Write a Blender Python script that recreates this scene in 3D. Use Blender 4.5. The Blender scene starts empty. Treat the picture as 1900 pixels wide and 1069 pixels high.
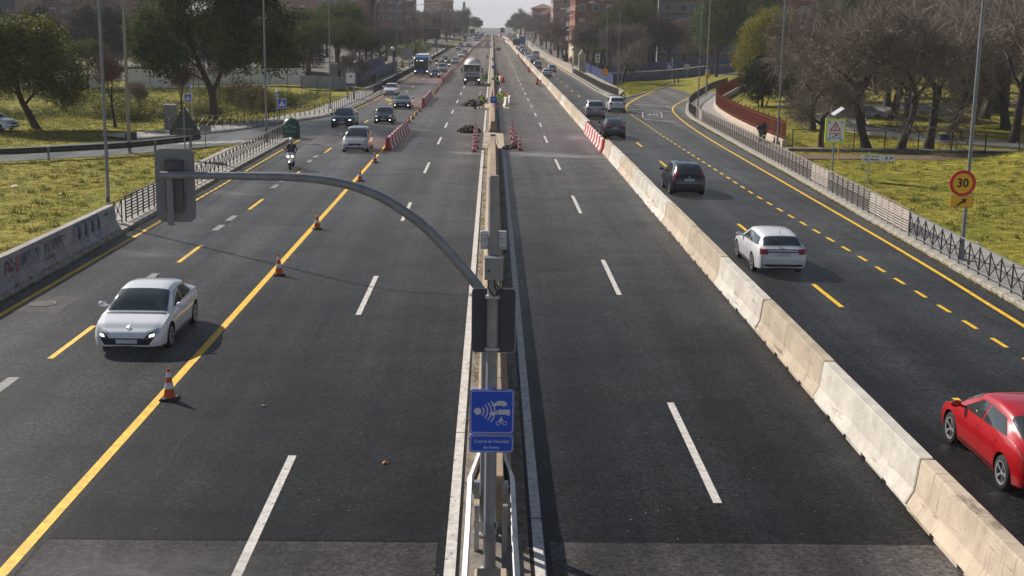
import bpy, math, random
import numpy as np
from mathutils import Vector, Matrix
from mathutils.bvhtree import BVHTree

random.seed(7)
PI = math.pi
S = bpy.context.scene
COL = S.collection

# ------------------------------------------------------------------ camera
cam_d = bpy.data.cameras.new('camera')
cam_o = bpy.data.objects.new('camera', cam_d)
COL.objects.link(cam_o)
cam_d.sensor_width = 36.0
cam_d.lens = 43.58
cam_d.shift_y = -0.01816
cam_d.clip_start = 0.2
cam_d.clip_end = 6000
_R = Vector((0.9997632, -0.01535912, 0.01541583))
_U = Vector((-0.01218199, 0.19198896, 0.98132148))
_W = Vector((0.0180319, 0.98127689, -0.19175639))
M4 = Matrix.Identity(4)
for i in range(3):
    M4[i][0] = _R[i]; M4[i][1] = _U[i]; M4[i][2] = -_W[i]
M4[2][3] = 8.4
cam_o.matrix_world = M4
S.camera = cam_o

# ------------------------------------------------------------------ sun, sky, exposure
SUN_DIR = Vector((1.05, -1.05, -1.0)).normalized()      # the way the light travels
EL = math.asin(-SUN_DIR.z)
AZ = math.atan2(-SUN_DIR.x, -SUN_DIR.y)                 # from +Y towards +X
sun_d = bpy.data.lights.new('sun', 'SUN')
sun_d.energy = 5.0
sun_d.angle = math.radians(0.6)
sun_d.color = (1.0, 0.93, 0.84)
sun_o = bpy.data.objects.new('sun', sun_d)
COL.objects.link(sun_o)
sun_o.rotation_euler = SUN_DIR.to_track_quat('-Z', 'Y').to_euler()
sun_o.location = (-60, 80, 60)

world = bpy.data.worlds.new('World')
S.world = world
world.use_nodes = True
nt = world.node_tree
for n in list(nt.nodes):
    nt.nodes.remove(n)
def wn(t): return nt.nodes.new(t)
wo = wn('ShaderNodeOutputWorld')
bg = wn('ShaderNodeBackground')
sky = wn('ShaderNodeTexSky')
sky.sky_type = 'NISHITA'
sky.sun_disc = False
sky.sun_elevation = EL
sky.sun_rotation = AZ
sky.altitude = 600
sky.air_density = 1.0
sky.dust_density = 1.0
tc = wn('ShaderNodeTexCoord')
mp = wn('ShaderNodeMapping'); mp.inputs['Scale'].default_value = (1.0, 1.0, 3.2)
nz = wn('ShaderNodeTexNoise'); nz.inputs['Scale'].default_value = 2.6; nz.inputs['Detail'].default_value = 7
rp = wn('ShaderNodeValToRGB')
rp.color_ramp.elements[0].position = 0.46; rp.color_ramp.elements[0].color = (0.0, 0.0, 0.0, 1)
rp.color_ramp.elements[1].position = 0.72; rp.color_ramp.elements[1].color = (0.22, 0.22, 0.22, 1)
mx = wn('ShaderNodeMix'); mx.data_type = 'RGBA'
mx.inputs['B'].default_value = (13.0, 13.2, 14.2, 1)       # veil of thin bright cloud
nt.links.new(tc.outputs['Generated'], mp.inputs['Vector'])
nt.links.new(mp.outputs['Vector'], nz.inputs['Vector'])
nt.links.new(nz.outputs['Fac'], rp.inputs['Fac'])
sx = wn('ShaderNodeSeparateXYZ'); nt.links.new(tc.outputs['Generated'], sx.inputs[0])
hr = wn('ShaderNodeMapRange'); hr.interpolation_type = 'SMOOTHSTEP'          # bright bank of cloud all round the horizon
hr.inputs[1].default_value = 0.0; hr.inputs[2].default_value = 0.16; hr.inputs[3].default_value = 0.92; hr.inputs[4].default_value = 0.0
nt.links.new(sx.outputs['Z'], hr.inputs[0])
mm_ = wn('ShaderNodeMath'); mm_.operation = 'MAXIMUM'
nt.links.new(rp.outputs['Color'], mm_.inputs[0]); nt.links.new(hr.outputs[0], mm_.inputs[1])
nt.links.new(mm_.outputs[0], mx.inputs['Factor'])
nt.links.new(sky.outputs['Color'], mx.inputs['A'])
nt.links.new(mx.outputs['Result'], bg.inputs['Color'])
bg.inputs['Strength'].default_value = 0.05
nt.links.new(bg.outputs['Background'], wo.inputs['Surface'])

S.view_settings.view_transform = 'Standard'
S.view_settings.look = 'None'
S.view_settings.exposure = 0.3
S.view_settings.gamma = 1.0
S.view_settings.use_curve_mapping = False

# ------------------------------------------------------------------ helpers
def road_z(y):
    if y < 150: return 0.0
    return 1.3e-5 * (min(y, 800) - 150) ** 2

def lerp(a, b, t): return a + (b - a) * t

def link(o):
    COL.objects.link(o); return o

class MB:
    """collects faces and builds one mesh object"""
    def __init__(s): s.v = []; s.f = []
    def add(s, vs, fs):
        n = len(s.v); s.v += [tuple(p) for p in vs]; s.f += [tuple(i + n for i in f) for f in fs]
        return s
    def box(s, x0, x1, y0, y1, z0, z1, m=None):
        vs = [Vector((x, y, z)) for z in (z0, z1) for y in (y0, y1) for x in (x0, x1)]
        if m: vs = [m @ p for p in vs]
        return s.add(vs, [(0, 2, 3, 1), (4, 5, 7, 6), (0, 1, 5, 4), (2, 6, 7, 3), (0, 4, 6, 2), (1, 3, 7, 5)])
    def cbox(s, x, y, z, sx, sy, sz, rz=0):
        m = Matrix.Translation((x, y, z)) @ Matrix.Rotation(rz, 4, 'Z')
        return s.box(-sx / 2, sx / 2, -sy / 2, sy / 2, -sz / 2, sz / 2, m)
    def bevbox(s, x0, x1, y0, y1, z0, z1, b=0.02, m=None):
        """box with chamfered vertical and top edges"""
        def ring(d, z): return [(x0 + d, y0 + b), (x0 + b, y0 + d), (x1 - b, y0 + d), (x1 - d, y0 + b), (x1 - d, y1 - b), (x1 - b, y1 - d), (x0 + b, y1 - d), (x0 + d, y1 - b)], z
        rings = [ring(0, z0), ring(0, z1 - b), ring(b * .9, z1)]
        vs = []; fs = []
        for r, z in rings: vs += [Vector((x, y, z)) for x, y in r]
        for k in range(2):
            for i in range(8): fs.append((k * 8 + i, k * 8 + (i + 1) % 8, k * 8 + 8 + (i + 1) % 8, k * 8 + 8 + i))
        fs.append(tuple(range(16, 24))); fs.append(tuple(reversed(range(8))))
        if m: vs = [m @ p for p in vs]
        return s.add(vs, fs)
    def beam(s, a, b, w, h=None):
        a = Vector(a); b = Vector(b); h = h or w
        d = (b - a)
        q = d.to_track_quat('Y', 'Z').to_matrix().to_4x4()
        return s.box(-w / 2, w / 2, 0, d.length, -h / 2, h / 2, Matrix.Translation(a) @ q)
    def tube(s, pts, r, n=8, caps=True):
        pts = [Vector(p) for p in pts]
        rs = r if isinstance(r, (list, tuple)) else [r] * len(pts)
        base = len(s.v); up = None
        for i, p in enumerate(pts):
            d = (pts[min(i + 1, len(pts) - 1)] - pts[max(i - 1, 0)])
            d = d.normalized() if d.length > 1e-9 else Vector((0, 0, 1))
            if up is None:
                up = d.orthogonal().normalized()
            up = (up - d * up.dot(d)); up = up.normalized() if up.length > 1e-6 else d.orthogonal().normalized()
            sd = d.cross(up)
            for k in range(n):
                a = 2 * PI * k / n
                s.v.append(tuple(p + (up * math.cos(a) + sd * math.sin(a)) * rs[i]))
        for i in range(len(pts) - 1):
            for k in range(n):
                s.f.append((base + i * n + k, base + i * n + (k + 1) % n, base + i * n + n + (k + 1) % n, base + i * n + n + k))
        if caps:
            s.f.append(tuple(base + k for k in reversed(range(n))))
            s.f.append(tuple(base + (len(pts) - 1) * n + k for k in range(n)))
        return s
    def lathe(s, prof, n=16, m=None, caps=True):
        base = len(s.v)
        for r, z in prof:
            for k in range(n):
                a = 2 * PI * k / n
                p = Vector((r * math.cos(a), r * math.sin(a), z))
                s.v.append(tuple(m @ p if m else p))
        for i in range(len(prof) - 1):
            for k in range(n):
                s.f.append((base + i * n + k, base + i * n + (k + 1) % n, base + i * n + n + (k + 1) % n, base + i * n + n + k))
        if caps:
            s.f.append(tuple(base + k for k in reversed(range(n))))
            s.f.append(tuple(base + (len(prof) - 1) * n + k for k in range(n)))
        return s
    def prism(s, poly, d0, d1, m=None):
        """2D polygon (x, z) extruded along y"""
        n = len(poly)
        vs = [Vector((x, d0, z)) for x, z in poly] + [Vector((x, d1, z)) for x, z in poly]
        if m: vs = [m @ p for p in vs]
        fs = [tuple(range(n)), tuple(reversed(range(n, 2 * n)))]
        for i in range(n): fs.append((i, n + i, n + (i + 1) % n, (i + 1) % n))
        return s.add(vs, fs)
    def loft(s, rings, closed=True, caps=True):
        n = len(rings[0]); base = len(s.v)
        for r in rings: s.v += [tuple(p) for p in r]
        for i in range(len(rings) - 1):
            for k in range(n if closed else n - 1):
                s.f.append((base + i * n + k, base + i * n + (k + 1) % n, base + i * n + n + (k + 1) % n, base + i * n + n + k))
        if caps and closed:
            s.f.append(tuple(base + k for k in reversed(range(n))))
            s.f.append(tuple(base + (len(rings) - 1) * n + k for k in range(n)))
        return s
    def ball(s, c, rx, ry, rz, n=12, k=8):
        rings = []
        for i in range(k + 1):
            t = -PI / 2 + PI * i / k
            rr = max(math.cos(t), 0.02)
            rings.append([(c[0] + rx * rr * math.cos(2 * PI * j / n), c[1] + ry * rr * math.sin(2 * PI * j / n), c[2] + rz * math.sin(t)) for j in range(n)])
        return s.loft(rings)
    def mesh(s, name, m=None, smooth=False):
        me = bpy.data.meshes.new(name)
        me.from_pydata(s.v, [], s.f)
        me.update()
        if m: me.materials.append(m)
        if smooth: smooth_mesh(me, smooth)
        return me
    def build(s, name, m=None, parent=None, smooth=False):
        return put(name, s.mesh(name, m, smooth), parent)

def smooth_mesh(me, ang=True):
    me.polygons.foreach_set('use_smooth', [True] * len(me.polygons))
    a = math.radians(40 if ang is True else ang)
    try: me.set_sharp_from_angle(angle=a)
    except Exception: pass

def put(name, me, parent=None, loc=None, rz=None, scale=None):
    o = bpy.data.objects.new(name, me)
    COL.objects.link(o)
    if parent: o.parent = parent
    if loc is not None: o.location = loc
    if rz is not None: o.rotation_euler = (0, 0, rz)
    if scale is not None: o.scale = scale
    return o

def empty(name, loc=(0, 0, 0), rz=0.0):
    o = bpy.data.objects.new(name, None)
    o.empty_display_size = 0.3
    COL.objects.link(o); o.location = loc; o.rotation_euler = (0, 0, rz)
    return o

def tag(o, label, cat, group=None):
    o['label'] = label; o['category'] = cat
    if group: o['group'] = group
    return o

def struct(o): o['kind'] = 'structure'; return o
def stuff(o): o['kind'] = 'stuff'; return o

def copy_tree(o, parent=None):
    c = o.copy(); COL.objects.link(c); c.parent = parent
    for ch in o.children:
        copy_tree(ch, c)
    return c

def set_mat(o, m, old=None):
    for sl in o.material_slots:
        if old is None or sl.material == old:
            sl.link = 'OBJECT'; sl.material = m

_ONES = ['', 'first', 'second', 'third', 'fourth', 'fifth', 'sixth', 'seventh', 'eighth', 'ninth', 'tenth', 'eleventh', 'twelfth',
         'thirteenth', 'fourteenth', 'fifteenth', 'sixteenth', 'seventeenth', 'eighteenth', 'nineteenth']
_TENS = ['', '', 'twent', 'thirt', 'fort', 'fift', 'sixt', 'sevent', 'eight', 'ninet']
def ordinal(n):
    if n < 20: return _ONES[n]
    if n < 100:
        t, u = divmod(n, 10)
        return _TENS[t] + ('ieth' if u == 0 else 'y-' + _ONES[u])
    return 'one-hundred-and-' + ordinal(n - 100) if n > 100 else 'hundredth'

# ------------------------------------------------------------------ materials
MATS = {}
def mat(name, col, rough=0.6, metal=0.0, var=0.0, vscale=3.0, bump=0.0, bscale=20.0, spec=0.5, coat=0.0, stretch=None, island=0.0, emit=None, col2=None, trans=0.0):
    if name in MATS: return MATS[name]
    m = bpy.data.materials.new(name); m.use_nodes = True
    t = m.node_tree; b = t.nodes['Principled BSDF']
    c = (*col, 1)
    b.inputs['Base Color'].default_value = c
    b.inputs['Roughness'].default_value = rough
    b.inputs['Metallic'].default_value = metal
    b.inputs['Specular IOR Level'].default_value = spec
    b.inputs['Coat Weight'].default_value = coat
    b.inputs['Coat Roughness'].default_value = 0.06
    if emit:
        b.inputs['Emission Color'].default_value = (*emit[:3], 1); b.inputs['Emission Strength'].default_value = emit[3]
    vec = None
    if var or bump or col2:
        tcn = t.nodes.new('ShaderNodeTexCoord'); vec = tcn.outputs['Object']
        if stretch:
            mpn = t.nodes.new('ShaderNodeMapping'); mpn.inputs['Scale'].default_value = stretch
            t.links.new(vec, mpn.inputs['Vector']); vec = mpn.outputs['Vector']
    src = None
    if var or col2:
        n = t.nodes.new('ShaderNodeTexNoise'); n.inputs['Scale'].default_value = vscale; n.inputs['Detail'].default_value = 6; n.inputs['Roughness'].default_value = 0.65
        t.links.new(vec, n.inputs['Vector'])
        r = t.nodes.new('ShaderNodeValToRGB')
        v = var
        lo = tuple(max(0, x * (1 - v)) for x in col); hi = tuple(min(1, x * (1 + v)) for x in col)
        if col2: lo, hi = col, col2
        r.color_ramp.elements[0].position = 0.36; r.color_ramp.elements[0].color = (*lo, 1)
        r.color_ramp.elements[1].position = 0.64; r.color_ramp.elements[1].color = (*hi, 1)
        t.links.new(n.outputs['Fac'], r.inputs['Fac']); src = r.outputs['Color']
    if island:
        gm = t.nodes.new('ShaderNodeNewGeometry')
        hs = t.nodes.new('ShaderNodeHueSaturation'); hs.inputs['Color'].default_value = c
        mr = t.nodes.new('ShaderNodeMapRange'); mr.inputs['To Min'].default_value = 1 - island; mr.inputs['To Max'].default_value = 1 + island
        t.links.new(gm.outputs['Random Per Island'], mr.inputs['Value'])
        t.links.new(mr.outputs['Result'], hs.inputs['Value'])
        if src: t.links.new(src, hs.inputs['Color'])
        src = hs.outputs['Color']
    if src: t.links.new(src, b.inputs['Base Color'])
    if bump:
        n2 = t.nodes.new('ShaderNodeTexNoise'); n2.inputs['Scale'].default_value = bscale; n2.inputs['Detail'].default_value = 4
        t.links.new(vec, n2.inputs['Vector'])
        bp = t.nodes.new('ShaderNodeBump'); bp.inputs['Strength'].default_value = bump; bp.inputs['Distance'].default_value = 0.02
        t.links.new(n2.outputs['Fac'], bp.inputs['Height']); t.links.new(bp.outputs['Normal'], b.inputs['Normal'])
    if trans:
        out = [x for x in t.nodes if x.type == 'OUTPUT_MATERIAL'][0]
        tr = t.nodes.new('ShaderNodeBsdfTranslucent'); tr.inputs['Color'].default_value = (min(1, col[0] * 1.6), min(1, col[1] * 1.6), col[2], 1)
        if src: t.links.new(src, tr.inputs['Color'])
        ms = t.nodes.new('ShaderNodeMixShader'); ms.inputs['Fac'].default_value = trans
        t.links.new(b.outputs['BSDF'], ms.inputs[1]); t.links.new(tr.outputs['BSDF'], ms.inputs[2]); t.links.new(ms.outputs['Shader'], out.inputs['Surface'])
    MATS[name] = m
    return m

def asphalt_mat(name, base, tint=(1, 1, 1), rough=0.62, streak=0.42, grain=1.0):
    """aggregate speckle, blotches and wheel-path streaks along the road"""
    m = bpy.data.materials.new(name); m.use_nodes = True
    t = m.node_tree; b = t.nodes['Principled BSDF']; L = t.links.new
    tcn = t.nodes.new('ShaderNodeTexCoord'); vec = tcn.outputs['Object']
    def noise(scale, detail=3, stretch=None, rg=0.6):
        v = vec
        if stretch:
            mm = t.nodes.new('ShaderNodeMapping'); mm.inputs['Scale'].default_value = stretch; L(vec, mm.inputs['Vector']); v = mm.outputs['Vector']
        n = t.nodes.new('ShaderNodeTexNoise'); n.inputs['Scale'].default_value = scale; n.inputs['Detail'].default_value = detail; n.inputs['Roughness'].default_value = rg
        L(v, n.inputs['Vector']); return n.outputs['Fac']
    def rng(sock, a, b_, lo, hi):
        r = t.nodes.new('ShaderNodeMapRange'); r.inputs[1].default_value = a; r.inputs[2].default_value = b_; r.inputs[3].default_value = lo; r.inputs[4].default_value = hi
        L(sock, r.inputs[0]); return r.outputs[0]
    def mul(a, b_):
        n = t.nodes.new('ShaderNodeMath'); n.operation = 'MULTIPLY'; L(a, n.inputs[0]); L(b_, n.inputs[1]); return n.outputs[0]
    vo = t.nodes.new('ShaderNodeTexVoronoi'); vo.inputs['Scale'].default_value = 25; L(vec, vo.inputs['Vector']); sp_ = t.nodes.new('ShaderNodeSeparateColor'); L(vo.outputs['Color'], sp_.inputs[0])
    f0 = rng(noise(9, 3, None, .7), .3, .7, .55, 1.5)
    f1 = mul(rng(sp_.outputs[0], 0, 1, 1 - .8 * grain, 1 + .95 * grain), f0)
    f2 = rng(noise(0.4, 6), .3, .7, .68, 1.34)
    f3 = rng(noise(1.0, 4, (1.15, 0.02, 1)), .3, .7, 1 - streak, 1 + streak)
    f4 = rng(noise(1.0, 3, (0.05, 1.6, 1)), .3, .7, .93, 1.07)
    # oil-darkened lane centres and paler wheel tracks
    sx_ = t.nodes.new('ShaderNodeSeparateXYZ'); L(vec, sx_.inputs[0]); wv = t.nodes.new('ShaderNodeMath'); wv.operation = 'SINE'; ml = t.nodes.new('ShaderNodeMath'); ml.operation = 'MULTIPLY_ADD'; ml.inputs[1].default_value = 2 * PI / 3.33; ml.inputs[2].default_value = .45
    L(sx_.outputs['X'], ml.inputs[0]); L(ml.outputs[0], wv.inputs[0]); f5 = mul(rng(wv.outputs[0], -1, 1, .78, 1.2), rng(noise(.12, 5), .38, .62, .76, 1.22))
    f = mul(mul(mul(f1, f2), mul(f3, f4)), f5)
    cm = t.nodes.new('ShaderNodeMix'); cm.data_type = 'RGBA'; cm.blend_type = 'MULTIPLY'; cm.inputs['Factor'].default_value = 1
    cm.inputs['A'].default_value = (base * tint[0], base * tint[1], base * tint[2], 1)
    cc = t.nodes.new('ShaderNodeCombineColor'); L(f, cc.inputs[0]); L(f, cc.inputs[1]); L(f, cc.inputs[2])
    L(cc.outputs[0], cm.inputs['B']); L(cm.outputs['Result'], b.inputs['Base Color'])
    L(rng(noise(0.7, 4), .3, .7, rough - .06, rough + .08), b.inputs['Roughness'])
    b.inputs['Specular IOR Level'].default_value = 0.10; b.inputs['Diffuse Roughness'].default_value = 0.8
    L(rng(f, .1, 1.9, .46, 1.3), b.inputs['Sheen Weight']); b.inputs['Sheen Roughness'].default_value = 0.2; b.inputs['Sheen Tint'].default_value = (.9, .88, .85, 1)   # sheen added to stand in for the road's brightness at grazing view
    bp = t.nodes.new('ShaderNodeBump'); bp.inputs['Strength'].default_value = 0.35; bp.inputs['Distance'].default_value = 0.012
    L(noise(38, 3), bp.inputs['Height']); L(bp.outputs['Normal'], b.inputs['Normal'])
    MATS[name] = m
    return m

M_ASPH = asphalt_mat('asphalt', 0.0165, (.98, 1, 1.06), .52)
M_ASPH_L = asphalt_mat('asphalt_worn', 0.042, (1, 0.99, 0.98), .52)
M_ASPH_B = asphalt_mat('asphalt_bridge', 0.08, (1.1, 1.0, 0.94), .6, grain=.45)
M_ASPH_D = asphalt_mat('asphalt_patch', 0.013, (1, 1, 1.02), .5)
M_SIDE = asphalt_mat('asphalt_side_road', 0.13, (1.03, 1, .97))
def road_paint(name, col, wear=.60):
    """thermoplastic line: scuffed, chipped down to the asphalt in places"""
    m = mat(name, col, .62, var=.2, vscale=5, bump=.25, bscale=40); t = m.node_tree; b = t.nodes['Principled BSDF']; old = b.inputs['Base Color'].links[0].from_socket
    tcn = t.nodes.new('ShaderNodeTexCoord'); ob = t.nodes.new('ShaderNodeObjectInfo'); ad = t.nodes.new('ShaderNodeVectorMath'); t.links.new(tcn.outputs['Object'], ad.inputs[0]); t.links.new(ob.outputs['Location'], ad.inputs[1])
    n = t.nodes.new('ShaderNodeTexNoise'); n.inputs['Scale'].default_value = 7; n.inputs['Detail'].default_value = 8; n.inputs['Roughness'].default_value = .78; t.links.new(ad.outputs[0], n.inputs['Vector'])
    r = t.nodes.new('ShaderNodeMapRange'); r.inputs[1].default_value = wear; r.inputs[2].default_value = wear + .05; r.inputs[4].default_value = .85; t.links.new(n.outputs['Fac'], r.inputs[0])
    x = t.nodes.new('ShaderNodeMix'); x.data_type = 'RGBA'; t.links.new(r.outputs[0], x.inputs['Factor']); t.links.new(old, x.inputs['A']); x.inputs['B'].default_value = (.04, .04, .042, 1); t.links.new(x.outputs['Result'], b.inputs['Base Color'])
    return m
M_PAINT_W = road_paint('road_paint_white', (0.58, 0.55, 0.51), .57)
M_PAINT_O = mat('road_paint_old', (0.2, 0.2, 0.195), .65, var=.3, vscale=7)
M_PAINT_Y = road_paint('road_paint_yellow', (0.80, 0.48, 0.02), .59)
M_CONC = mat('concrete', (0.36, 0.31, 0.25), .85, var=.25, vscale=2.2, bump=.35, bscale=14)
M_CONC_W = mat('concrete_whitewashed', (0.62, 0.57, 0.49), .85, var=.16, vscale=2.5, bump=.35, bscale=12)
M_CONC_T = mat('concrete_tan', (0.42, 0.34, 0.25), .88, var=.3, vscale=1.6, bump=.35, bscale=14)
M_CONC_D = mat('concrete_grimy', (0.20, 0.17, 0.14), .9, var=.35, vscale=3, bump=.4, bscale=10)
M_CONC_G = mat('concrete_grey', (0.36, 0.35, 0.34), .85, var=.2, vscale=3, bump=.3, bscale=12)
M_PAVE = mat('pavement', (0.30, 0.285, 0.265), .85, var=.22, vscale=1.4, bump=.3, bscale=9)
M_KERB = mat('kerbstone', (0.36, 0.32, 0.26), .85, var=.25, vscale=4, bump=.3, bscale=14)
M_SOIL = mat('soil', (0.14, 0.09, 0.055), .95, var=.4, vscale=2.5, bump=.8, bscale=7)
M_GALV = mat('galvanised_steel', (0.42, 0.43, 0.44), .42, .75, var=.12, vscale=5)
M_POLE = mat('grey_painted_steel', (0.27, 0.275, 0.29), .5, .35, var=.12, vscale=4)
M_POLE_D = mat('dark_grey_paint', (0.085, 0.088, 0.095), .5, .2, var=.1, vscale=5)
M_PANELB = mat('sign_back_dark', (0.055, 0.06, 0.075), .45, .2)
M_BACKB = mat('signal_backboard', (0.22, 0.215, 0.235), .5, .1, var=.08, vscale=4)
M_RUST = mat('railing_rusty', (0.26, 0.20, 0.155), .7, .2, var=.4, vscale=6)
M_RAIL_D = mat('railing_dark', (0.06, 0.055, 0.05), .6, .3, var=.3, vscale=6)
M_RAIL_W = mat('railing_cream', (0.50, 0.43, 0.36), .65, var=.25, vscale=6)
M_RED_F = mat('red_iron_paint', (0.20, 0.035, 0.018), .6, .1, var=.3, vscale=4)
M_BLUE = mat('blue_sign_face', (0.003, 0.075, 0.60), .5)
M_BLUE_H = mat('blue_hoarding', (0.008, 0.028, 0.14), .5, var=.2, vscale=2)
M_WHITE = mat('white_sign_face', (0.78, 0.78, 0.78), .4)
M_BLACK = mat('black_print', (0.012, 0.012, 0.014), .5)
M_RED_S = mat('red_sign_face', (0.68, 0.012, 0.014), .4)
M_AMBER = mat('amber_sign_face', (0.95, 0.50, 0.012), .4)
M_LIME = mat('fluorescent_yellow', (0.62, 0.80, 0.02), .5)
M_ORANGE = mat('cone_orange', (0.55, 0.085, 0.012), .5, var=.15, vscale=6)
M_REFLW = mat('reflective_white', (0.66, 0.65, 0.68), .4, var=.1, vscale=9)
M_RUBBER = mat('rubber_black', (0.018, 0.018, 0.02), .75, var=.2, vscale=9)
M_PLR = mat('plastic_red', (0.52, 0.02, 0.018), .45, var=.12, vscale=4)
M_PLW = mat('plastic_white', (0.74, 0.70, 0.66), .5, var=.12, vscale=4)
M_GLASS = mat('car_glass', (0.035, 0.042, 0.042), .05, spec=.9, coat=.8)
M_GLASSB = mat('window_glass', (0.05, 0.055, 0.06), .1, spec=.7)
M_TYRE = mat('tyre', (0.014, 0.014, 0.015), .85)
M_RIM = mat('alloy_rim', (0.55, 0.55, 0.57), .35, .6)
M_TRIM = mat('black_trim', (0.012, 0.012, 0.014), .5)
M_CHROME = mat('chrome', (0.6, 0.6, 0.62), .2, .95)
M_HEADL = mat('headlamp_lens', (0.55, 0.57, 0.60), .12, spec=.8, coat=.6)
M_HEADON = mat('headlamp_lit', (0.8, 0.78, 0.7), .2, emit=(1, .86, .6, 5))
M_TAIL = mat('tail_lamp', (0.32, 0.012, 0.014), .2, coat=.5)
M_PLATE = mat('licence_plate', (0.6, 0.6, 0.6), .45, var=.3, vscale=25)
M_BARK = mat('bark_dark', (0.05, 0.038, 0.03), .95, var=.35, vscale=4, bump=.8, bscale=9)
M_BARKP = mat('bark_pine', (0.075, 0.052, 0.04), .95, var=.4, vscale=4, bump=.8, bscale=7)
M_TWIG = mat('twigs_brown', (0.22, 0.175, 0.145), .9, island=.35)
M_TWIGP = mat('twigs_pale', (0.30, 0.255, 0.22), .9, island=.3)
M_TWIGR = mat('twigs_reddish', (0.19, 0.115, 0.09), .9, island=.3)
M_PINE = mat('pine_needles', (0.055, 0.075, 0.013), .8, island=.6, trans=.42)
M_PINEY = mat('pine_needles_yellow', (0.20, 0.18, 0.012), .7, island=.5, trans=.35)
M_OLIVE = mat('olive_leaves', (0.11, 0.115, 0.017), .65, island=.6, trans=.35)
M_HOLLY = mat('dark_leaves', (0.016, 0.024, 0.008), .85, spec=.2, island=.5, trans=.08)
M_CEDAR = mat('cedar_needles', (0.018, 0.03, 0.016), .8, island=.4, trans=.08)
M_RUSSET = mat('russet_leaves', (0.10, 0.045, 0.028), .8, island=.5, trans=.15)
M_SHRUB = mat('shrub_leaves', (0.12, 0.095, 0.028), .8, island=.5, trans=.15)
# ================================================================== the setting
def pl_interp(pts, y):
    """x of a polyline given as (y, x) pairs"""
    if y <= pts[0][0]: return pts[0][1]
    for (a, xa), (b, xb) in zip(pts, pts[1:]):
        if y <= b: return lerp(xa, xb, (y - a) / (b - a))
    return pts[-1][1]

LEFT_KERB = [(-60, -14.75), (95, -14.75), (121, -14.5), (140, -13.8), (200, -13.5), (900, -13.2)]
RIGHT_KERB = [(-60, 16.0), (25, 16.3), (37, 16.55), (50, 17.0), (75, 17.8), (116, 18.9), (125, 19.6), (132, 20.5), (139, 21.6), (139.5, 15.6), (152, 15.1),
              (156, 14.3), (225, 14.2), (300, 13.7), (350, 13.2), (900, 12.6)]

def zg(x, y):
    """lie of the land"""
    z = road_z(y)
    if x < -19 and y > 96:
        k = min(1, (-19 - x) / 8) * min(1, max(0, (y - 100) / 12))
        z += k * (-0.5 * math.exp(-((y - 122) / 12) ** 2) + 0.55 * min(1, max(0, (y - 130) / 26)))
        z += k * 0.12 * math.sin(x * 0.7 + y * .3) * math.exp(-((y - 130) / 25) ** 2)
    if x > 24 and 60 < y < 100:
        z += 1.5 * math.exp(-(((x - 37) / 5.5) ** 2 + ((y - 78) / 4.5) ** 2))
    if x > 26 and y > 92:
        z += 0.5 * min(1, (x - 26) / 14) * min(1, (y - 92) / 25)
    return z

def ground_grid():
    xs = [-1500, -900, -500, -300, -200, -140, -100] + [-80 + 1.6 * i for i in range(40)] + [-15.2, -13, 0, 12, 14.5, 16, 17.2, 18.5, 20] + [21 + 1.6 * i for i in range(36)] + [90, 120, 160, 240, 400, 700, 1500]
    ys = [-80, -40, 0] + [8 + 1.8 * i for i in range(100)] + [190, 200, 215, 235, 260, 290, 320, 360, 400, 450, 500, 560, 620, 700, 800, 1000, 1400, 2200, 4000]
    mb = MB()
    for y in ys:
        for x in xs:
            on = (pl_interp(LEFT_KERB, y) - .25 < x < (pl_interp(RIGHT_KERB, y) + .25))
            z = zg(x, y)
            if on: z -= 0.12
            elif 19 < x < 60 or -60 < x < -17.5:
                z += 0.03 * math.sin(x * 1.3 + 2 * math.sin(y * .5)) * math.sin(y * .9)
            mb.v.append((x, y, z))
    n = len(xs)
    for j in range(len(ys) - 1):
        for i in range(n - 1):
            mb.f.append((j * n + i, j * n + i + 1, j * n + n + i + 1, j * n + n + i))
    return mb

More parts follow.
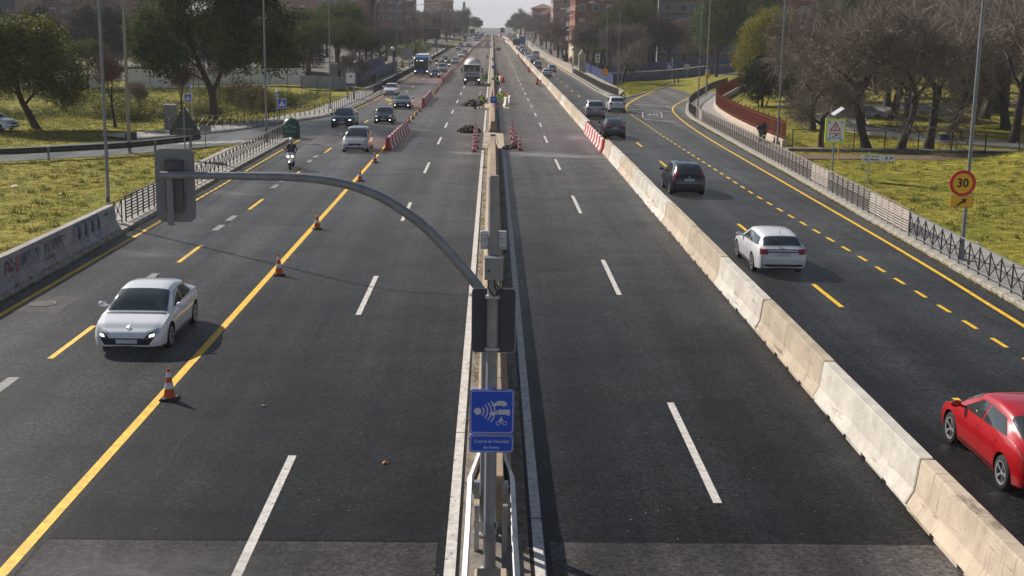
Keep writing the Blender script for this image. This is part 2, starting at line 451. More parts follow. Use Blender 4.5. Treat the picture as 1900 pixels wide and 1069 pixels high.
def grass_mat():
    m = bpy.data.materials.new('lawn'); m.use_nodes = True
    t = m.node_tree; b = t.nodes['Principled BSDF']; L = t.links.new
    tcn = t.nodes.new('ShaderNodeTexCoord'); v = tcn.outputs['Object']
    def noise(s, d=5):
        n = t.nodes.new('ShaderNodeTexNoise'); n.inputs['Scale'].default_value = s; n.inputs['Detail'].default_value = d; n.inputs['Roughness'].default_value = .7
        L(v, n.inputs['Vector']); return n.outputs['Fac']
    def ramp(f, a, b_, ca, cb):
        r = t.nodes.new('ShaderNodeValToRGB'); r.color_ramp.elements[0].position = a; r.color_ramp.elements[1].position = b_
        r.color_ramp.elements[0].color = (*ca, 1); r.color_ramp.elements[1].color = (*cb, 1); L(f, r.inputs['Fac']); return r.outputs['Color']
    g1 = ramp(noise(.35, 6), .36, .62, (0.19, 0.195, 0.025), (0.33, 0.275, 0.045))
    g2 = ramp(noise(1.6, 6), .4, .6, (0.55, 0.6, .5), (1.25, 1.2, 1.1))
    g3 = ramp(noise(14, 3), .3, .7, (0.6, .6, .6), (1.35, 1.35, 1.3))
    def mulc(a, c):
        x = t.nodes.new('ShaderNodeMix'); x.data_type = 'RGBA'; x.blend_type = 'MULTIPLY'; x.inputs['Factor'].default_value = 1
        L(a, x.inputs['A']); L(c, x.inputs['B']); return x.outputs['Result']
    g = mulc(mulc(g1, g2), g3)
    soil = ramp(noise(.22, 7), .60, .68, (0, 0, 0), (1, 1, 1))
    x = t.nodes.new('ShaderNodeMix'); x.data_type = 'RGBA'; L(soil, x.inputs['Factor']); L(g, x.inputs['A']); x.inputs['B'].default_value = (0.19, 0.125, 0.065, 1)
    L(x.outputs['Result'], b.inputs['Base Color']); b.inputs['Roughness'].default_value = .95; b.inputs['Specular IOR Level'].default_value = .15
    bp = t.nodes.new('ShaderNodeBump'); bp.inputs['Strength'].default_value = .9; bp.inputs['Distance'].default_value = .06
    L(noise(9, 4), bp.inputs['Height']); L(bp.outputs['Normal'], b.inputs['Normal'])
    return m
M_LAWN = grass_mat()
ground = struct(ground_grid().build('ground', M_LAWN, smooth=True))

def yrange(y0, y1, step):
    n = max(1, int(math.ceil((y1 - y0) / step)))
    return [y0 + (y1 - y0) * i / n for i in range(n + 1)]

def strip_y(x0f, x1f, y0, y1, dz, step=10, cols=1):
    """sheet between two x(y) edges, following the road profile"""
    mb = MB(); ys = yrange(y0, y1, step)
    for y in ys:
        a = x0f(y) if callable(x0f) else x0f; b = x1f(y) if callable(x1f) else x1f
        for c in range(cols + 1): mb.v.append((lerp(a, b, c / cols), y, road_z(y) + dz))
    n = cols + 1
    for j in range(len(ys) - 1):
        for c in range(cols): mb.f.append((j * n + c, j * n + c + 1, j * n + n + c + 1, j * n + n + c))
    return mb

def pairs_sheet(pairs, dz, sub=4):
    mb = MB(); P = []
    for (a, b), (c, d) in zip(pairs, pairs[1:]):
        for i in range(sub):
            t = i / sub
            P.append(((lerp(a[0], c[0], t), lerp(a[1], c[1], t)), (lerp(b[0], d[0], t), lerp(b[1], d[1], t))))
    P.append(pairs[-1])
    for a, b in P:
        for p in (a, b): mb.v.append((p[0], p[1], road_z(p[1]) + dz))
    for i in range(len(P) - 1): mb.f.append((2 * i, 2 * i + 1, 2 * i + 3, 2 * i + 2))
    return mb

def path_sheet(path, w, dz, parent, m, name, zf=None):
    """painted line of width w along a path"""
    mb = MB(); n = len(path)
    for i, p in enumerate(path):
        a = Vector(path[max(i - 1, 0)]); b = Vector(path[min(i + 1, n - 1)])
        d = (b - a).normalized(); nx, ny = -d.y, d.x
        z = (zf(p[0], p[1]) if zf else road_z(p[1])) + dz
        mb.v += [(p[0] + nx * w / 2, p[1] + ny * w / 2, z), (p[0] - nx * w / 2, p[1] - ny * w / 2, z)]
    for i in range(n - 1): mb.f.append((2 * i, 2 * i + 2, 2 * i + 3, 2 * i + 1))
    return mb.build(name, m, parent)

def densify(path, step):
    out = []
    for (a, b) in zip(path, path[1:]):
        L = math.dist(a, b); n = max(1, int(L / step))
        for i in range(n): out.append((lerp(a[0], b[0], i / n), lerp(a[1], b[1], i / n)))
    out.append(path[-1]); return out

def smooth_path(path, k=3, step=2.0):
    for _ in range(k):
        q = [path[0]]
        for a, b in zip(path, path[1:]):
            q += [(lerp(a[0], b[0], .25), lerp(a[1], b[1], .25)), (lerp(a[0], b[0], .75), lerp(a[1], b[1], .75))]
        q.append(path[-1]); path = q
    return densify(path, step)

RZ = 0.02
def xl(y): return pl_interp(LEFT_KERB, y)
def xr(y): return pl_interp(RIGHT_KERB, y)
main_road = struct(strip_y(lambda y: -7.2, xr, -60, 1000, RZ, 1.8).build('main_road', M_ASPH))
service_lane = struct(strip_y(xl, lambda y: -7.2, -60, 1000, RZ, 1.8).build('service_road', M_ASPH_L))
RAMP = [((14.9, 136), (21.1, 136)), ((15.2, 146), (22.6, 144)), ((16.4, 153.5), (24.0, 151)), ((19.0, 162), (26.6, 160.5)), ((23.4, 177), (30.6, 177)), ((29.4, 198.6), (36.3, 195)),
        ((39, 216), (44, 208)), ((60, 236), (63, 226)), ((140, 275), (142, 264))]
exit_ramp = struct(pairs_sheet(RAMP, RZ + .004, 5).build('exit_ramp', M_ASPH_B))
SIDE = [((-90, 44), (-90, 56)), ((-29.4, 74.5), (-32.4, 82.4)), ((-23.4, 79.5), (-26, 89)), ((-17.9, 87.7), (-21.8, 95.5)), ((-16, 90), (-19.8, 100)), ((-14.7, 92), (-17, 109)), ((-14.5, 94), (-15.5, 114.5)), ((-14.3, 96), (-14.3, 121))]
side_road = struct(pairs_sheet(SIDE, RZ + .006, 4).build('side_road', M_SIDE))

# asphalt seams and patches
def patch(x0, x1, y0, y1, m, dz=.004, name='asphalt_patch', par=None):
    return strip_y(x0, x1, y0, y1, RZ + dz, 3).build(name, m, par or main_road)
patch(-7.2, -.8, -20, 19.25, M_ASPH_B); patch(1.05, 16.2, -20, 19.3, M_ASPH_B)
patch(-14.7, -7.25, -20, 19.0, M_ASPH_B, par=service_lane)
patch(-7.2, -.8, 19.3, 20.6, M_ASPH_D); patch(-3.4, -1.2, 61, 78, M_ASPH_D); patch(1.4, 3.2, 106, 128, M_ASPH_D); patch(-10.4, -8.2, 52, 66, M_ASPH, par=service_lane); patch(4.6, 6.4, 33, 41, M_ASPH_D); patch(-13.6, -11.6, 66, 76, M_ASPH_D, par=service_lane); patch(12.3, 13.4, 58, 90, M_ASPH_D); patch(-6.9, -4.3, 112, 121, M_ASPH_D)
patch(10.2, 12.1, 40, 132, M_ASPH_D); patch(8.6, 9.6, 22, 60, M_ASPH_D)
patch(-13.9, -12.0, 92, 119, M_ASPH, par=service_lane)
mcp = strip_y(-14.0, -12.6, 35.4, 37.6, RZ + .004, 3).build('concrete_patch', M_ASPH_B, service_lane)
M_IRON = mat('cast_iron', (.03, .028, .026), .6, .5, var=.3, vscale=20)
mh = MB().lathe([(0.42, .0), (.42, .012), (.36, .016), (.34, .010), (.02, .014)], 20).build('manhole_cover', M_IRON, service_lane); mh.location = (-13.4, 36.6, RZ + .004)
M_TAR = mat('tar_seal', (.014, .014, .015), .4)
def crack(pts, w, par=main_road):
    r = random.Random(len(pts) * 13 + int(pts[0][1]))
    p = densify(pts, .16); dx = [0.0]
    for _ in p[1:]: dx.append(dx[-1] * .93 + r.gauss(0, .028))
    p = [(x + d + r.uniform(-.012, .012), y + .4 * d) for (x, y), d in zip(p, dx)]
    path_sheet(p, w * .75, RZ + .0055, par, M_TAR, 'crack')
crack([(-6.2, 22), (-6.5, 30), (-6.15, 37), (-6.5, 44)], .035)
crack([(-4.4, 34), (-4.7, 37), (-4.3, 40), (-4.6, 43)], .03)
crack([(-7.2, 46.8), (-.7, 47.3)], .045); crack([(1, 48.2), (7.4, 48.6)], .05); crack([(-14, 47), (-7.3, 47)], .04, service_lane)
crack([(9, 31), (10, 32.5), (13, 32), (16, 33)], .04); crack([(-11.3, 26), (-11.25, 60), (-11.3, 92), (-11.2, 130)], .06, service_lane)
crack([(-13.2, 38), (-13.25, 60), (-13.2, 88)], .05, service_lane); crack([(-14, 38.4), (-9, 38.3), (-7.3, 38.4)], .035, service_lane)
crack([(-7, 66), (-1, 66.3)], .05); crack([(1, 70), (7.3, 70.5)], .05); crack([(-13.4, 122), (-7.4, 122.5)], .06, service_lane); crack([(-7, 104), (-.7, 104.4)], .05)
crack([(-3, 24), (-2.7, 27), (-3.1, 30)], .025); crack([(5.5, 30), (5.8, 34), (5.4, 37)], .025); crack([(3, 52), (3.4, 56), (2.8, 60)], .03)

# painted markings
M_PAINT_F = mat('road_paint_faded', (.36, .355, .34), .65, var=.45, vscale=6)
def dash_mesh(w, L, m):
    mb = MB(); n = 4
    for i in range(n + 1): mb.v += [(-w / 2, L * i / n, 0), (w / 2, L * i / n, 0)]
    for i in range(n): mb.f.append((2 * i, 2 * i + 1, 2 * i + 3, 2 * i + 2))
    return mb.mesh('lane_dash', m)
def dashes(x, starts, w, L, m, par=main_road, name='lane_dash', xf=None):
    me = dash_mesh(w, L, m)
    for y in starts:
        o = put(name, me, par, (xf(y) if xf else x, y, road_z(y) + RZ + .007))
        s = (road_z(y + L) - road_z(y)) / L
        rz = math.atan2(-(xf(y + L) - xf(y)), L) if xf else 0
        o.rotation_euler = (math.atan(s), 0, rz)
def line(x, y0, y1, w, m, par=main_road, name='edge_line'):
    f = x if callable(x) else (lambda y: x)
    strip_y(lambda y: f(y) - w / 2, lambda y: f(y) + w / 2, y0, y1, RZ + .007, 8).build(name, m, par)
for a, b in [(-10, 24.9), (24.93, 85.6), (100.6, 127.5), (150, 700)]: line(-.57, a, b, .18, M_PAINT_W)
for a, b in [(-10, 20.3), (20.33, 86), (101, 133), (150, 700)]: line(.86, a, b, .18, M_PAINT_W)
dashes(-3.85, [17.6 + 18.0 * k for k in range(5)], .16, 5.8, M_PAINT_W)
dashes(-3.9, [104.5 + 17.2 * k for k in range(26)], .16, 5.8, M_PAINT_W)
dashes(4.17, [21.1 + 17.72 * k for k in range(5)], .16, 6.1, M_PAINT_W)
dashes(4.3, [107 + 12.9 * k for k in range(32)], .16, 4.4, M_PAINT_W)
line(-7.45, -10, 430, .2, M_PAINT_Y)
dashes(-11.05, [17.4 + 13.0 * k for k in range(20)], .15, 3.5, M_PAINT_Y, service_lane)
dashes(-11.3, [y for y in [37.2, 39.9, 50.4, 53.0, 64.0, 66.6, 76.5, 79.3, 27.2, 24.6]], .28, 1.5, M_PAINT_O, service_lane, 'worn_dash')
line(-14.1, -10, 92.5, .16, M_PAINT_Y, service_lane)
line(lambda y: xl(y) + .55, 121, 420, .14, M_PAINT_Y, service_lane)
dashes(10.95, [24.3 + 13.1 * k for k in range(24)], .16, 3.5, M_PAINT_Y)
def dotx(y): return pl_interp([(20, 14.2), (45, 14.1), (64, 13.75), (100, 13.75), (124, 13.95), (134, 14.4)], y)
dashes(0, [22 + 2.12 * k for k in range(53)], .14, 1.05, M_PAINT_Y, main_road, 'yellow_dot', dotx)
RYE = smooth_path([(15.0, 14), (15.66, 35), (16.14, 45.9), (16.57, 70), (17.14, 101.5), (18.3, 123.7), (19.6, 136), (22.2, 147), (26, 161), (31, 181), (36.5, 197)], 2, 3)
path_sheet(RYE, .16, RZ + .011, main_road, M_PAINT_Y, 'edge_line')
path_sheet(smooth_path([(14.45, 134.5), (15.3, 141), (17.3, 151), (20.2, 164), (26, 186), (32, 204)], 2, 3), .2, RZ + .011, exit_ramp, M_PAINT_Y, 'edge_line')
path_sheet([(16.2, 141.3), (20.4, 136.9)], .45, RZ + .012, exit_ramp, M_PAINT_F, 'transverse_bar')
path_sheet([(14.9, 132.6), (16.9, 130.9)], .4, RZ + .012, main_road, M_PAINT_F, 'transverse_bar'); path_sheet([(17.0, 130.8), (18.8, 129.2)], .4, RZ + .012, main_road, M_PAINT_F, 'transverse_bar')
path_sheet([(14.5, 117.9), (15.7, 116.5)], .4, RZ + .012, main_road, M_PAINT_F, 'transverse_bar'); path_sheet([(15.8, 116.4), (17.1, 114.6)], .4, RZ + .012, main_road, M_PAINT_F, 'transverse_bar')

FONT_CACHE = {}
def text_mesh(txt, size, m, thick=0.002, bold=0.0):
    cu = bpy.data.curves.new('lettering', 'FONT'); cu.body = txt; cu.size = size; cu.extrude = thick; cu.offset = bold
    cu.align_x = 'CENTER'; cu.align_y = 'CENTER'; cu.resolution_u = 3
    o = bpy.data.objects.new('lettering', cu); COL.objects.link(o)
    dg = bpy.context.evaluated_depsgraph_get()
    me = bpy.data.meshes.new_from_object(o.evaluated_get(dg))
    me.name = 'lettering'
    bpy.data.objects.remove(o); bpy.data.curves.remove(cu)
    me.materials.clear(); me.materials.append(m)
    return me
def rrect(w, h, r, n=4):
    pts = []
    for cx, cz, a0 in ((w / 2 - r, h / 2 - r, 0), (-w / 2 + r, h / 2 - r, 90), (-w / 2 + r, -h / 2 + r, 180), (w / 2 - r, -h / 2 + r, 270)):
        for i in range(n + 1):
            a = math.radians(a0 + 90 * i / n); pts.append((cx + r * math.cos(a), cz + r * math.sin(a)))
    return pts
def frame_faces(mb, outer, inner, y=0.0, flat=False):
    n = len(outer); b = len(mb.v)
    for p in outer + inner: mb.v.append((p[0], p[1], 0) if flat else (p[0], y, p[1]))
    for i in range(n): mb.f.append((b + i, b + (i + 1) % n, b + n + (i + 1) % n, b + n + i))
    return mb
lim = frame_faces(MB(), rrect(2.0, 8.5, .5), rrect(1.75, 7.8, .4), flat=True).build('speed_marking_frame', M_PAINT_F, main_road); lim.location = (16.05, 124.3, RZ + .012); lim.rotation_euler = (0, 0, -.12)
lt = put('speed_marking_digits', text_mesh('40', 1.3, M_PAINT_F, 0), main_road, (16.05, 124.3, RZ + .012), -.12, (1, 3.6, 1))
arr = MB().add([(-.1, 0, 0), (.1, 0, 0), (.1, 3, 0), (-.1, 3, 0), (-.55, 3.0, 0), (.55, 3.0, 0), (0, 5, 0)], [(0, 1, 2, 3), (4, 5, 6)]).build('lane_arrow', M_PAINT_Y, service_lane); arr.location = (-12.4, 146, RZ + .008); arr.rotation_euler = (0, 0, PI + .2)
for k in range(6):
    z0 = MB().add([(-.25, 0, 0), (.25, 0, 0), (.25, 3.0, 0), (-.25, 3.0, 0)], [(0, 1, 2, 3)]).build('zebra_stripe', M_PAINT_W, side_road)
    z0.location = (-21.8 + .95 * k, 87.0 + .55 * k, RZ + .012); z0.rotation_euler = (0, 0, -.75)

# pale slurry washed over the right carriageway and dusty work area
def stain_mat(name, col, amt, sc):
    m = bpy.data.materials.new(name); m.use_nodes = True; t = m.node_tree; b = t.nodes['Principled BSDF']
    b.inputs['Base Color'].default_value = (*col, 1); b.inputs['Roughness'].default_value = .8
    tcn = t.nodes.new('ShaderNodeTexCoord'); n = t.nodes.new('ShaderNodeTexNoise'); n.inputs['Scale'].default_value = sc; n.inputs['Detail'].default_value = 7; n.inputs['Roughness'].default_value = .7
    t.links.new(tcn.outputs['Object'], n.inputs['Vector'])
    gr = t.nodes.new('ShaderNodeTexGradient'); gr.gradient_type = 'SPHERICAL'
    mpn = t.nodes.new('ShaderNodeMapping'); t.links.new(tcn.outputs['Object'], mpn.inputs['Vector']); t.links.new(mpn.outputs['Vector'], gr.inputs['Vector'])
    r = t.nodes.new('ShaderNodeMapRange'); r.inputs[1].default_value = .35; r.inputs[2].default_value = .7; r.inputs[3].default_value = 0; r.inputs[4].default_value = amt
    t.links.new(n.outputs['Fac'], r.inputs[0])
    mu = t.nodes.new('ShaderNodeMath'); mu.operation = 'MULTIPLY'; t.links.new(r.outputs[0], mu.inputs[0]); t.links.new(gr.outputs['Fac'], mu.inputs[1])
    t.links.new(mu.outputs[0], b.inputs['Alpha'])
    return m
def stain(x, y, sx, sy, m, dz=.0085, rz=0):
    o = MB().add([(math.cos(a) , math.sin(a), 0) for a in [2 * PI * i / 24 for i in range(24)]], [tuple(range(24))]).build('stain', m, main_road)
    o.location = (x, y, road_z(y) + RZ + dz); o.scale = (sx, sy, 1); o.rotation_euler = (0, 0, rz)
MS1 = stain_mat('slurry_stain', (.4, .4, .4), 1.0, 2.2); MS2 = stain_mat('dust_stain', (.24, .2, .155), .9, 2.0); MS3 = stain_mat('pale_wear', (.2, .2, .2), .8, 1.4)
stain(2.9, 83.4, 3.2, 2.6, MS1); stain(-1.6, 83.6, 1.9, 1.6, MS1, .009); stain(5.6, 82.3, 3.2, 1.8, MS1, .0095)
stain(-2.4, 131, 3.4, 6, MS2); stain(2.6, 136, 2.8, 7, MS2); stain(-1.9, 99, 2.4, 5, MS2, .009); stain(2.2, 95, 2.0, 6, MS2, .009); stain(-1.8, 90, 1.6, 5, MS2, .0095); stain(6.5, 97, 1.0, 3, MS1, .01); stain(-2.5, 186, 3, 9, MS2)
stain(-5.0, 17.9, 2.2, 1.2, MS3, .0095); stain(-12.5, 45, 2.2, 1.2, MS3); stain(-12.8, 62, 2, 1.6, MS3); stain(-11.5, 88, 3, 2, MS3)

# kerbs and pavements
def sweep(path, prof, closed=True, zf=None):
    """profile of (side, z) swept along a path of (x, y); side grows to the right of the walk"""
    rings = []; n = len(path)
    for i, p in enumerate(path):
        a = Vector(path[max(i - 1, 0)]); b = Vector(path[min(i + 1, n - 1)]); d = (b - a).normalized()
        z = zf(p[0], p[1]) if zf else road_z(p[1])
        rings.append([(p[0] + d.y * s, p[1] - d.x * s, z + h) for s, h in prof])
    return MB().loft(rings, closed)
KP = [(-.18, -.1), (-.18, .15), (-.02, .15), (0, .12), (0, -.1)]
def kerb_run(path, name='kerb', side=1, stones=False, m=None):
    prof = [(s * side, z) for s, z in KP]
    o = sweep(path, prof).build(name, m or M_KERB); struct(o); return o
kerbs_l = struct(empty('kerb'))
stone = MB().bevbox(-.20, 0, 0.006, .994, -.08, .15, .02).mesh('kerb_stone', M_KERB)
for k in range(0, 73):
    y = 19.5 + k; put('kerb_stone', stone, kerbs_l, (-14.75, y, RZ))
kerbs_r = struct(empty('kerb'))
stone_r = MB().bevbox(0, .22, 0.006, .994, -.08, .15, .02).mesh('kerb_stone', M_KERB)
RK = densify([(16.3, 25), (16.55, 37), (17.0, 50), (17.8, 75), (18.9, 116), (19.6, 125), (20.5, 132)], .05)
RK = smooth_path([(16.3, 25), (16.55, 37), (17.0, 50), (17.8, 75), (18.9, 116), (19.6, 125), (20.5, 132), (22.6, 144), (24, 151), (26.6, 160.5), (30.6, 177), (36.3, 195), (44, 208)], 2, .25)
def along(path, step):
    """points and headings every step metres"""
    out = []; acc = 0; nxt = 0
    for a, b in zip(path, path[1:]):
        L = math.dist(a, b)
        while nxt <= acc + L + 1e-9:
            t = (nxt - acc) / L if L else 0
            out.append((lerp(a[0], b[0], t), lerp(a[1], b[1], t), math.atan2(b[1] - a[1], b[0] - a[0]))); nxt += step
        acc += L
    return out
for x, y, h in along(RK, 1.0)[:150]: put('kerb_stone', stone_r, kerbs_r, (x, y, road_z(y) + RZ), h - PI / 2)
kerb_run([(-14.75, 19.4), (-14.75, -30)], side=1); kerb_run([(16.3, 24.9), (16.0, -30)], side=-1)
kerb_run(smooth_path([(-26, 89), (-21.8, 95.5), (-19.8, 100), (-17, 109), (-15.5, 114.5), (-14.55, 121), (-13.8, 140), (-13.5, 200)], 2, 2) + [(-13.4, y) for y in range(215, 801, 15)], side=-1)
NOSE = [(13.2, 350), (13.7, 300), (14.2, 225), (14.3, 170), (14.7, 158), (15.4, 152.4), (16.3, 153.2), (19.0, 162), (23.4, 177), (29.4, 198.6), (39, 216), (60, 236)]
kerb_run(densify(list(reversed(NOSE)), 4), side=1)
kerb_run([(13.2, 351), (12.6, 800)], side=-1)
# left pavement beside the near lane, and the one beyond the junction
pv = [((-14.95, 19), (-16.9, 19)), ((-14.95, 49), (-16.9, 49)), ((-14.95, 54), (-17.0, 54)), ((-14.95, 67), (-17.7, 67)), ((-14.95, 82), (-17.7, 83)), ((-14.95, 90), (-16.6, 88.2)), ((-14.9, 92), (-15.1, 91.6))]
pavement_l = struct(pairs_sheet(pv, .16, 3).build('pavement', M_PAVE))
pv2 = [((-26, 89.2), (-29, 92)), ((-22.0, 95.7), (-24.6, 98)), ((-20.0, 100), (-22.5, 102)), ((-17.2, 109), (-19.6, 111)), ((-15.7, 114.5), (-18.4, 117)), ((-14.75, 121), (-17.6, 122)), ((-14.0, 140), (-17, 140)), ((-13.7, 200), (-17.2, 200)), ((-13.6, 300), (-17, 300)), ((-13.4, 420), (-16.5, 420))]
struct(pairs_sheet(pv2, .16, 6).build('pavement', M_PAVE))
pv3 = [((16.5, 20), (19.0, 20)), ((16.75, 37), (19.1, 37)), ((17.2, 50), (19.4, 50)), ((18.0, 75), (20.6, 75)), ((19.1, 116), (22.0, 114)), ((19.8, 125), (23.0, 125)), ((20.7, 132), (23.6, 131)), ((22.8, 144), (25.8, 142.5)), ((26.8, 160.3), (30, 157.5)), ((30.8, 176.8), (34, 174)), ((36.5, 194.8), (39.5, 190))]
struct(pairs_sheet(pv3, .16, 6).build('pavement', M_PAVE))
pv4 = [((14.6, 158.5), (15.9, 156)), ((14.5, 170), (18.0, 170)), ((14.4, 225), (18.2, 225)), ((13.9, 300), (17.4, 300)), ((13.4, 350), (16.5, 350)), ((12.8, 700), (16, 700))]
struct(pairs_sheet(pv4, .16, 8).build('pavement', M_PAVE))
# park drive with kerb behind the right-hand trees
DRIVE = smooth_path([(46, 92), (38, 95), (33, 104), (31.5, 113), (34, 121), (39, 130), (50, 140), (75, 150)], 3, 1.5)
path_sheet(DRIVE, 4.6, .05, None, M_ASPH_B, 'park_drive', zg)['kind'] = 'structure'
kerbp = [(x, y) for x, y in DRIVE]
struct(sweep([(p[0] , p[1]) for p in kerbp], [(2.3, -.05), (2.3, .16), (2.45, .16), (2.45, -.05)], zf=zg).build('kerb', M_KERB))
struct(sweep(kerbp, [(-2.45, -.05), (-2.45, .16), (-2.3, .16), (-2.3, -.05)], zf=zg).build('kerb', M_KERB))
bare = struct(path_sheet(smooth_path([(20.3, 84), (26, 84.5), (36, 84), (50, 84)], 2, 1.5), 3.0, .055, None, M_SOIL, 'soil_strip', zg))
M_YARD = mat('packed_earth', (.10, .085, .068), .95, var=.3, vscale=.3, bump=.5, bscale=5)
for nm, pts in (('site_yard', [((-19.2, 169), (-140, 169)), ((-18.6, 200), (-140, 200)), ((-17.6, 300), (-140, 300)), ((-17.0, 430), (-140, 430)), ((-14.0, 800), (-140, 800))]), ('verge_earth', [((18.8, 215), (24, 215)), ((18.4, 226), (120, 250)), ((17.5, 300), (120, 300)), ((16.6, 350), (120, 350)), ((16.1, 700), (120, 700)), ((14, 800), (120, 800))])):
    mb = MB(); P = []
    for (a, b), (c, d) in zip(pts, pts[1:]):
        for i in range(8): t_ = i / 8; P.append(((lerp(a[0], c[0], t_), lerp(a[1], c[1], t_)), (lerp(b[0], d[0], t_), lerp(b[1], d[1], t_))))
    P.append(pts[-1])
    for a, b in P:
        for i in range(13): x, y = lerp(a[0], b[0], i / 12), lerp(a[1], b[1], i / 12); mb.v.append((x, y, zg(x, y) + .10))
    for j in range(len(P) - 1):
        for i in range(12): mb.f.append((j * 13 + i, j * 13 + i + 1, j * 13 + 14 + i, j * 13 + 13 + i))
    struct(mb.build(nm, M_YARD, smooth=True))
struct(MB().add([(-900, 795, road_z(800) + .012), (900, 795, road_z(800) + .012), (900, 3800, road_z(800) + .012), (-900, 3800, road_z(800) + .012)], [(0, 1, 2, 3)]).build('distant_ground', M_YARD))
# median strip
median_strip = struct(strip_y(-.42, .70, -20, 700, RZ + .012, 10).build('median_strip', M_CONC_D))
strip_y(-.62, .95, 87.3, 100.4, RZ + .018, 3).build('screed_slab', M_CONC_T, median_strip)
strip_y(-1.5, 1.9, 131, 138, RZ + .02, 3).build('screed_slab', M_CONC_T, median_strip)
strip_y(-1.1, 1.3, 182, 190, RZ + .02, 3).build('screed_slab', M_CONC_T, median_strip)
# ================================================================== barriers, cones, rails
def nj_profile(b=.31, t=.105, h=.92, foot=.09, knee=.30, kz=.34):
    k = lerp(b, t, .62)
    half = [(b, foot), (k, kz), (t + .012, h - .03), (t, h)]
    return half
def nj_block(L, m, b=.31, t=.105, h=.92, notch=4, seed=0, gap=.012, chip=0.0):
    """precast concrete barrier block with drain slots under it; runs along +y from 0"""
    half = nj_profile(b, t, h)
    r = random.Random(seed)
    mb = MB()
    ys = [gap, .05] + [L * i / 8 for i in range(1, 8)] + [L - .05, L - gap]
    rings = []
    for i, y in enumerate(ys):
        e = .012 if i in (0, len(ys) - 1) else 0
        j = r.uniform(-.004, .004)
        ring = [(x - e + j, y, z - (e if z > .5 else 0)) for x, z in half] + [(-x + e + j, y, z - (e if z > .5 else 0)) for x, z in reversed(half)]
        rings.append(ring)
    mb.loft(rings)
    n = notch; seg = L / n
    for i in range(n):
        a = i * seg + (gap if i == 0 else .11); c = (i + 1) * seg - (gap if i == n - 1 else .11)
        mb.box(-b + r.uniform(0, chip), b - r.uniform(0, chip), a + r.uniform(0, chip), c, 0, .0905)
    return mb.mesh('concrete_block', m)

def concrete_mat(name, base, dirt, sc=1.0, thr=.52, seed=0):
    """weathered precast: run-off streaks down the sides, grime, chipped pale spots"""
    m = bpy.data.materials.new(name); m.use_nodes = True; t = m.node_tree; b = t.nodes['Principled BSDF']; L = t.links.new
    tcn = t.nodes.new('ShaderNodeTexCoord'); oi = t.nodes.new('ShaderNodeObjectInfo')
    ad = t.nodes.new('ShaderNodeVectorMath'); ad.operation = 'MULTIPLY_ADD'
    L(oi.outputs['Random'], ad.inputs[0]); ad.inputs[1].default_value = (40, 40, 40); L(tcn.outputs['Object'], ad.inputs[2]); v = ad.outputs[0]
    def noise(s, st=None, d=6):
        q = v
        if st:
            mm = t.nodes.new('ShaderNodeMapping'); mm.inputs['Scale'].default_value = st; L(v, mm.inputs['Vector']); q = mm.outputs['Vector']
        n = t.nodes.new('ShaderNodeTexNoise'); n.inputs['Scale'].default_value = s; n.inputs['Detail'].default_value = d; n.inputs['Roughness'].default_value = .68; L(q, n.inputs['Vector']); return n.outputs['Fac']
    def ramp(f, a, b_, ca, cb):
        r = t.nodes.new('ShaderNodeValToRGB'); r.color_ramp.elements[0].position = a; r.color_ramp.elements[1].position = b_
        r.color_ramp.elements[0].color = (*ca, 1); r.color_ramp.elements[1].color = (*cb, 1); L(f, r.inputs['Fac']); return r.outputs['Color']
    c1 = ramp(noise(1.3 * sc), .35, .65, tuple(x * .82 for x in base), tuple(min(1, x * 1.14) for x in base))
    k = ramp(noise(1.0, (.8, 5.5, .55)), thr, thr + .16, (0, 0, 0), (.8, .8, .8))
    x = t.nodes.new('ShaderNodeMix'); x.data_type = 'RGBA'; L(k, x.inputs['Factor']); L(c1, x.inputs['A']); x.inputs['B'].default_value = (*dirt, 1)
    c2 = ramp(noise(11, None, 4), .30, .36, (.55, .5, .45), (1, 1, 1))
    c3 = ramp(noise(1.0, (1.5, .55, 9), 5), .60, .66, (1, 1, 1), (.52, .48, .45))      # tyre scuffs along the block
    c2m = t.nodes.new('ShaderNodeMix'); c2m.data_type = 'RGBA'; c2m.blend_type = 'MULTIPLY'; c2m.inputs['Factor'].default_value = 1; L(c2, c2m.inputs['A']); L(c3, c2m.inputs['B']); c2 = c2m.outputs['Result']
    y = t.nodes.new('ShaderNodeMix'); y.data_type = 'RGBA'; y.blend_type = 'MULTIPLY'; y.inputs['Factor'].default_value = 1; L(x.outputs['Result'], y.inputs['A']); L(c2, y.inputs['B'])
    rv = t.nodes.new('ShaderNodeMapRange'); rv.inputs[3].default_value = .86; rv.inputs[4].default_value = 1.1; L(oi.outputs['Random'], rv.inputs[0])
    hs = t.nodes.new('ShaderNodeHueSaturation'); L(rv.outputs[0], hs.inputs['Value']); L(y.outputs['Result'], hs.inputs['Color'])
    L(hs.outputs['Color'], b.inputs['Base Color']); b.inputs['Roughness'].default_value = .9; b.inputs['Specular IOR Level'].default_value = .25
    bp = t.nodes.new('ShaderNodeBump'); bp.inputs['Strength'].default_value = .45; bp.inputs['Distance'].default_value = .02; L(noise(16, None, 4), bp.inputs['Height']); L(bp.outputs['Normal'], b.inputs['Normal'])
    MATS[name] = m
    return m
MC_TAN = concrete_mat('barrier_bare_concrete', (.50, .415, .32), (.27, .21, .15), thr=.56)
MC_WHT = concrete_mat('barrier_whitewash', (.61, .565, .50), (.40, .33, .25), thr=.61)
MC_MED = concrete_mat('median_concrete', (.38, .29, .205), (.20, .145, .10), thr=.54)
MC_GRY = concrete_mat('parapet_grey', (.40, .38, .36), (.26, .24, .22), thr=.56)

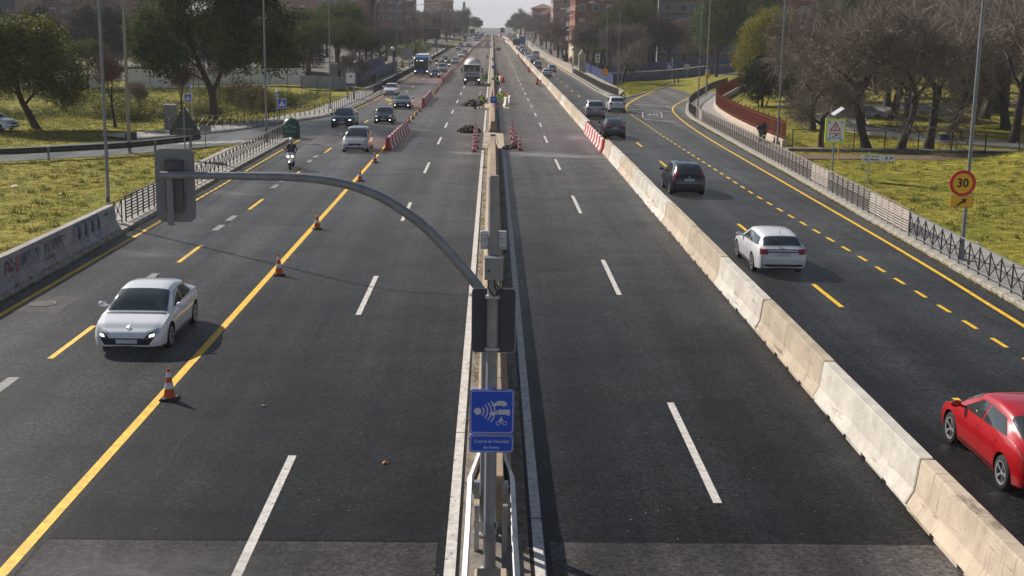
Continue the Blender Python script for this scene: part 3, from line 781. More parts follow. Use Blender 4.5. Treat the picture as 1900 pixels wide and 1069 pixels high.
# ---- row of temporary blocks beside the right-hand lane
blkT = [nj_block(6.55, MC_TAN, .33, .12, .95, 5, s, chip=.03) for s in range(3)]
blkW = [nj_block(6.55, MC_WHT, .33, .12, .95, 5, s + 9, chip=.04) for s in range(2)]
ROWX = [(0, 7.84), (120, 7.95), (175, 8.1), (300, 7.95), (360, 7.6), (440, 7.3), (500, 6.9), (560, 5.6)]
kinds = 'TWTWTTWWTWT'      # from the camera outwards
n = 0
GB = 'temporary concrete blocks along the right lanes'
for k in range(-1, 11):
    y0 = 14.35 + 6.6 * k
    if k == 10: y0 = 80.35
    w = kinds[max(k, 0)] == 'W'
    x0 = pl_interp(ROWX, y0)
    L = 1.0 if k < 10 else .66
    o = put('concrete_barrier', (blkW if w else blkT)[k % 2], None, (x0 + random.uniform(-.015, .015), y0, RZ), random.uniform(-.003, .003), (1, L, 1 + random.uniform(-.008, .008)))
    n += 1
    tag(o, f'{"whitewashed" if w else "bare tan"} concrete barrier block, {ordinal(n)} from the camera in the right-hand row', 'barrier', GB)
y0 = 101.6; m2 = 0
while y0 < 556:
    x0 = pl_interp(ROWX, y0); x1 = pl_interp(ROWX, y0 + 6.6)
    o = put('concrete_barrier', blkT[m2 % 3] if (m2 * 7) % 5 else blkW[0], None, (x0, y0, road_z(y0) + RZ), math.atan2(x0 - x1, 6.6))
    o.rotation_euler = (math.atan((road_z(y0 + 6.6) - road_z(y0)) / 6.6), 0, math.atan2(x0 - x1, 6.6))
    m2 += 1; y0 += 6.6
    tag(o, f'cream concrete barrier block, {ordinal(m2)} beyond the right striped barriers', 'barrier', 'far concrete blocks along the right lanes')

# ---- median barrier
GM = 'concrete median barrier blocks'
mblk = [nj_block(5.99, MC_MED, .34, .15, .92, 3, s + 30) for s in range(2)]
XM = .12
y0 = 19.9; n = 0
while y0 < 86:
    L = min(6.0, 87.2 - y0)
    o = put('median_barrier', mblk[n % 2], None, (XM, y0, RZ + .012), 0, (1, L / 6.0, 1)); y0 += 6.0; n += 1
    tag(o, f'brown concrete median barrier block, {ordinal(n)} from the camera before the open gap', 'barrier', GM)
y0 = 100.4; n = 0
while y0 < 690:
    L = 6.0 if y0 < 280 else 12.0
    if not (700 < y0):
        o = put('median_barrier', mblk[n % 2], None, (XM, y0, road_z(y0) + RZ + .012), 0, (1, L / 6.0, 1)); n += 1
        o.rotation_euler = (math.atan((road_z(y0 + L) - road_z(y0)) / L), 0, 0)
        tag(o, f'brown concrete median barrier block, {ordinal(n)} beyond the open gap', 'barrier', GM)
    y0 += L
end_b = MB().bevbox(-.24, .26, 17.0, 17.5, 0, .36, .03).build('concrete_footing', M_CONC_T, None); end_b.location = (XM - .05, 0, RZ + .012)
tag(end_b, 'low square concrete footing in front of the speed control pole', 'footing')

# ---- graffiti barrier on the left kerb
def graffiti_mat():
    m = bpy.data.materials.new('graffiti_concrete'); m.use_nodes = True; t = m.node_tree; b = t.nodes['Principled BSDF']; L = t.links.new
    tcn = t.nodes.new('ShaderNodeTexCoord'); v = tcn.outputs['Object']
    def noise(s, st, d=3, off=(0, 0, 0)):
        mm = t.nodes.new('ShaderNodeMapping'); mm.inputs['Scale'].default_value = st; mm.inputs['Location'].default_value = off; L(v, mm.inputs['Vector'])
        n = t.nodes.new('ShaderNodeTexNoise'); n.inputs['Scale'].default_value = s; n.inputs['Detail'].default_value = d; L(mm.outputs['Vector'], n.inputs['Vector']); return n.outputs['Fac']
    def band(f, c, w):
        s = t.nodes.new('ShaderNodeMath'); s.operation = 'SUBTRACT'; L(f, s.inputs[0]); s.inputs[1].default_value = c
        a = t.nodes.new('ShaderNodeMath'); a.operation = 'ABSOLUTE'; L(s.outputs[0], a.inputs[0])
        l = t.nodes.new('ShaderNodeMath'); l.operation = 'LESS_THAN'; L(a.outputs[0], l.inputs[0]); l.inputs[1].default_value = w; return l.outputs[0]
    base = t.nodes.new('ShaderNodeValToRGB'); base.color_ramp.elements[0].position = .35; base.color_ramp.elements[1].position = .65
    base.color_ramp.elements[0].color = (.26, .25, .24, 1); base.color_ramp.elements[1].color = (.40, .385, .36, 1)
    L(noise(2.5, (1, 1, 1), 6), base.inputs['Fac']); cur = base.outputs['Color']
    def over(cur, fac, col):
        x = t.nodes.new('ShaderNodeMix'); x.data_type = 'RGBA'; L(fac, x.inputs['Factor']); L(cur, x.inputs['A']); x.inputs['B'].default_value = (*col, 1); return x.outputs['Result']
    g1 = noise(1.0, (.4, .8, 1.2), 1.0)
    cur = over(cur, band(g1, .52, .055), (.30, .29, .31))
    cur = over(cur, band(g1, .46, .008), (.035, .10, .24)); cur = over(cur, band(g1, .585, .008), (.03, .09, .25))
    g2 = noise(1.6, (.5, .9, 1.4), 1.0, (7, 3, 1))
    cur = over(cur, band(g2, .5, .009), (.03, .03, .045)); cur = over(cur, band(g2, .62, .03), (.40, .13, .15))
    L(cur, b.inputs['Base Color']); b.inputs['Roughness'].default_value = .85
    return m
M_GRAF = graffiti_mat()
gb = [nj_block(6.2, MC_GRY, .36, .13, 1.02, 5, s + 50, chip=.02) for s in range(2)]
n = 0
for y0 in (43.3, 37.1, 30.9, 24.7):
    o = put('graffiti_barrier', gb[n % 2], None, (-15.2, y0, .16)); n += 1
    tag(o, f'grey concrete barrier block with graffiti on the left kerb, {ordinal(n)} from the grey railing', 'barrier', 'graffiti blocks on the left kerb')
    # sprayed tags, a thin skin of paint on the road side face
    (x0, z0), (x1, z1) = (.241 * .96, .36), (.144, .97)
    def fx(z): return lerp(.3600, .2174, (z - .09) / .25) if z < .34 else lerp(.2174, .142, (z - .34) / .65)
    k = n
    r = random.Random(n + 3)
    def stroke(pts, w, m, nm='graffiti_tag'):
        mb = MB(); P = densify(pts, .05)
        for i, (y, z) in enumerate(P):
            a = P[max(i - 1, 0)]; c = P[min(i + 1, len(P) - 1)]; dy, dz = c[0] - a[0], c[1] - a[1]; l = math.hypot(dy, dz) or 1
            for s in (-1, 1):
                yy = y - dz / l * w / 2 * s; zz = min(.985, max(.12, z + dy / l * w / 2 * s)); mb.v.append((fx(zz) + .006, yy, zz))
        for i in range(len(P) - 1): mb.f.append((2 * i, 2 * i + 1, 2 * i + 3, 2 * i + 2))
        mb.build(nm, m, o)
    MB_ = mat('spray_blue', (.04, .13, .30), .6); MK_ = mat('spray_black', (.03, .03, .038), .6); MP_ = mat('spray_pink', (.42, .14, .16), .6); MS_ = mat('spray_silver', (.27, .27, .30), .5, var=.2, vscale=5)
    y = .5
    if n == 1:      # fat silver letters with dark fill and a blue outline
        for j, yy in enumerate((1.2, 2.0, 2.75, 3.5)):
            stroke([(yy, .40), (yy - .12, .7), (yy + .1, .88), (yy + .4, .8)], .26, MS_)
            stroke([(yy + .42, .86), (yy + .46, .62), (yy + .28, .42)], .2, MK_)
            stroke([(yy - .13, .38), (yy - .2, .7), (yy, .93), (yy + .5, .92), (yy + .6, .6), (yy + .4, .3)], .06, MB_)
        stroke([(1.9, .36), (2.3, .2), (2.7, .42)], .04, MB_); stroke([(3.1, .3), (3.5, .18), (3.9, .34)], .04, MB_)
        for j in range(5): stroke([(4.6 + .13 * j, .78), (4.66 + .13 * j, .9), (4.72 + .13 * j, .76), (4.66 + .1 * j, .8)], .02, MK_)
        for j in range(3): stroke([(5.4 + .15 * j, .55 + .05 * j), (5.5 + .15 * j, .9), (5.6 + .15 * j, .6)], .025, MB_)
    else:
        for j in range(3):
            c = r.uniform(.7, 1.2) + 1.8 * j
            for q in range(r.randint(2, 4)):
                d = c + .45 * q; u_ = lambda: r.uniform(-.09, .09)
                P_ = [(d + u_(), .40 + u_()), (d - .1 + u_(), .62 + u_()), (d + .12 + u_(), .84 + u_() * .5), (d + .34 + u_(), .74 + u_()), (d + .2 + u_(), .5 + u_())][:r.randint(3, 5)]
                stroke(P_, r.uniform(.2, .34), MS_ if r.random() < .6 else (MP_ if j == 0 else MS_)); stroke([(p[0] + .16 + u_() * .4, p[1] + u_() * .4) for p in P_], r.uniform(.035, .06), MK_ if r.random() < .6 else MB_); stroke([(p[0] - .15 + u_() * .4, p[1] + u_() * .3) for p in P_], r.uniform(.03, .05), MB_ if j == 1 else MK_)
            stroke([(c - .3, .5), (c, .82), (c + .3, .52), (c - .1, .6)], .12, MP_ if j == 0 else MS_)
            stroke([(c + .4, .34), (c + .45, .13)], .06, MP_ if j != 2 else MK_)
        for j in range(6): stroke([(5.3 + .12 * j, .62), (5.34 + .12 * j, .74), (5.4 + .12 * j, .6)], .018, MK_)

# ---- plastic water-filled barrier units
def water_unit(m, L=1.03):
    mb = MB()
    prof = [(.26, 0), (.26, .12), (.17, .26), (.12, .62), (.10, .84), (.07, .88)]
    ring = [(x, z) for x, z in prof] + [(-x, z) for x, z in reversed(prof)]
    rings = []
    for y, s in ((0.0, .86), (.06, 1), (.30, 1), (.36, .86), (.46, .86), (.52, 1), (.66, 1), (.72, .86), (.80, .86), (.86, 1), (.97, 1), (1.0, .86)):
        rings.append([(x * (s if .1 < z < .8 else 1), y * L, z) for x, z in ring])
    mb.loft(rings)
    mb.tube([(0, L * .5, .85), (0, L * .5, .905)], .05, 8)
    mb.box(-.2, .2, .25 * L, .33 * L, -.0, .06)
    return mb.mesh('water_barrier', m, smooth=30)
wu_r = water_unit(M_PLR); wu_w = water_unit(M_PLW)
def water_row(xf, y0, y1, step, where, group, scale=1.0):
    y = y0; n = 0
    while y < y1 - .2:
        x = xf(y); x1 = xf(y + step)
        o = put('water_barrier', wu_r if n % 2 == 0 else wu_w, None, (x, y, road_z(y) + RZ + .007), math.atan2(x - x1, step), (1, scale, 1)); n += 1
        tag(o, f'{"red" if n % 2 else "white"} plastic water barrier, {ordinal(n)} of {where}', 'barrier', group)
        y += step
water_row(lambda y: -7.05 + (y - 84) * .012, 84.3, 99.6, 1.07, 'the nearest left row', 'red and white plastic barriers')
water_row(lambda y: -7.25, 132.3, 149.6, 1.07, 'the second left row', 'red and white plastic barriers')
water_row(lambda y: -7.3, 187, 226, 1.07, 'the row beside the cement mixer', 'red and white plastic barriers')
water_row(lambda y: 7.78, 85.2, 101.3, 1.07, 'the short right row', 'red and white plastic barriers')
water_row(lambda y: pl_interp([(430, -6.2), (500, -5.0), (574, -3.4), (700, -2.6)], y), 430, 700, 4.1, 'the far row on the left', 'far red and white plastic barriers', 3.9)
water_row(lambda y: pl_interp([(426, 8.2), (509, 7.9), (593, 7.4), (640, 5.8), (690, 3.3)], y), 426, 690, 4.1, 'the far row on the right', 'far red and white plastic barriers', 3.9)
k = 0
for x, y, red, rz, desc in [(1.35, 190, 0, .2, 'white plastic water barrier standing end-on right of the median near the lime-clad worker'), (1.75, 190.6, 1, .2, 'red plastic water barrier leaning behind the white one right of the median'),
        (.95, 186, 1, 0, 'red plastic water barrier tight against the median beside the truck'), (.98, 217, 1, 0, 'red plastic water barrier against the median far beyond the truck'),
        (1.15, 151.5, 0, .1, 'white plastic water barrier close to the median behind the bending worker'), (1.2, 152.8, 1, 0, 'red plastic water barrier behind the white one near the bending worker'),
        (1.65, 133.4, 0, .15, 'nearest white plastic water barrier on the right of the work site'), (2.05, 136.6, 0, .1, 'second white plastic water barrier on the right of the work site'), (1.95, 140.6, 1, .1, 'red plastic water barrier beside the bending worker'),
        (6.75, 186, 1, -.1, 'red plastic water barrier at the right concrete row'), (6.95, 180.3, 0, -.1, 'white plastic water barrier at the right concrete row'), (6.95, 236, 1, 0, 'red plastic water barrier far along the right concrete row'),
        (7.1, 340, 1, 0, 'small far red plastic barrier beside the right concrete curve'), (-1.2, 325, 1, 0, 'lone red plastic barrier left of the median beyond the mixer'), (1.7, 405, 0, 1.57, 'white plastic barrier lying across the right carriageway far off'), (2.6, 405.4, 1, 1.57, 'red plastic barrier across the right carriageway far off')]:
    o = put('water_barrier', wu_r if red else wu_w, None, (x, y, road_z(y) + RZ + .022), rz, (1, 1.3, 1.1)); tag(o, desc, 'barrier', 'loose plastic barriers at the road works')

# ---- traffic cones
def cone_proto(h, r0, bw, cm, bands, name='traffic_cone'):
    e = empty(name)
    MB().bevbox(-bw / 2, bw / 2, -bw / 2, bw / 2, 0, .05, .03).build('base', M_RUBBER, e)
    def rr(z): return lerp(r0, .028, (z - .05) / (h - .05))
    zs = sorted(set([.05, h] + [z for b in bands for z in b]))
    prof = [(rr(z), z) for z in zs] + [(.012, h + .004)]
    MB().lathe(prof, 14).build('cone_body', cm, e, smooth=True)
    for a, b in bands:
        MB().lathe([(rr(a) + .004, a), (rr(b) + .004, b)], 14, caps=False).build('reflective_band', M_REFLW, e, smooth=True)
    return e
cA = cone_proto(.72, .135, .40, M_ORANGE, [(.26, .40), (.52, .64)])
M_CONER = mat('cone_red', (.60, .03, .012), .45)
cB = cone_proto(.95, .16, .42, M_CONER, [(.22, .36), (.50, .64), (.78, .88)])
firstA = [True]; firstB = [True]
def cone(p, flag, x, y, label, group, z=0.0, rz=None, lean=0):
    if flag[0]: o = p; flag[0] = False
    else: o = copy_tree(p)
    o.location = (x, y, road_z(y) + RZ + .009 + z); o.rotation_euler = (lean, 0, random.uniform(0, PI) if rz is None else rz)
    tag(o, label, 'traffic cone', group); return o
ys = [27.06, 41.34, 51.1, 67.5, 76.8]
n = 0
for i, y in enumerate(ys):
    n += 1; cone(cA, firstA, -7.2 + .06 * (i % 2), y, f'orange and white traffic cone on the long yellow line, {ordinal(n)} from the camera', 'cones along the yellow line', rz=.15 * i)
far = [100.5, 104.5, 109, 114, 119, 124, 129.5, 151, 156.8, 162, 166.2, 171, 176.8, 181.8] + [230 + 7 * k for k in range(28)]
for i, y in enumerate(far):
    n += 1; cone(cA, firstA, (-7.2 if y < 240 else lerp(-7.2, -6.4, (y - 240) / 190)), y, f'orange and white traffic cone on the long yellow line, {ordinal(n)} from the camera', 'cones along the yellow line')
for i, (x, y) in enumerate([(-1.13, 84.3), (-1.05, 86.8), (-1.2, 89.3), (-1.08, 92), (-1.2, 94.6), (-1.15, 97.2), (-1.28, 99.4)]):
    cone(cB, firstB, x, y, f'tall red and white striped cone left of the median gap, {ordinal(i + 1)} from the camera', 'striped cones round the median gap')
for i, (x, y) in enumerate([(1.98, 85.6), (1.62, 89.6), (1.8, 91.5), (1.6, 94.3), (1.72, 96.4), (1.62, 99), (1.72, 101.6)]):
    cone(cB, firstB, x, y, f'tall red and white striped cone right of the median gap, {ordinal(i + 1)} from the camera', 'striped cones round the median gap')
cone(cB, firstB, .05, 131.3, 'red and white striped cone standing on top of the median wall', 'striped cones round the median gap', z=.935)
for k in range(9):
    y = 250 + 9.5 * k; cone(cB, firstB, pl_interp([(240, 7.0), (340, 6.9)], y), y, f'small far red cone along the right concrete row, {ordinal(k + 1)} from the near end', 'small cones along the right concrete row')

# ---- W-beam guard rails
def wbeam(path, z, face=1, m=None, h=.31):
    """corrugated steel rail along a path of (x, y); face turns the corrugation"""
    prof = [(.0, -h / 2), (.075, -h / 2 + .05), (.075, -h / 2 + .10), (.0, -h / 2 + .14), (.0, h / 2 - .14), (.075, h / 2 - .10), (.075, h / 2 - .05), (.0, h / 2)]
    prof = [(s * face, zz + z) for s, zz in prof]
    back = [(s - .006 * face, zz) for s, zz in reversed(prof)]
    return sweep(path, prof + back)
gr = empty('guard_rail', (0, 0, 0))
for sx, px, nm in ((-1, -.26, 'left'), (1, .40, 'right')):
    if sx == 1: gr = empty('guard_rail')
    X = lambda y: px + (.05 * sx if y < 18 else 0)
    path = [(px + .02 * sx, 8), (px + .02 * sx, 14), (px, 18), (px, 20.2), (px - .13 * sx, 21.3), (px - .22 * sx, 22.0)]
    wbeam(densify(path, .8), .66, face=sx if True else 1).build('rail', M_GALV, gr)
    for y in (10, 12, 14, 16, 18.9):
        MB().box(px - sx * .10 - .04, px - sx * .10 + .04, y, y + .1, 0, .78).build('post', M_GALV, gr)
    MB().box(px - sx * .09 - .05, px - sx * .09 + .05, 19.9, 20.02, .5, .8).build('spacer', M_GALV, gr)
    for zz in (.6, .72): MB().tube([(px - sx * .02, 19.95, zz), (px - sx * .16, 19.95, zz)], .045, 8).build('bolt', M_GALV, gr)
    gr.location = (0, 0, RZ + .012)
    tag(gr, f'galvanised steel guard rail on the {nm} side of the speed control pole', 'guard rail', 'guard rails at the median pole')
# long rail of the side road
gl = empty('guard_rail', (0, 0, .02))
SR = smooth_path([(-70, 54.5), (-29.3, 74.0), (-26.5, 76.3), (-23.3, 79.0), (-21.2, 82.5), (-20.0, 86.0)], 2, 1.2)
wbeam(SR, .62, face=-1, m=M_POLE_D, h=.36).build('rail', mat('rail_weathered', (.07, .07, .068), .6, .4, var=.3, vscale=3), gl)
for x, y, h in along(SR, 3.7)[5:]:
    MB().cbox(x - .07 * math.sin(h) * -1, y - .1, .38, .1, .14, .78, h).build('post', M_POLE, gl)
tag(gl, 'dark steel guard rail along the side road on the left lawn', 'guard rail')
# ================================================================== poles, signs, signals
def plate(poly, y0, y1, m, parent, name, loc=(0, 0, 0), rz=0):
    o = MB().prism(poly, y0, y1).build(name, m, parent); o.location = loc; o.rotation_euler = (0, 0, rz); return o
def disc(r, n=32, a0=0): return [(r * math.cos(a0 + 2 * PI * i / n), r * math.sin(a0 + 2 * PI * i / n)) for i in range(n)]
def letters(txt, size, m, parent, loc, name='lettering', sx=1.0, bold=0.0):
    o = put(name, text_mesh(txt, size, m, .0015, bold), parent, loc); o.rotation_euler = (PI / 2, 0, 0); o.scale = (sx, 1, 1); return o
def shift(poly, dx, dz, s=1): return [(x * s + dx, z * s + dz) for x, z in poly]

# ---- speed control pole in the median
M_LILAC = mat('sign_pictogram', (.62, .60, .66), .45)  # white print toned grey-lilac, the shade on the sign put into its colour
pa = empty('speed_control_pole', (.05, 18.2, RZ + .012))
tag(pa, 'grey pole in the median with a blue section speed control sign', 'sign pole')
MB().lathe([(.16, 0), (.16, .03), (.10, .05), (.098, .3), (.078, 6.2), (.07, 6.22)], 8).build('pole', M_POLE, pa)
MB().cbox(.11, -.02, .75, .03, .05, .1).build('hatch_lock', M_GALV, pa)
sy = -.135
sp = plate(rrect(.68, .70, .05), sy, sy + .03, M_BLUE, pa, 'sign_panel', (.01, 0, 2.63))
s2 = plate(rrect(.68, .29, .05), sy, sy + .03, M_BLUE, pa, 'text_panel', (.01, 0, 2.125))
for p, w, h in ((sp, .68, .70), (s2, .68, .29)):
    MBf = frame_faces(MB(), rrect(w - .035, h - .035, .045), rrect(w - .055, h - .055, .04), sy - .002); MBf.build('border', M_LILAC, p)
    frame_faces(MB(), rrect(w, h, .05), rrect(w - .012, h - .012, .047), sy - .0015).build('rim', M_GALV, p)
def pic(poly, nm='pictogram'): plate(poly, sy - .004, sy - .0005, M_LILAC, sp, nm)
zc = .345                        # panel top above its centre
pic(shift(disc(.056, 24), -.215, zc - .337))
for r, a in ((.095, 42), (.15, 44), (.205, 42), (.26, 40)):
    A = [math.radians(lerp(-a, a, i / 12)) for i in range(13)]
    for hs in ((0, 13),):
        pts = [(-.215 + (r + .009) * math.cos(t), zc - .337 + (r + .009) * math.sin(t)) for t in A] + [(-.215 + (r - .009) * math.cos(t), zc - .337 + (r - .009) * math.sin(t)) for t in reversed(A)]
        mbp = MB(); nn = 13
        for x, z in pts: mbp.v.append((x, sy - .0025, z))
        for i in range(nn - 1): mbp.f.append((i, i + 1, 2 * nn - 2 - i, 2 * nn - 1 - i))
        mbp.build('pictogram', M_LILAC, sp)
car_s = [(-.115, -.03), (-.115, 0), (-.06, .012), (-.03, .045), (.07, .045), (.105, .012), (.115, -.01), (.115, -.03), (.085, -.03), (.075, -.045), (.055, -.045), (.045, -.03), (-.045, -.03), (-.055, -.045), (-.075, -.045), (-.085, -.03)]
pic(shift(car_s, .115, zc - .215))
pic(shift([(-.02, -.035), (-.02, .045), (.16, .045), (.16, -.035), (.15, -.035), (.145, -.05), (.12, -.05), (.115, -.035)], .115, zc - .352)); pic(shift([(-.15, -.035), (-.15, -.005), (-.11, .0), (-.095, .03), (-.03, .03), (-.03, -.035), (-.085, -.035), (-.09, -.05), (-.115, -.05), (-.12, -.035)], .115, zc - .352))
plate(shift([(-.095, .005), (-.085, .022), (-.055, .022), (-.055, .005)], .12, zc - .352), sy - .006, sy - .0045, M_BLUE, sp, 'cab_window')
for dx in (-.05, .05):
    mbp = frame_faces(MB(), shift(disc(.033, 20), .146 + dx, zc - .525), shift(disc(.024, 20), .146 + dx, zc - .525), sy - .0025); mbp.build('pictogram', M_LILAC, sp)
pic(shift([(-.045, .0), (-.02, .035), (.02, .012), (.0, -.012), (.01, -.03), (-.005, -.035), (-.02, -.005)], .146, zc - .49)); pic(shift(disc(.014, 12), .14, zc - .437)); pic(shift([(-.02, .03), (-.005, .042), (.035, .02), (.035, .012)], .146, zc - .49))
letters('Control de Velocidad', .068, M_LILAC, s2, (0, sy - .003, .035), sx=.9, bold=.0008); letters('en tramo', .068, M_LILAC, s2, (0, sy - .003, -.06), sx=.95, bold=.0008)
for zz in (2.78, 2.45, 2.12): MB().box(-.11, .11, -.1, .09, zz - .02, zz + .02).build('clamp', M_GALV, pa)
bp_ = plate(rrect(.67, 1.0, .06), .085, .11, M_PANELB, pa, 'back_panel', (.02, 0, 4.0))
frame_faces(MB(), rrect(.672, 1.002, .06), rrect(.655, .985, .055), .084).build('rim', M_GALV, bp_)
letters('CE', .05, M_BLACK, bp_, (-.2, .083, .17), bold=.001)
MB().box(-.11, .11, -.1, .09, 4.38, 4.42).build('clamp', M_GALV, pa); MB().box(-.11, .11, -.1, .09, 3.58, 3.62).build('clamp', M_GALV, pa)
bx_ = MB().bevbox(-.125, .15, -.28, -.09, 4.70, 5.02, .012).build('control_box', mat('box_grey', (.27, .27, .26), .5, var=.06), pa)
MB().box(-.135, .16, -.29, -.08, 5.021, 5.035).build('lid', M_GALV, bx_); MB().tube([(-.06, -.285, 4.84), (-.06, -.296, 4.84)], .018, 8).build('lock', M_BLACK, bx_)
M_CABLE = mat('black_cable', (.01, .01, .011), .5)
MB().tube([(.02, -.17, 4.70), (.03, -.18, 4.58), (.07, -.16, 4.50), (.05, -.12, 4.44)], .014, 6).build('cable', M_CABLE, bx_)
MB().tube([(.12, -.15, 4.70), (.16, -.15, 4.62), (.13, -.14, 4.52), (.05, -.11, 4.6)], .012, 6).build('cable', M_CABLE, bx_)
MB().tube([(-.06, -.17, 4.70), (-.07, -.18, 4.56), (-.02, -.16, 4.48), (.02, -.12, 4.42)], .012, 6).build('cable', M_CABLE, bx_)
M_DEV = mat('device_grey', (.42, .43, .47), .5)
for sx in (-1, 1):
    d_ = MB().bevbox(-.07, .07, .02, .12, 5.11, 5.38, .012).build('radar_head', M_DEV, pa); d_.location = (.005 + sx * .125, 0, 0)
    MB().box(-.045, .045, .008, .018, 5.17, 5.36).build('louvre_panel', M_WHITE, d_)
    for k in range(8): MB().box(-.038, .038, .002, .0075, 5.185 + .021 * k, 5.195 + .021 * k).build('louvre', M_DEV, d_)
MB().box(-.16, .17, -.02, .02, 5.22, 5.27).build('bracket', M_GALV, pa)

# ---- traffic signal on a cantilever mast
ts = empty('traffic_signal_mast', (-.03, 19.62, RZ + .012))
tag(ts, 'grey traffic signal mast arching over the left carriageway, signal seen from behind', 'traffic signal')
arc = [(0, 0, 0), (0, 0, 3.6), (-.03, 0, 4.0), (-.12, 0, 4.21), (-.48, 0, 4.65), (-1.0, 0, 5.21), (-1.42, 0, 5.51), (-1.77, 0, 5.72), (-2.3, 0, 5.9), (-2.96, 0, 5.985), (-4.0, 0, 5.99)]
def sm3(p, k=2):
    p = [Vector(q) for q in p]
    for _ in range(k):
        q = [p[0]]
        for a, b in zip(p, p[1:]): q += [a.lerp(b, .25), a.lerp(b, .75)]
        q.append(p[-1]); p = q
    return p
ap = sm3(arc); MB().tube(ap, [lerp(.095, .066, i / (len(ap) - 1)) for i in range(len(ap))], 14).build('mast', M_POLE, ts, smooth=True)
MB().tube([(-3.98, 0, 5.99), (-5.20, 0, 5.985)], .060, 14).build('arm', M_POLE, ts, smooth=True)
MB().lathe([(.2, 0), (.2, .04), (.11, .06), (.11, .25)], 12).build('base_plate', M_GALV, ts)
sig = plate(rrect(.63, 1.18, .12), .24, .262, M_BACKB, ts, 'backboard', (-5.03, 0, 5.79))
MB().bevbox(-.14, .14, .13, .24, -.42, .42, .02).build('housing', M_POLE_D, sig)
MB().bevbox(-.10, .0, .07, .13, -.62, .12, .012).build('bracket', M_BACKB, sig)
MB().box(-.08, -.02, .05, .135, .02, .17).build('clamp', M_POLE, sig)
for k, (zz, c) in enumerate(((.33, (.3, .01, .01)), (0, (.4, .2, .01)), (-.33, (.01, .25, .08)))):
    MB().tube([(.0, .262, zz), (0, .42, zz - .02)], .13, 16, caps=False).build('visor', M_POLE_D, sig); MB().tube([(0, .263, zz), (0, .28, zz)], .11, 16).build('lens', mat('signal_lens_%d' % k, c, .2), sig)

# ---- street lamps
def lamp_proto(h=12.2, arm=2.6):
    e = empty('street_lamp')
    pts = sm3([(0, 0, 0), (0, 0, h - 2.2), (0, 0, h - 1.3), (.35, 0, h - .35), (1.1, 0, h), (arm - .4, 0, h + .12)], 2)
    hb = MB(); nb = len(pts)
    hb.tube([pts[0], pts[1]], [.115, .07], 12); hb.build('pole', M_LAMP, e, smooth=True)
    MB().tube(pts[1:], [lerp(.07, .04, i / (nb - 2)) for i in range(nb - 1)], 10).build('arm', M_LAMP, e, smooth=True)
    hd = MB().loft([[(x, y * w, h + .1 + z * t) for y, z in ((.5, 0), (.36, .7), (0, 1), (-.36, .7), (-.5, 0), (-.3, -.25), (.3, -.25))] for x, w, t in ((arm - .5, .10, .06), (arm - .3, .30, .13), (arm, .38, .16), (arm + .3, .30, .12), (arm + .42, .12, .05))]).build('lamp_head', mat('lamp_head_white', (.62, .62, .64), .45), e, smooth=True)
    MB().ball((arm + .05, 0, h + .06), .22, .13, .12).build('lens', mat('lamp_glass', (.55, .55, .5), .15), hd, smooth=True)
    MB().bevbox(-.17, .17, -.17, .17, 0, .06, .02).build('base_plate', M_GALV, e); MB().box(-.05, .05, -.125, -.1, .7, 1.05).build('hatch', M_POLE_D, e)
    return e
M_LAMP = mat('lamp_post_grey', (.235, .25, .27), .5, .4, var=.12, vscale=2)
lp = lamp_proto(); used = False
n = 0
for x, y in [(-15.95, 51.6), (-15.87, 88.0), (-16.03, 124.3), (-17.65, 190.4), (-16.4, 216), (-16.2, 254), (-16.5, 297), (-16.6, 333), (-16.5, 372), (-16.3, 412), (-16.3, 455), (-16.2, 500), (-16, 560), (-16, 620)]:
    n += 1; o = lp if not used else copy_tree(lp); used = True
    o.location = (x, y, road_z(y) + .16); o.rotation_euler = (0, 0, 0)
    tag(o, f'tall grey street lamp on the left pavement, {ordinal(n)} from the camera', 'street lamp', 'street lamps along the avenue')
n = 0
for x, y, w in [(17.55, 45.1, 1), (21.26, 91.9, 1), (22.75, 137.3, 1), (17.92, 178.1, 1), (18.6, 204.7, 1), (19.2, 254, 1), (18.6, 292, 1), (18.2, 335, 1), (17.6, 378, 1), (17, 425, 1), (16.5, 470, 1), (16.2, 520, 1), (16, 575, 1), (16, 640, 1)]:
    n += 1; o = copy_tree(lp); o.location = (x, y, road_z(y) + (.16 if y != 178.1 else .05)); o.rotation_euler = (0, 0, PI)
    tag(o, f'tall grey street lamp on the right side, {ordinal(n)} from the camera', 'street lamp', 'street lamps along the avenue')
# thin poles without heads in view
M_WOOD = mat('pale_pole', (.30, .27, .225), .7, var=.15)
for x, y, h, m, lab in [(-23.4, 80.6, 12.5, M_WOOD, 'pale tan pole rising from the grass beside the side road'), (27.95, 162.6, 12.3, M_WOOD, 'slim cream pole with a small amber disc beside the ramp railing')]:
    e = empty('utility_pole', (x, y, .02)); MB().lathe([(.13, 0), (.07, h)], 10).build('pole', m, e, smooth=True); MB().lathe([(.2, 0), (.2, .05), (.14, .1)], 10).build('base', M_CONC_G, e); tag(e, lab, 'pole')
    if x > 0: plate(disc(.36, 24), -.16, -.13, M_AMBER, e, 'sign_disc', (.05, 0, 2.55)); plate([(-.2, -.26), (-.26, -.2), (.2, .26), (.26, .2)], -.165, -.161, M_BLACK, e, 'stripe', (.05, 0, 2.55))
    else: plate(rrect(.75, .5, .03), .1, .13, M_PANELB, e, 'sign_back', (.1, 0, 1.1))
# double-armed lamps on the far left, small
for i, (x, y, h) in enumerate([(-27.5, 118, 7.4), (-40, 205, 8.5), (-33, 260, 15)]):
    o = copy_tree(lp); o.location = (x, y, zg(x, y) - .03); o.scale = (.6, .6, h / 12.2); tag(o, ['short street lamp with curved arm beside the big pine', 'small street lamp by the white site fence', 'tall lamp before the orange brick block'][i], 'street lamp')
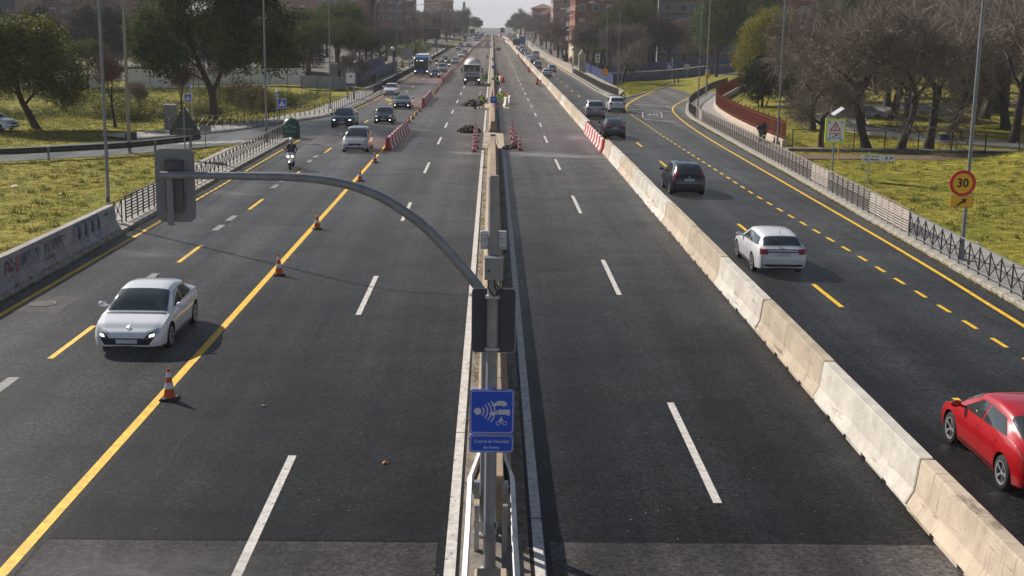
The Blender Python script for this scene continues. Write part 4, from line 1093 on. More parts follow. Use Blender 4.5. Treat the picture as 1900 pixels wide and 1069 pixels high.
# globe lamps
gl_m = mat('globe_white', (.8, .8, .78), .3)
for x, y, z, lab in [(-16.9, 214.4, 4.5, 'white globe lamp beside the street lamps left of the blue bus'), (-15.3, 330, 4.9, 'small far white globe lamp on the left pavement'), (16.8, 262, 4.1, 'white globe lamp on the right pavement near the cream pylon'), (16.3, 420, 5.6, 'tiny far globe lamp on the right pavement')]:
    e = empty('globe_lamp', (x, y, road_z(y) + .16)); zz = z - road_z(y) - .16
    MB().lathe([(.09, 0), (.05, zz - .35)], 10).build('post', M_POLE_D, e); MB().ball((0, 0, zz), .36, .36, .36, 16, 10).build('globe', gl_m, e, smooth=True); MB().lathe([(.05, zz - .4), (.12, zz - .34)], 10).build('collar', M_POLE_D, e); tag(e, lab, 'globe lamp')

# ---- road signs
def sign_root(name, x, y, h, label, z=.03, m=None, r=.035):
    e = empty(name, (x, y, z)); MB().lathe([(r, 0), (r, h)], 10).build('post', m or M_GALV, e, smooth=True); tag(e, label, 'sign'); return e
def crosswalk_face(e, cx, zc_, s):
    p = plate(rrect(s, s * 1.12, .03), -.06, -.04, M_WHITE, e, 'sign_panel', (cx, 0, zc_))
    plate(rrect(s * .9, s * 1.0, .02), -.064, -.0605, M_BLUE, p, 'blue_field')
    plate([(-.36 * s, -.30 * s), (.36 * s, -.30 * s), (0, .40 * s)], -.068, -.0645, M_WHITE, p, 'triangle')
    mb = MB(); mb.prism(shift(disc(.045 * s, 10), 0, .2 * s), -.071, -.0685); mb.prism([(-.04 * s, .15 * s), (.05 * s, .15 * s), (.04 * s, -.02 * s), (-.04 * s, -.02 * s)], -.071, -.0685)
    mb.prism([(-.04 * s, -.02 * s), (0, -.02 * s), (-.08 * s, -.25 * s), (-.12 * s, -.25 * s)], -.0715, -.0685); mb.prism([(0, -.02 * s), (.04 * s, -.02 * s), (.12 * s, -.25 * s), (.08 * s, -.25 * s)], -.071, -.0682)
    mb.build('walking_figure', M_BLACK, p)
    plate([(-.36 * s, -.45 * s), (.36 * s, -.45 * s), (.36 * s, -.36 * s), (-.36 * s, -.36 * s)], -.0665, -.064, M_BLUE, p, 'zebra_bar')
def striped_marker(e, zc_):
    MB().lathe([(.085, zc_ - .26), (.085, zc_ + .26), (.05, zc_ + .3)], 12).build('marker', M_WHITE, e, smooth=True)
    for k in range(2): MB().lathe([(.088, zc_ - .17 + .2 * k), (.088, zc_ - .06 + .2 * k)], 12, caps=False).build('blue_band', M_BLUE, e)
e = sign_root('crosswalk_sign', -24.5, 102.4, 2.9, 'blue pedestrian crossing sign in front of the big pine trunk', r=.05); crosswalk_face(e, -.3, 2.3, .56); striped_marker(e, 3.0)
e = sign_root('crosswalk_sign', -15.55, 90.8, 3.1, 'blue pedestrian crossing sign beside the green bottle bank', .16, M_POLE, .045); crosswalk_face(e, .35, 2.55, .62); striped_marker(e, 3.2)
e = sign_root('crosswalk_sign', 28.4, 197.5, 2.9, 'small blue pedestrian crossing sign on the grass by the exit ramp', .03); crosswalk_face(e, -.4, 2.75, .85); striped_marker(e, 3.6)
e = sign_root('warning_triangle_back', -18.74, 76.2, 3.3, 'large dark triangular warning sign seen from behind on the left lawn', .02, M_POLE, .045)
plate([(-.95, 1.72), (.95, 1.72), (.88, 1.6), (-.88, 1.6)][::-1], .05, .07, M_PANELB, e, 'lower_edge'); plate([(-.98, 1.725), (.98, 1.725), (.06, 3.3), (-.06, 3.3)], .05, .07, M_PANELB, e, 'sign_back')
MB().box(-.5, .5, .03, .049, 1.95, 2.0).build('stiffener', M_POLE, e); letters('CE', .05, M_REFLW, e, (.3, .046, 1.82))
e = sign_root('reversed_sign', -19.4, 84.6, 1.5, 'small grey plate seen from behind beside the zebra crossing', .03, M_POLE); plate(rrect(.8, .42, .03), .04, .06, M_POLE, e, 'plate_back', (0, 0, 1.28))
e = sign_root('speed_limit_sign', 0, 0, .01, 'red ringed amber thirty limit disc on the right street lamp', r=.001); e.location = (17.55, 45.1, .16)
for ch in list(e.children): bpy.data.objects.remove(ch)
MB().box(-.13, .13, -.15, .12, 2.75, 2.8).build('clamp', M_GALV, e)
d30 = plate(disc(.48, 40), -.19, -.16, M_RED_S, e, 'disc', (-.26, 0, 2.88)); plate(disc(.365, 40), -.194, -.1905, M_AMBER, d30, 'amber_field')
letters('30', .44, M_BLACK, d30, (0, -.1965, 0), 'digits', 1.0, .012)
pl = plate(rrect(.84, .40, .02), -.19, -.165, M_AMBER, e, 'arrow_plate', (-.24, 0, 2.2)); frame_faces(MB(), rrect(.84, .4, .02), rrect(.81, .37, .02), -.191).build('border', M_BLACK, pl)
plate([(-.2, -.13), (-.15, -.17), (.06, -.02), (.1, -.075), (.19, .12), (-.03, .11), (.02, .045)], -.194, -.1905, M_BLACK, pl, 'arrow'); MB().box(-.13, .13, -.16, .12, 2.18, 2.22).build('clamp', M_GALV, e)
e = sign_root('school_warning_sign', 20.05, 72.3, 3.7, 'yellow framed pedestrian warning sign with a small solar panel on top', .03, M_POLE, .05)
p = plate(rrect(1.18, 1.42, .05), -.12, -.05, M_LIME, e, 'frame', (0, 0, 2.72)); plate(rrect(1.0, 1.24, .04), -.125, -.1205, M_WHITE, p, 'white_field')
plate([(-.34, .0), (.34, .0), (0, .56)], -.13, -.1255, M_RED_S, p, 'triangle'); plate([(-.22, .065), (.22, .065), (0, .43)], -.134, -.1305, M_WHITE, p, 'inner_triangle')
mb = MB(); mb.prism(shift(disc(.03, 10), 0, .33), -.138, -.1345); mb.prism([(-.03, .29), (.04, .29), (.03, .2), (-.03, .2)], -.138, -.1345); mb.prism([(-.03, .2), (0, .2), (-.05, .08), (-.08, .08)], -.1385, -.1345); mb.prism([(0, .2), (.03, .2), (.08, .08), (.05, .08)], -.138, -.1342); mb.build('walking_figure', M_BLACK, p)
frame_faces(MB(), rrect(.64, .32, .07), rrect(.56, .24, .05), -.1256).build('arrow_box', M_BLACK, p).location = (0, 0, -.27)
plate([(-.17, -.06), (-.14, -.1), (.06, 0), (.09, -.05), (.18, .08), (.0, .08), (.03, .04)], -.1285, -.1255, M_BLACK, p, 'arrow', (0, 0, -.27))
for sx in (-1, 1):
    for sz in (-1, 1): plate(disc(.07, 14), -.132, -.1255, M_POLE, p, 'beacon', (sx * .37, 0, sz * .5))
so = MB().box(-.36, .36, -.25, .25, -.02, .02).build('solar_panel', M_DEV, e); so.location = (.1, 0, 3.85); so.rotation_euler = (.2, -.6, 0)
e = sign_root('yellow_stake', 22.0, 78.2, 2.4, 'thin yellow cable guard stake behind the pedestrian warning sign', .03, mat('yellow_plastic', (.75, .5, .02), .5), .035); e['category'] = 'stake'
e = sign_root('direction_sign', 19.97, 65.1, 2.2, 'white finger sign to a cultural centre on the right lawn', .03)
p = plate(rrect(1.72, .36, .05), -.07, -.05, M_WHITE, e, 'sign_panel', (.48, 0, 1.88)); frame_faces(MB(), rrect(1.72, .36, .05), rrect(1.69, .33, .045), -.0712).build('border', M_POLE, p)
letters('centro  cultural', .12, M_BLACK, p, (-.38, -.073, .09), bold=.001); letters('Sara  Montiel', .145, M_BLACK, p, (-.36, -.073, -.07), bold=.004)
plate(shift([(-.05, .08), (.05, .08), (.05, -.04), (0, -.09), (-.05, -.04)], .42, 0), -.0735, -.0705, M_BLUE, p, 'crest'); plate(shift([(-.1, -.07), (-.07, -.1), (.03, .0), (.07, -.05), (.09, .09), (-.06, .07), (-.0, .03)], .66, 0), -.0735, -.0705, M_BLACK, p, 'arrow')
e = sign_root('speed_limit_sign', 16.75, 185.7, 2.7, 'small amber disc reading fifty with a red ring by the right-hand tree', .05); d5 = plate(disc(.53, 32), -.06, -.04, M_RED_S, e, 'disc', (0, 0, 2.1)); plate(disc(.41, 32), -.064, -.0605, M_AMBER, d5, 'amber_field'); letters('50', .5, M_BLACK, d5, (0, -.0665, 0), 'digits', 1, .01)
e = sign_root('parking_rule_sign', 17.1, 204, 4.4, 'yellow framed small sign with blue square and red ring on the right pavement', .16); p = plate(rrect(.75, 1.35, .05), -.07, -.05, M_LIME, e, 'panel', (0, 0, 3.5)); plate(rrect(.6, 1.2, .04), -.075, -.0705, M_WHITE, p, 'white_field'); plate(rrect(.4, .45, .03), -.08, -.0755, M_BLUE, p, 'blue_square', (0, 0, .22)); plate(disc(.22, 20), -.08, -.0755, M_RED_S, p, 'red_ring', (0, 0, -.3)); plate(disc(.15, 20), -.085, -.0805, M_BLUE, p, 'blue_disc', (0, 0, -.3))
e = sign_root('round_sign_back', 31.6, 203, 2.9, 'round grey sign seen from behind on the grass by the ramp', .05); plate(disc(.5, 28), .04, .06, M_GALV, e, 'disc_back', (0, 0, 2.5))
e = sign_root('grey_meter_box', 35.5, 206, 2.0, 'small grey box on a post before the blue hoarding', .05); MB().bevbox(-.3, .3, -.15, .15, 1.3, 2.0, .03).build('box', M_CONC_G, e); e['category'] = 'box'
for i, (x, y) in enumerate([(28.6, 190.2), (29.5, 192.4)]):
    o = MB().lathe([(.09, 0), (.09, .85), (.11, .87), (.11, .95), (.04, 1.02)], 12).build('bollard', mat('bollard_iron', (.07, .03, .03), .5), None, smooth=True); o.location = (x - .5, y + 2.2, .04); tag(o, f'dark iron bollard at the ramp crossing, {"left" if i == 0 else "right"} one of the pair', 'bollard', 'bollards at the ramp')
o = empty('flexible_post', (16.0, 150.3, RZ + .01)); MB().lathe([(.13, 0), (.09, .05), (.085, .8), (.05, .84)], 12).build('tube', mat('green_post', (.015, .05, .035), .5), o, smooth=True); MB().lathe([(.088, .55), (.088, .68)], 12, caps=False).build('reflective_band', M_REFLW, o); MB().lathe([(.089, .3), (.088, .4)], 12, caps=False).build('reflective_band', M_REFLW, o); tag(o, 'dark green flexible post at the nose of the exit ramp', 'bollard')
# blue square sign on the median and its twin far off
for y, s, lab in [(117.5, .62, 'blue square sign on a short post standing on the median wall'), (213, .5, 'tiny blue sign on the median wall beyond the work site'), (262, .5, 'far small blue plate on the median wall')]:
    e = empty('median_sign', (XM + .06, y, road_z(y) + RZ + .93)); MB().lathe([(.03, 0), (.03, .5)], 8).build('post', M_POLE_D, e); p = plate(rrect(s, s, .03), -.05, -.03, M_BLUE, e, 'panel', (0, 0, .72)); tag(e, lab, 'sign')
    plate([(-.04, -.2), (.04, -.2), (.04, .2), (-.04, .2)], -.054, -.0505, M_LILAC, p, 'mark'); plate([(-.18, .02), (.18, .02), (.18, .1), (-.18, .1)], -.0545, -.0508, M_LILAC, p, 'mark')
# cabinets and bottle bank
M_CAB = mat('cabinet_grey', (.22, .205, .185), .7, var=.2, vscale=4)
e = empty('utility_cabinet', (-24.95, 97.2, .03)); MB().bevbox(-.42, .42, -.3, .3, 0, 2.0, .02).build('body', M_CAB, e); MB().bevbox(-.47, .47, -.35, .35, 2.001, 2.1, .02).build('cap', M_CONC_G, e); MB().box(-.36, .36, -.312, -.301, .15, 1.85).build('door', M_CAB, e); MB().add([(-.15, -.315, 1.2), (-.1, -.315, 1.2), (.0, -.315, .9), (-.04, -.315, .86)], [(0, 1, 2, 3)]).build('graffiti_tag', M_REFLW, e); tag(e, 'tall grey utility cabinet with pale cap and scrawls on the left lawn', 'cabinet')
e = empty('utility_cabinet', (-24.1, 98.2, .03)); MB().bevbox(-.3, .3, -.25, .25, 0, 1.5, .02).build('body', M_CAB, e); MB().bevbox(-.34, .34, -.29, .29, 1.501, 1.58, .02).build('cap', M_CONC_G, e); tag(e, 'shorter utility cabinet behind the large triangle sign', 'cabinet')
M_GRN = mat('bottle_bank_green', (.008, .085, .05), .45, var=.2, vscale=5)
e = empty('bottle_bank', (-14.95, 93.1, RZ + .01))
MB().lathe([(.60, 0), (.66, .05), (.67, .75), (.64, .95), (.52, 1.25), (.34, 1.42), (.12, 1.49)], 24).build('body', M_GRN, e, smooth=True); MB().ball((0, 0, 1.48), .12, .12, .06, 10, 6).build('lifting_cap', M_GRN, e, smooth=True)
for k, (a, c) in enumerate([(-.35, .85), (.0, .98), (.32, .85), (-.2, .55), (.22, .52)]):
    P = [(a - .14 + .05 * i, c + .06 * math.sin(i * 2.3 + k)) for i in range(7)]
    mbg = MB()
    for x, z in P:
        rr = .674 if z < .75 else lerp(.674, .645, (z - .75) / .2); yy = -math.sqrt(max(.01, rr * rr - x * x)) - .006; mbg.v += [(x, yy, z - .014), (x, yy, z + .014)]
    for i in range(6): mbg.f.append((2 * i, 2 * i + 2, 2 * i + 3, 2 * i + 1))
    mbg.build('graffiti_tag', M_REFLW, e)
tag(e, 'dark green domed bottle bank with white scrawls at the road edge', 'bottle bank')

# ---- big sign boards of the avenue
def board(x0, x1, z0, z1, y, m, label, posts=2, txt=None):
    cx = (x0 + x1) / 2; w = x1 - x0; h = z1 - z0; g = road_z(y)
    e = empty('sign_board', (cx, y, g + .1)); zc_ = (z0 + z1) / 2 - g - .1
    p = plate(rrect(w, h, .1), 0, .12, m, e, 'board', (0, 0, zc_)); tag(e, label, 'sign board')
    frame_faces(MB(), rrect(w, h, .1), rrect(w - .25, h - .25, .08), -.004).build('border', M_POLE if txt is None else M_BLACK, p)
    for k in range(posts):
        x = 0 if posts == 1 else lerp(-w * .3, w * .3, k)
        MB().box(x - .1, x + .1, .13, .33, 0, zc_ + h * .4).build('post', M_POLE, e)
    for k in range(3): MB().box(-w * .48, w * .48, .121, .16, zc_ - h * .35 + h * .35 * k, zc_ - h * .35 + h * .35 * k + .08).build('stiffener', M_POLE, e)
    return e, p
M_BRD = mat('board_back', (.06, .062, .068), .6)
board(-18.4, -13.5, 4.9, 7.8, 330, M_BRD, 'large dark sign board seen from behind above the left pavement')
board(-17.8, -15.7, 2.0, 4.0, 245, M_CONC_G, 'square grey board seen from behind left of the blue bus', 2)
board(-14.5, -10.9, 6.0, 8.3, 450, M_BRD, 'second dark sign board from behind farther along the left side'); board(-9.3, -4.6, 8.8, 11.4, 600, M_BRD, 'far dark sign board over the left lanes at the end of the road')
board(-16.5, -13.8, 4.8, 7.2, 520, M_CONC_G, 'pale far sign board from behind on the left')
e, p = board(11.6, 14.8, 4.5, 7.0, 445, M_WHITE, 'white direction board for a city district on the right of the avenue'); letters('Aluche', .85, M_BLACK, p, (0, -.006, .55), bold=.02); plate([(-.12, -.1), (.1, -.55), (-.1, -.6), (.5, -.9), (.55, -.3), (.35, -.45), (.1, 0)], -.01, -.005, M_BLACK, p, 'arrow', (.6, 0, .1)); frame_faces(MB(), disc(.35, 16), disc(.27, 16), -.006).build('ring_mark', M_BLACK, p).location = (-.7, 0, -.4)
e, p = board(-16.55, -15.35, 1.55, 3.2, 141.5, M_WHITE, 'white notice board with a blue foot on the left lawn', 2); plate(rrect(1.0, .25, .03), -.012, -.006, M_BLUE_H, p, 'blue_strip', (0, 0, -.6)); plate(rrect(.18, .25, .02), -.012, -.006, M_BLACK, p, 'mark', (0.05, 0, .3))
e, p = board(10.4, 12.4, 6.6, 8.4, 640, M_CONC_G, 'tiny pale far board on the right of the avenue')
# ================================================================== railings and fences
def zr(x, y): return road_z(y) + .16
def run_bays(path, bay, pieces, root, zf=zr, last_post=None):
    """places copies of bay pieces (name, mesh) along a path; a bay is modelled along +x with unit length"""
    st = along(path, bay)
    for (x, y, h), (x1, y1, h1) in zip(st, st[1:]):
        L = math.dist((x, y), (x1, y1)); hd = math.atan2(y1 - y, x1 - x)
        for nm, me, fixed in pieces:
            o = put(nm, me, root, (x, y, zf(x, y)), hd, None if fixed else (L, 1, 1))
    if last_post: x, y, h = st[-1]; put(last_post[0], last_post[1], root, (x, y, zf(x, y)), h)
def rail_sweep(path, w, z0, z1, root, m, name, zf=zr):
    sweep(path, [(-w / 2, z0), (-w / 2, z1), (w / 2, z1), (w / 2, z0)], zf=zf).build(name, m, root)

# X-lattice
def lattice(path, label, m=M_RAIL_D, mr=M_RAIL_D, bay=1.02, h=.98, group='lattice railings', zf=zr):
    root = empty('lattice_railing')
    post = MB().box(-.022, .022, -.022, .022, 0, h).mesh('post', m)
    b1 = MB().beam((.02, .012, .17), (.98, .012, h - .04), .028, .022).mesh('brace', m); b2 = MB().beam((.02, -.012, h - .04), (.98, -.012, .17), .028, .022).mesh('brace', m)
    bs = MB().lathe([(.05, -.025), (.05, .025)], 8, Matrix.Translation((.5 * bay, 0, (h + .13) / 2)) @ Matrix.Rotation(PI / 2, 4, 'X')).mesh('boss', m)
    run_bays(path, bay, [('post', post, 1), ('brace', b1, 0), ('brace', b2, 0), ('boss', bs, 1)], root, zf, ('post', post))
    P = densify(path, bay)
    rail_sweep(P, .05, h, h + .04, root, mr, 'top_rail', zf); rail_sweep(P, .035, .12, .15, root, mr, 'bottom_rail', zf)
    tag(root, label, 'railing', group); return root
M_LAT = mat('lattice_iron', (.042, .038, .035), .55, .3, var=.25, vscale=6)
lattice([(-15.2, 57.0), (-15.2, 92)], 'dark iron lattice railing along the left kerb behind the signal head', M_LAT, M_RUST)
LAT2 = smooth_path([(-24.5, 95.9), (-22.6, 97.9), (-20.5, 102), (-18.0, 110), (-16.5, 115), (-15.25, 119)], 2, .5)
lattice(LAT2, 'dark lattice railing curving round the far side of the side road', M_LAT, M_RUST)
lattice(list(reversed([(16.4, 22), (16.75, 33), (17.0, 40), (17.35, 50.4)])), 'dark lattice railing at the right edge beside the thirty sign', M_LAT, M_POLE)
lattice([(-15.45, 49.7), (-15.3, 51.2)], 'short lattice panel between the graffiti block and the lamp post', M_LAT, M_RUST, .75)

# panels of horizontal bars
def bar_panels(path, label, m_of, bay=2.05, h=1.05, nb=8, group='horizontal bar railings', mtop=M_RUST):
    root = empty('bar_railing')
    cache = {}
    st = along(path, bay); rr = random.Random(int(path[0][1]))
    for i, ((x, y, hd), (x1, y1, _)) in enumerate(zip(st, st[1:])):
        L = math.dist((x, y), (x1, y1)); hd = math.atan2(y1 - y, x1 - x); m = m_of(i)
        if m.name not in cache:
            cache[m.name] = (MB().box(-.026, .026, -.026, .026, 0, h).mesh('post', m), MB().box(.0, 1, -.014, .014, -.024, .024).mesh('bar', m))
        pm, bm = cache[m.name]
        put('post', pm, root, (x, y, zr(x, y)), hd); put('post', pm, root, (lerp(x, x1, .5), lerp(y, y1, .5), zr(x, y)), hd)
        for k in range(nb):
            o = put('bar', bm, root, (x, y, zr(x, y) + .17 + (h - .27) * k / (nb - 1)), hd, (L, 1, 1)); o.rotation_euler[1] = rr.uniform(-.004, .004)
    put('post', pm, root, (x1, y1, zr(x1, y1)), hd)
    rail_sweep(densify(path, bay), .07, h, h + .045, root, mtop, 'top_rail')
    tag(root, label, 'railing', group); return root
HB = smooth_path([(17.4, 50.7), (18.25, 77), (18.95, 101.8), (19.45, 118.5)], 2, .5)
M_RAIL_B = mat('railing_brown', (.095, .07, .055), .7, .2, var=.3, vscale=5)
bar_panels(HB, 'long rusty railing of horizontal bars along the right kerb', lambda i: M_RAIL_W if i in (0, 1, 2, 7, 8, 31) else M_RAIL_B)
bar_panels([(-15.25, 51.6), (-15.22, 56.8)], 'grey railing of horizontal bars left of the signal head', lambda i: M_RAIL_D, 1.73, 1.05, 7, mtop=M_RAIL_D)
# upright bars beyond the junction on the left
def upright_rail(path, label, bay=1.25, h=1.05, m=M_RAIL_D, mr=M_RUST, infill=0):
    root = empty('upright_railing'); post = MB().box(-.03, .03, -.03, .03, 0, h).mesh('post', m)
    run_bays(path, bay, [('post', post, 1)], root, zr, ('post', post)); P = densify(path, 3)
    rail_sweep(P, .09, h, h + .06, root, mr, 'top_rail'); rail_sweep(P, .06, .1, .16, root, m, 'bottom_rail')
    if infill:
        mb = MB()
        for x, y, hd in along(path, infill): mb.cbox(x, y, zr(x, y) + h / 2 + .08, .022, .022, h - .16, hd)
        stuff(mb.build('balusters', m, root))
    tag(root, label, 'railing', 'upright bar railings'); return root
upright_rail([(-15.2, 119.3), (-14.45, 141), (-14.3, 151)], 'brown railing of upright posts left of the white hatchback')
upright_rail([(-14.3, 151.3), (-14.1, 200), (-13.95, 300), (-13.8, 430)], 'dark dense railing along the left pavement past the blue bus', 2.5, 1.0, M_RAIL_D, M_RAIL_D, .14)
BK = smooth_path([(19.5, 119), (20.0, 126), (21.1, 133.5), (23.1, 143.8), (27.1, 160), (31.1, 176.5), (36.6, 194)], 2, .5)
upright_rail(BK, 'black dense railing round the inside of the exit ramp curve', 1.8, 1.0, M_RAIL_D, M_RAIL_D, .13)
M_RAIL_T = mat('parapet_brown', (.10, .078, .058), .75, var=.3, vscale=4)
upright_rail([(15.6, 154.0), (15.0, 170), (14.95, 200), (14.9, 226)], 'dark railing on the right pavement behind the white hatchbacks', 2.2, 1.0, M_RAIL_T, M_RUST, .16)
par = empty('parapet_wall'); PW = densify([(14.9, 230), (14.6, 270), (14.2, 300), (13.7, 350), (13.4, 420), (13.1, 560)], 6)
sweep(PW, [(-.15, 0), (-.15, .85), (.15, .85), (.15, 0)]).build('wall', MC_TAN, par); sweep(PW, [(-.22, .86), (-.22, 1.0), (.22, 1.0), (.22, .86)]).build('coping', M_CONC, par); tag(par, 'low tan parapet wall curving along the right side of the avenue', 'wall')
# red picket fence on a stone plinth
RF = smooth_path([(21.6, 91), (22.05, 110.8), (23.6, 131), (25.9, 144), (30.2, 159), (34.6, 174), (40, 186)], 2, .25)
rf = empty('red_picket_fence')
zf_r = lambda x, y: zg(x, y) + .02
sweep(RF, [(-.2, -.2), (-.2, .5), (-.16, .55), (.16, .55), (.2, .5), (.2, -.2)], zf=zf_r).build('plinth', MC_TAN, rf)
pick = MB().box(-.02, .02, -.03, .03, 0, 1.35).mesh('picket', M_RED_F); picp = MB().box(-.04, .04, -.04, .04, 0, 1.55).mesh('post', M_RED_F)
st = along(RF, .36)
for i, (x, y, hd) in enumerate(st[:270]): put('post' if i % 6 == 0 else 'picket', picp if i % 6 == 0 else pick, rf, (x, y, zf_r(x, y) + .56), hd)
for z in (.72, 1.72): rail_sweep(densify(RF, 2), .04, z, z + .05, rf, M_RED_F, 'rail', zf_r)
# thin sheet bars between the pickets
mbk = MB()
for x, y, hd in along(RF, .19): mbk.cbox(x, y, zf_r(x, y) + 1.22, .03, .014, 1.25, hd)
stuff(mbk.build('thin_bars', M_RED_F, rf))
tag(rf, 'red-brown iron picket fence on a pale plinth along the ramp pavement', 'fence')
# wire mesh park fence
wf = empty('wire_mesh_fence'); WF = densify([(21.6, 88.7), (28.2, 88.5), (37.7, 88.0), (52, 87.5)], 2.2)
M_WIRE = mat('rusty_wire', (.10, .05, .03), .7, .3)
wp = MB().box(-.035, .035, -.035, .035, 0, 1.55).mesh('post', M_WIRE)
for x, y in WF: put('post', wp, wf, (x, y, zg(x, y)))
rail_sweep(WF, .05, 1.5, 1.55, wf, M_WIRE, 'rail', zg); rail_sweep(WF, .05, .1, .15, wf, M_WIRE, 'rail', zg)
mbk = MB()
for x, y, hd in along(WF, .2): mbk.box(x - .003, x + .003, y - .003, y + .003, zg(x, y) + .12, zg(x, y) + 1.5)
for k in range(7):
    z = .3 + .17 * k
    for a, b in zip(WF, WF[1:]): mbk.beam((a[0], a[1], zg(*a) + z), (b[0], b[1], zg(*b) + z), .006)
stuff(mbk.build('wire_mesh', M_WIRE, wf)); tag(wf, 'rusty wire mesh park fence behind the lawn signs on the right', 'fence')
plate(rrect(.6, .4, .02), -.06, -.04, M_BLUE_H, wf, 'notice', (32.4, 88.3, 1.15))
ed = struct(MB().box(21.2, 52, 88.2, 89.2, -.1, .22).build('fence_footing', M_CONC_D))
# blue hoardings
def hoarding(path, h, label, z0=.1, m=M_BLUE_H, pan=2.4, zf=zg):
    root = empty('site_hoarding'); me = MB().box(.02, .98, -.02, .02, 0, h).mesh('panel', m); rb = MB().box(0, 1, -.035, -.021, h - .15, h - .08).mesh('rib', m)
    pm = MB().box(-.04, .04, -.03, .06, 0, h + .05).mesh('post', M_POLE_D)
    run_bays(path, pan, [('panel', me, 0), ('rib', rb, 0), ('post', pm, 1)], root, lambda x, y: zf(x, y) + z0); tag(root, label, 'hoarding', 'site hoardings'); return root
hoarding([(-18.6, 172), (-18.2, 200), (-17.9, 236)], 1.7, 'blue panel hoarding along the left pavement behind the pedestrian')
hoarding([(-20.6, 190), (-20.5, 205), (-20.3, 240)], 2.4, 'second blue hoarding farther back on the left')
hoarding([(18.4, 190), (18.4, 215), (18.6, 270)], 1.5, 'blue hoarding along the right pavement behind the lamp posts', .14)
hoarding([(18.6, 199.2), (31, 213), (46, 239), (70, 262)], 1.0, 'low blue hoarding in front of the stone wall by the ramp')
hoarding([(20, 212), (34, 224), (48, 246), (74, 268)], 2.6, 'tall blue hoarding behind the stone wall by the ramp')
sw = empty('stone_wall'); SWP = densify([(18.5, 200.6), (31, 214.4), (46, 240.4), (70, 263.4)], 3)
sweep(SWP, [(-.2, -.2), (-.2, 1.35), (.2, 1.35), (.2, -.2)], zf=zg).build('wall', M_CONC_D, sw); sweep(SWP, [(-.26, 1.36), (-.26, 1.5), (.26, 1.5), (.26, 1.36)], zf=zg).build('coping', M_CONC, sw); tag(sw, 'dark stone wall with a lit-toned coping between the blue hoardings', 'wall')  # coping paler than the wall: its lit top put into the colour
# white site fence and tarpaulins on the left
M_TARP = mat('white_tarpaulin', (.74, .70, .63), .7, var=.12, vscale=.6)
M_TARPG = mat('grey_green_net', (.33, .34, .32), .8, var=.2, vscale=.8)
hoarding([(-44, 152), (-37, 154.5), (-30, 160), (-22.5, 166)], 2.2, 'cream white site hoarding behind the pines on the left', .05, M_TARP, 2.6)
hoarding([(-24, 158), (-20, 161.5), (-19.2, 171)], 1.6, 'grey-green netted fence in front of the white hoarding', .05, M_TARPG, 2.4)
hoarding([(-60, 150), (-52, 150.5), (-45, 151.8)], 1.6, 'white site barrier behind the small round pine', .05, M_TARP, 2.6)
for i, (x, y) in enumerate([(-22.2, 182), (-21.8, 186), (-21.4, 190), (-21.0, 194), (-20.8, 198)]):
    e = empty('site_container', (x, y, zg(x, y) + .05), .05); MB().bevbox(-1.1, 1.1, -1.7, 1.7, 0, 2.5, .05).build('body', M_TARP if i % 2 else M_CONC_G, e); MB().box(-1.15, 1.15, -1.75, 1.75, 2.501, 2.6).build('roof', M_TARP, e)
    for k in range(5): MB().box(-.95 + .45 * k, -.88 + .45 * k, -1.73, -1.701, .15, 2.35).build('rib', M_CONC_G, e)
    tag(e, f'pale site container behind the blue hoarding, {ordinal(i + 1)} from the camera', 'container', 'site containers')
# ================================================================== vehicles
def pli(pts, u):
    if u <= pts[0][0]: return pts[0][1]
    for (a, va), (b, vb) in zip(pts, pts[1:]):
        if u <= b: return lerp(va, vb, (u - a) / (b - a) if b > a else 0)
    return pts[-1][1]
def smooth_arr(a, k):
    for _ in range(k): a = [a[0]] + [(a[i - 1] + 2 * a[i] + a[i + 1]) / 4 for i in range(1, len(a) - 1)] + [a[-1]]
    return a

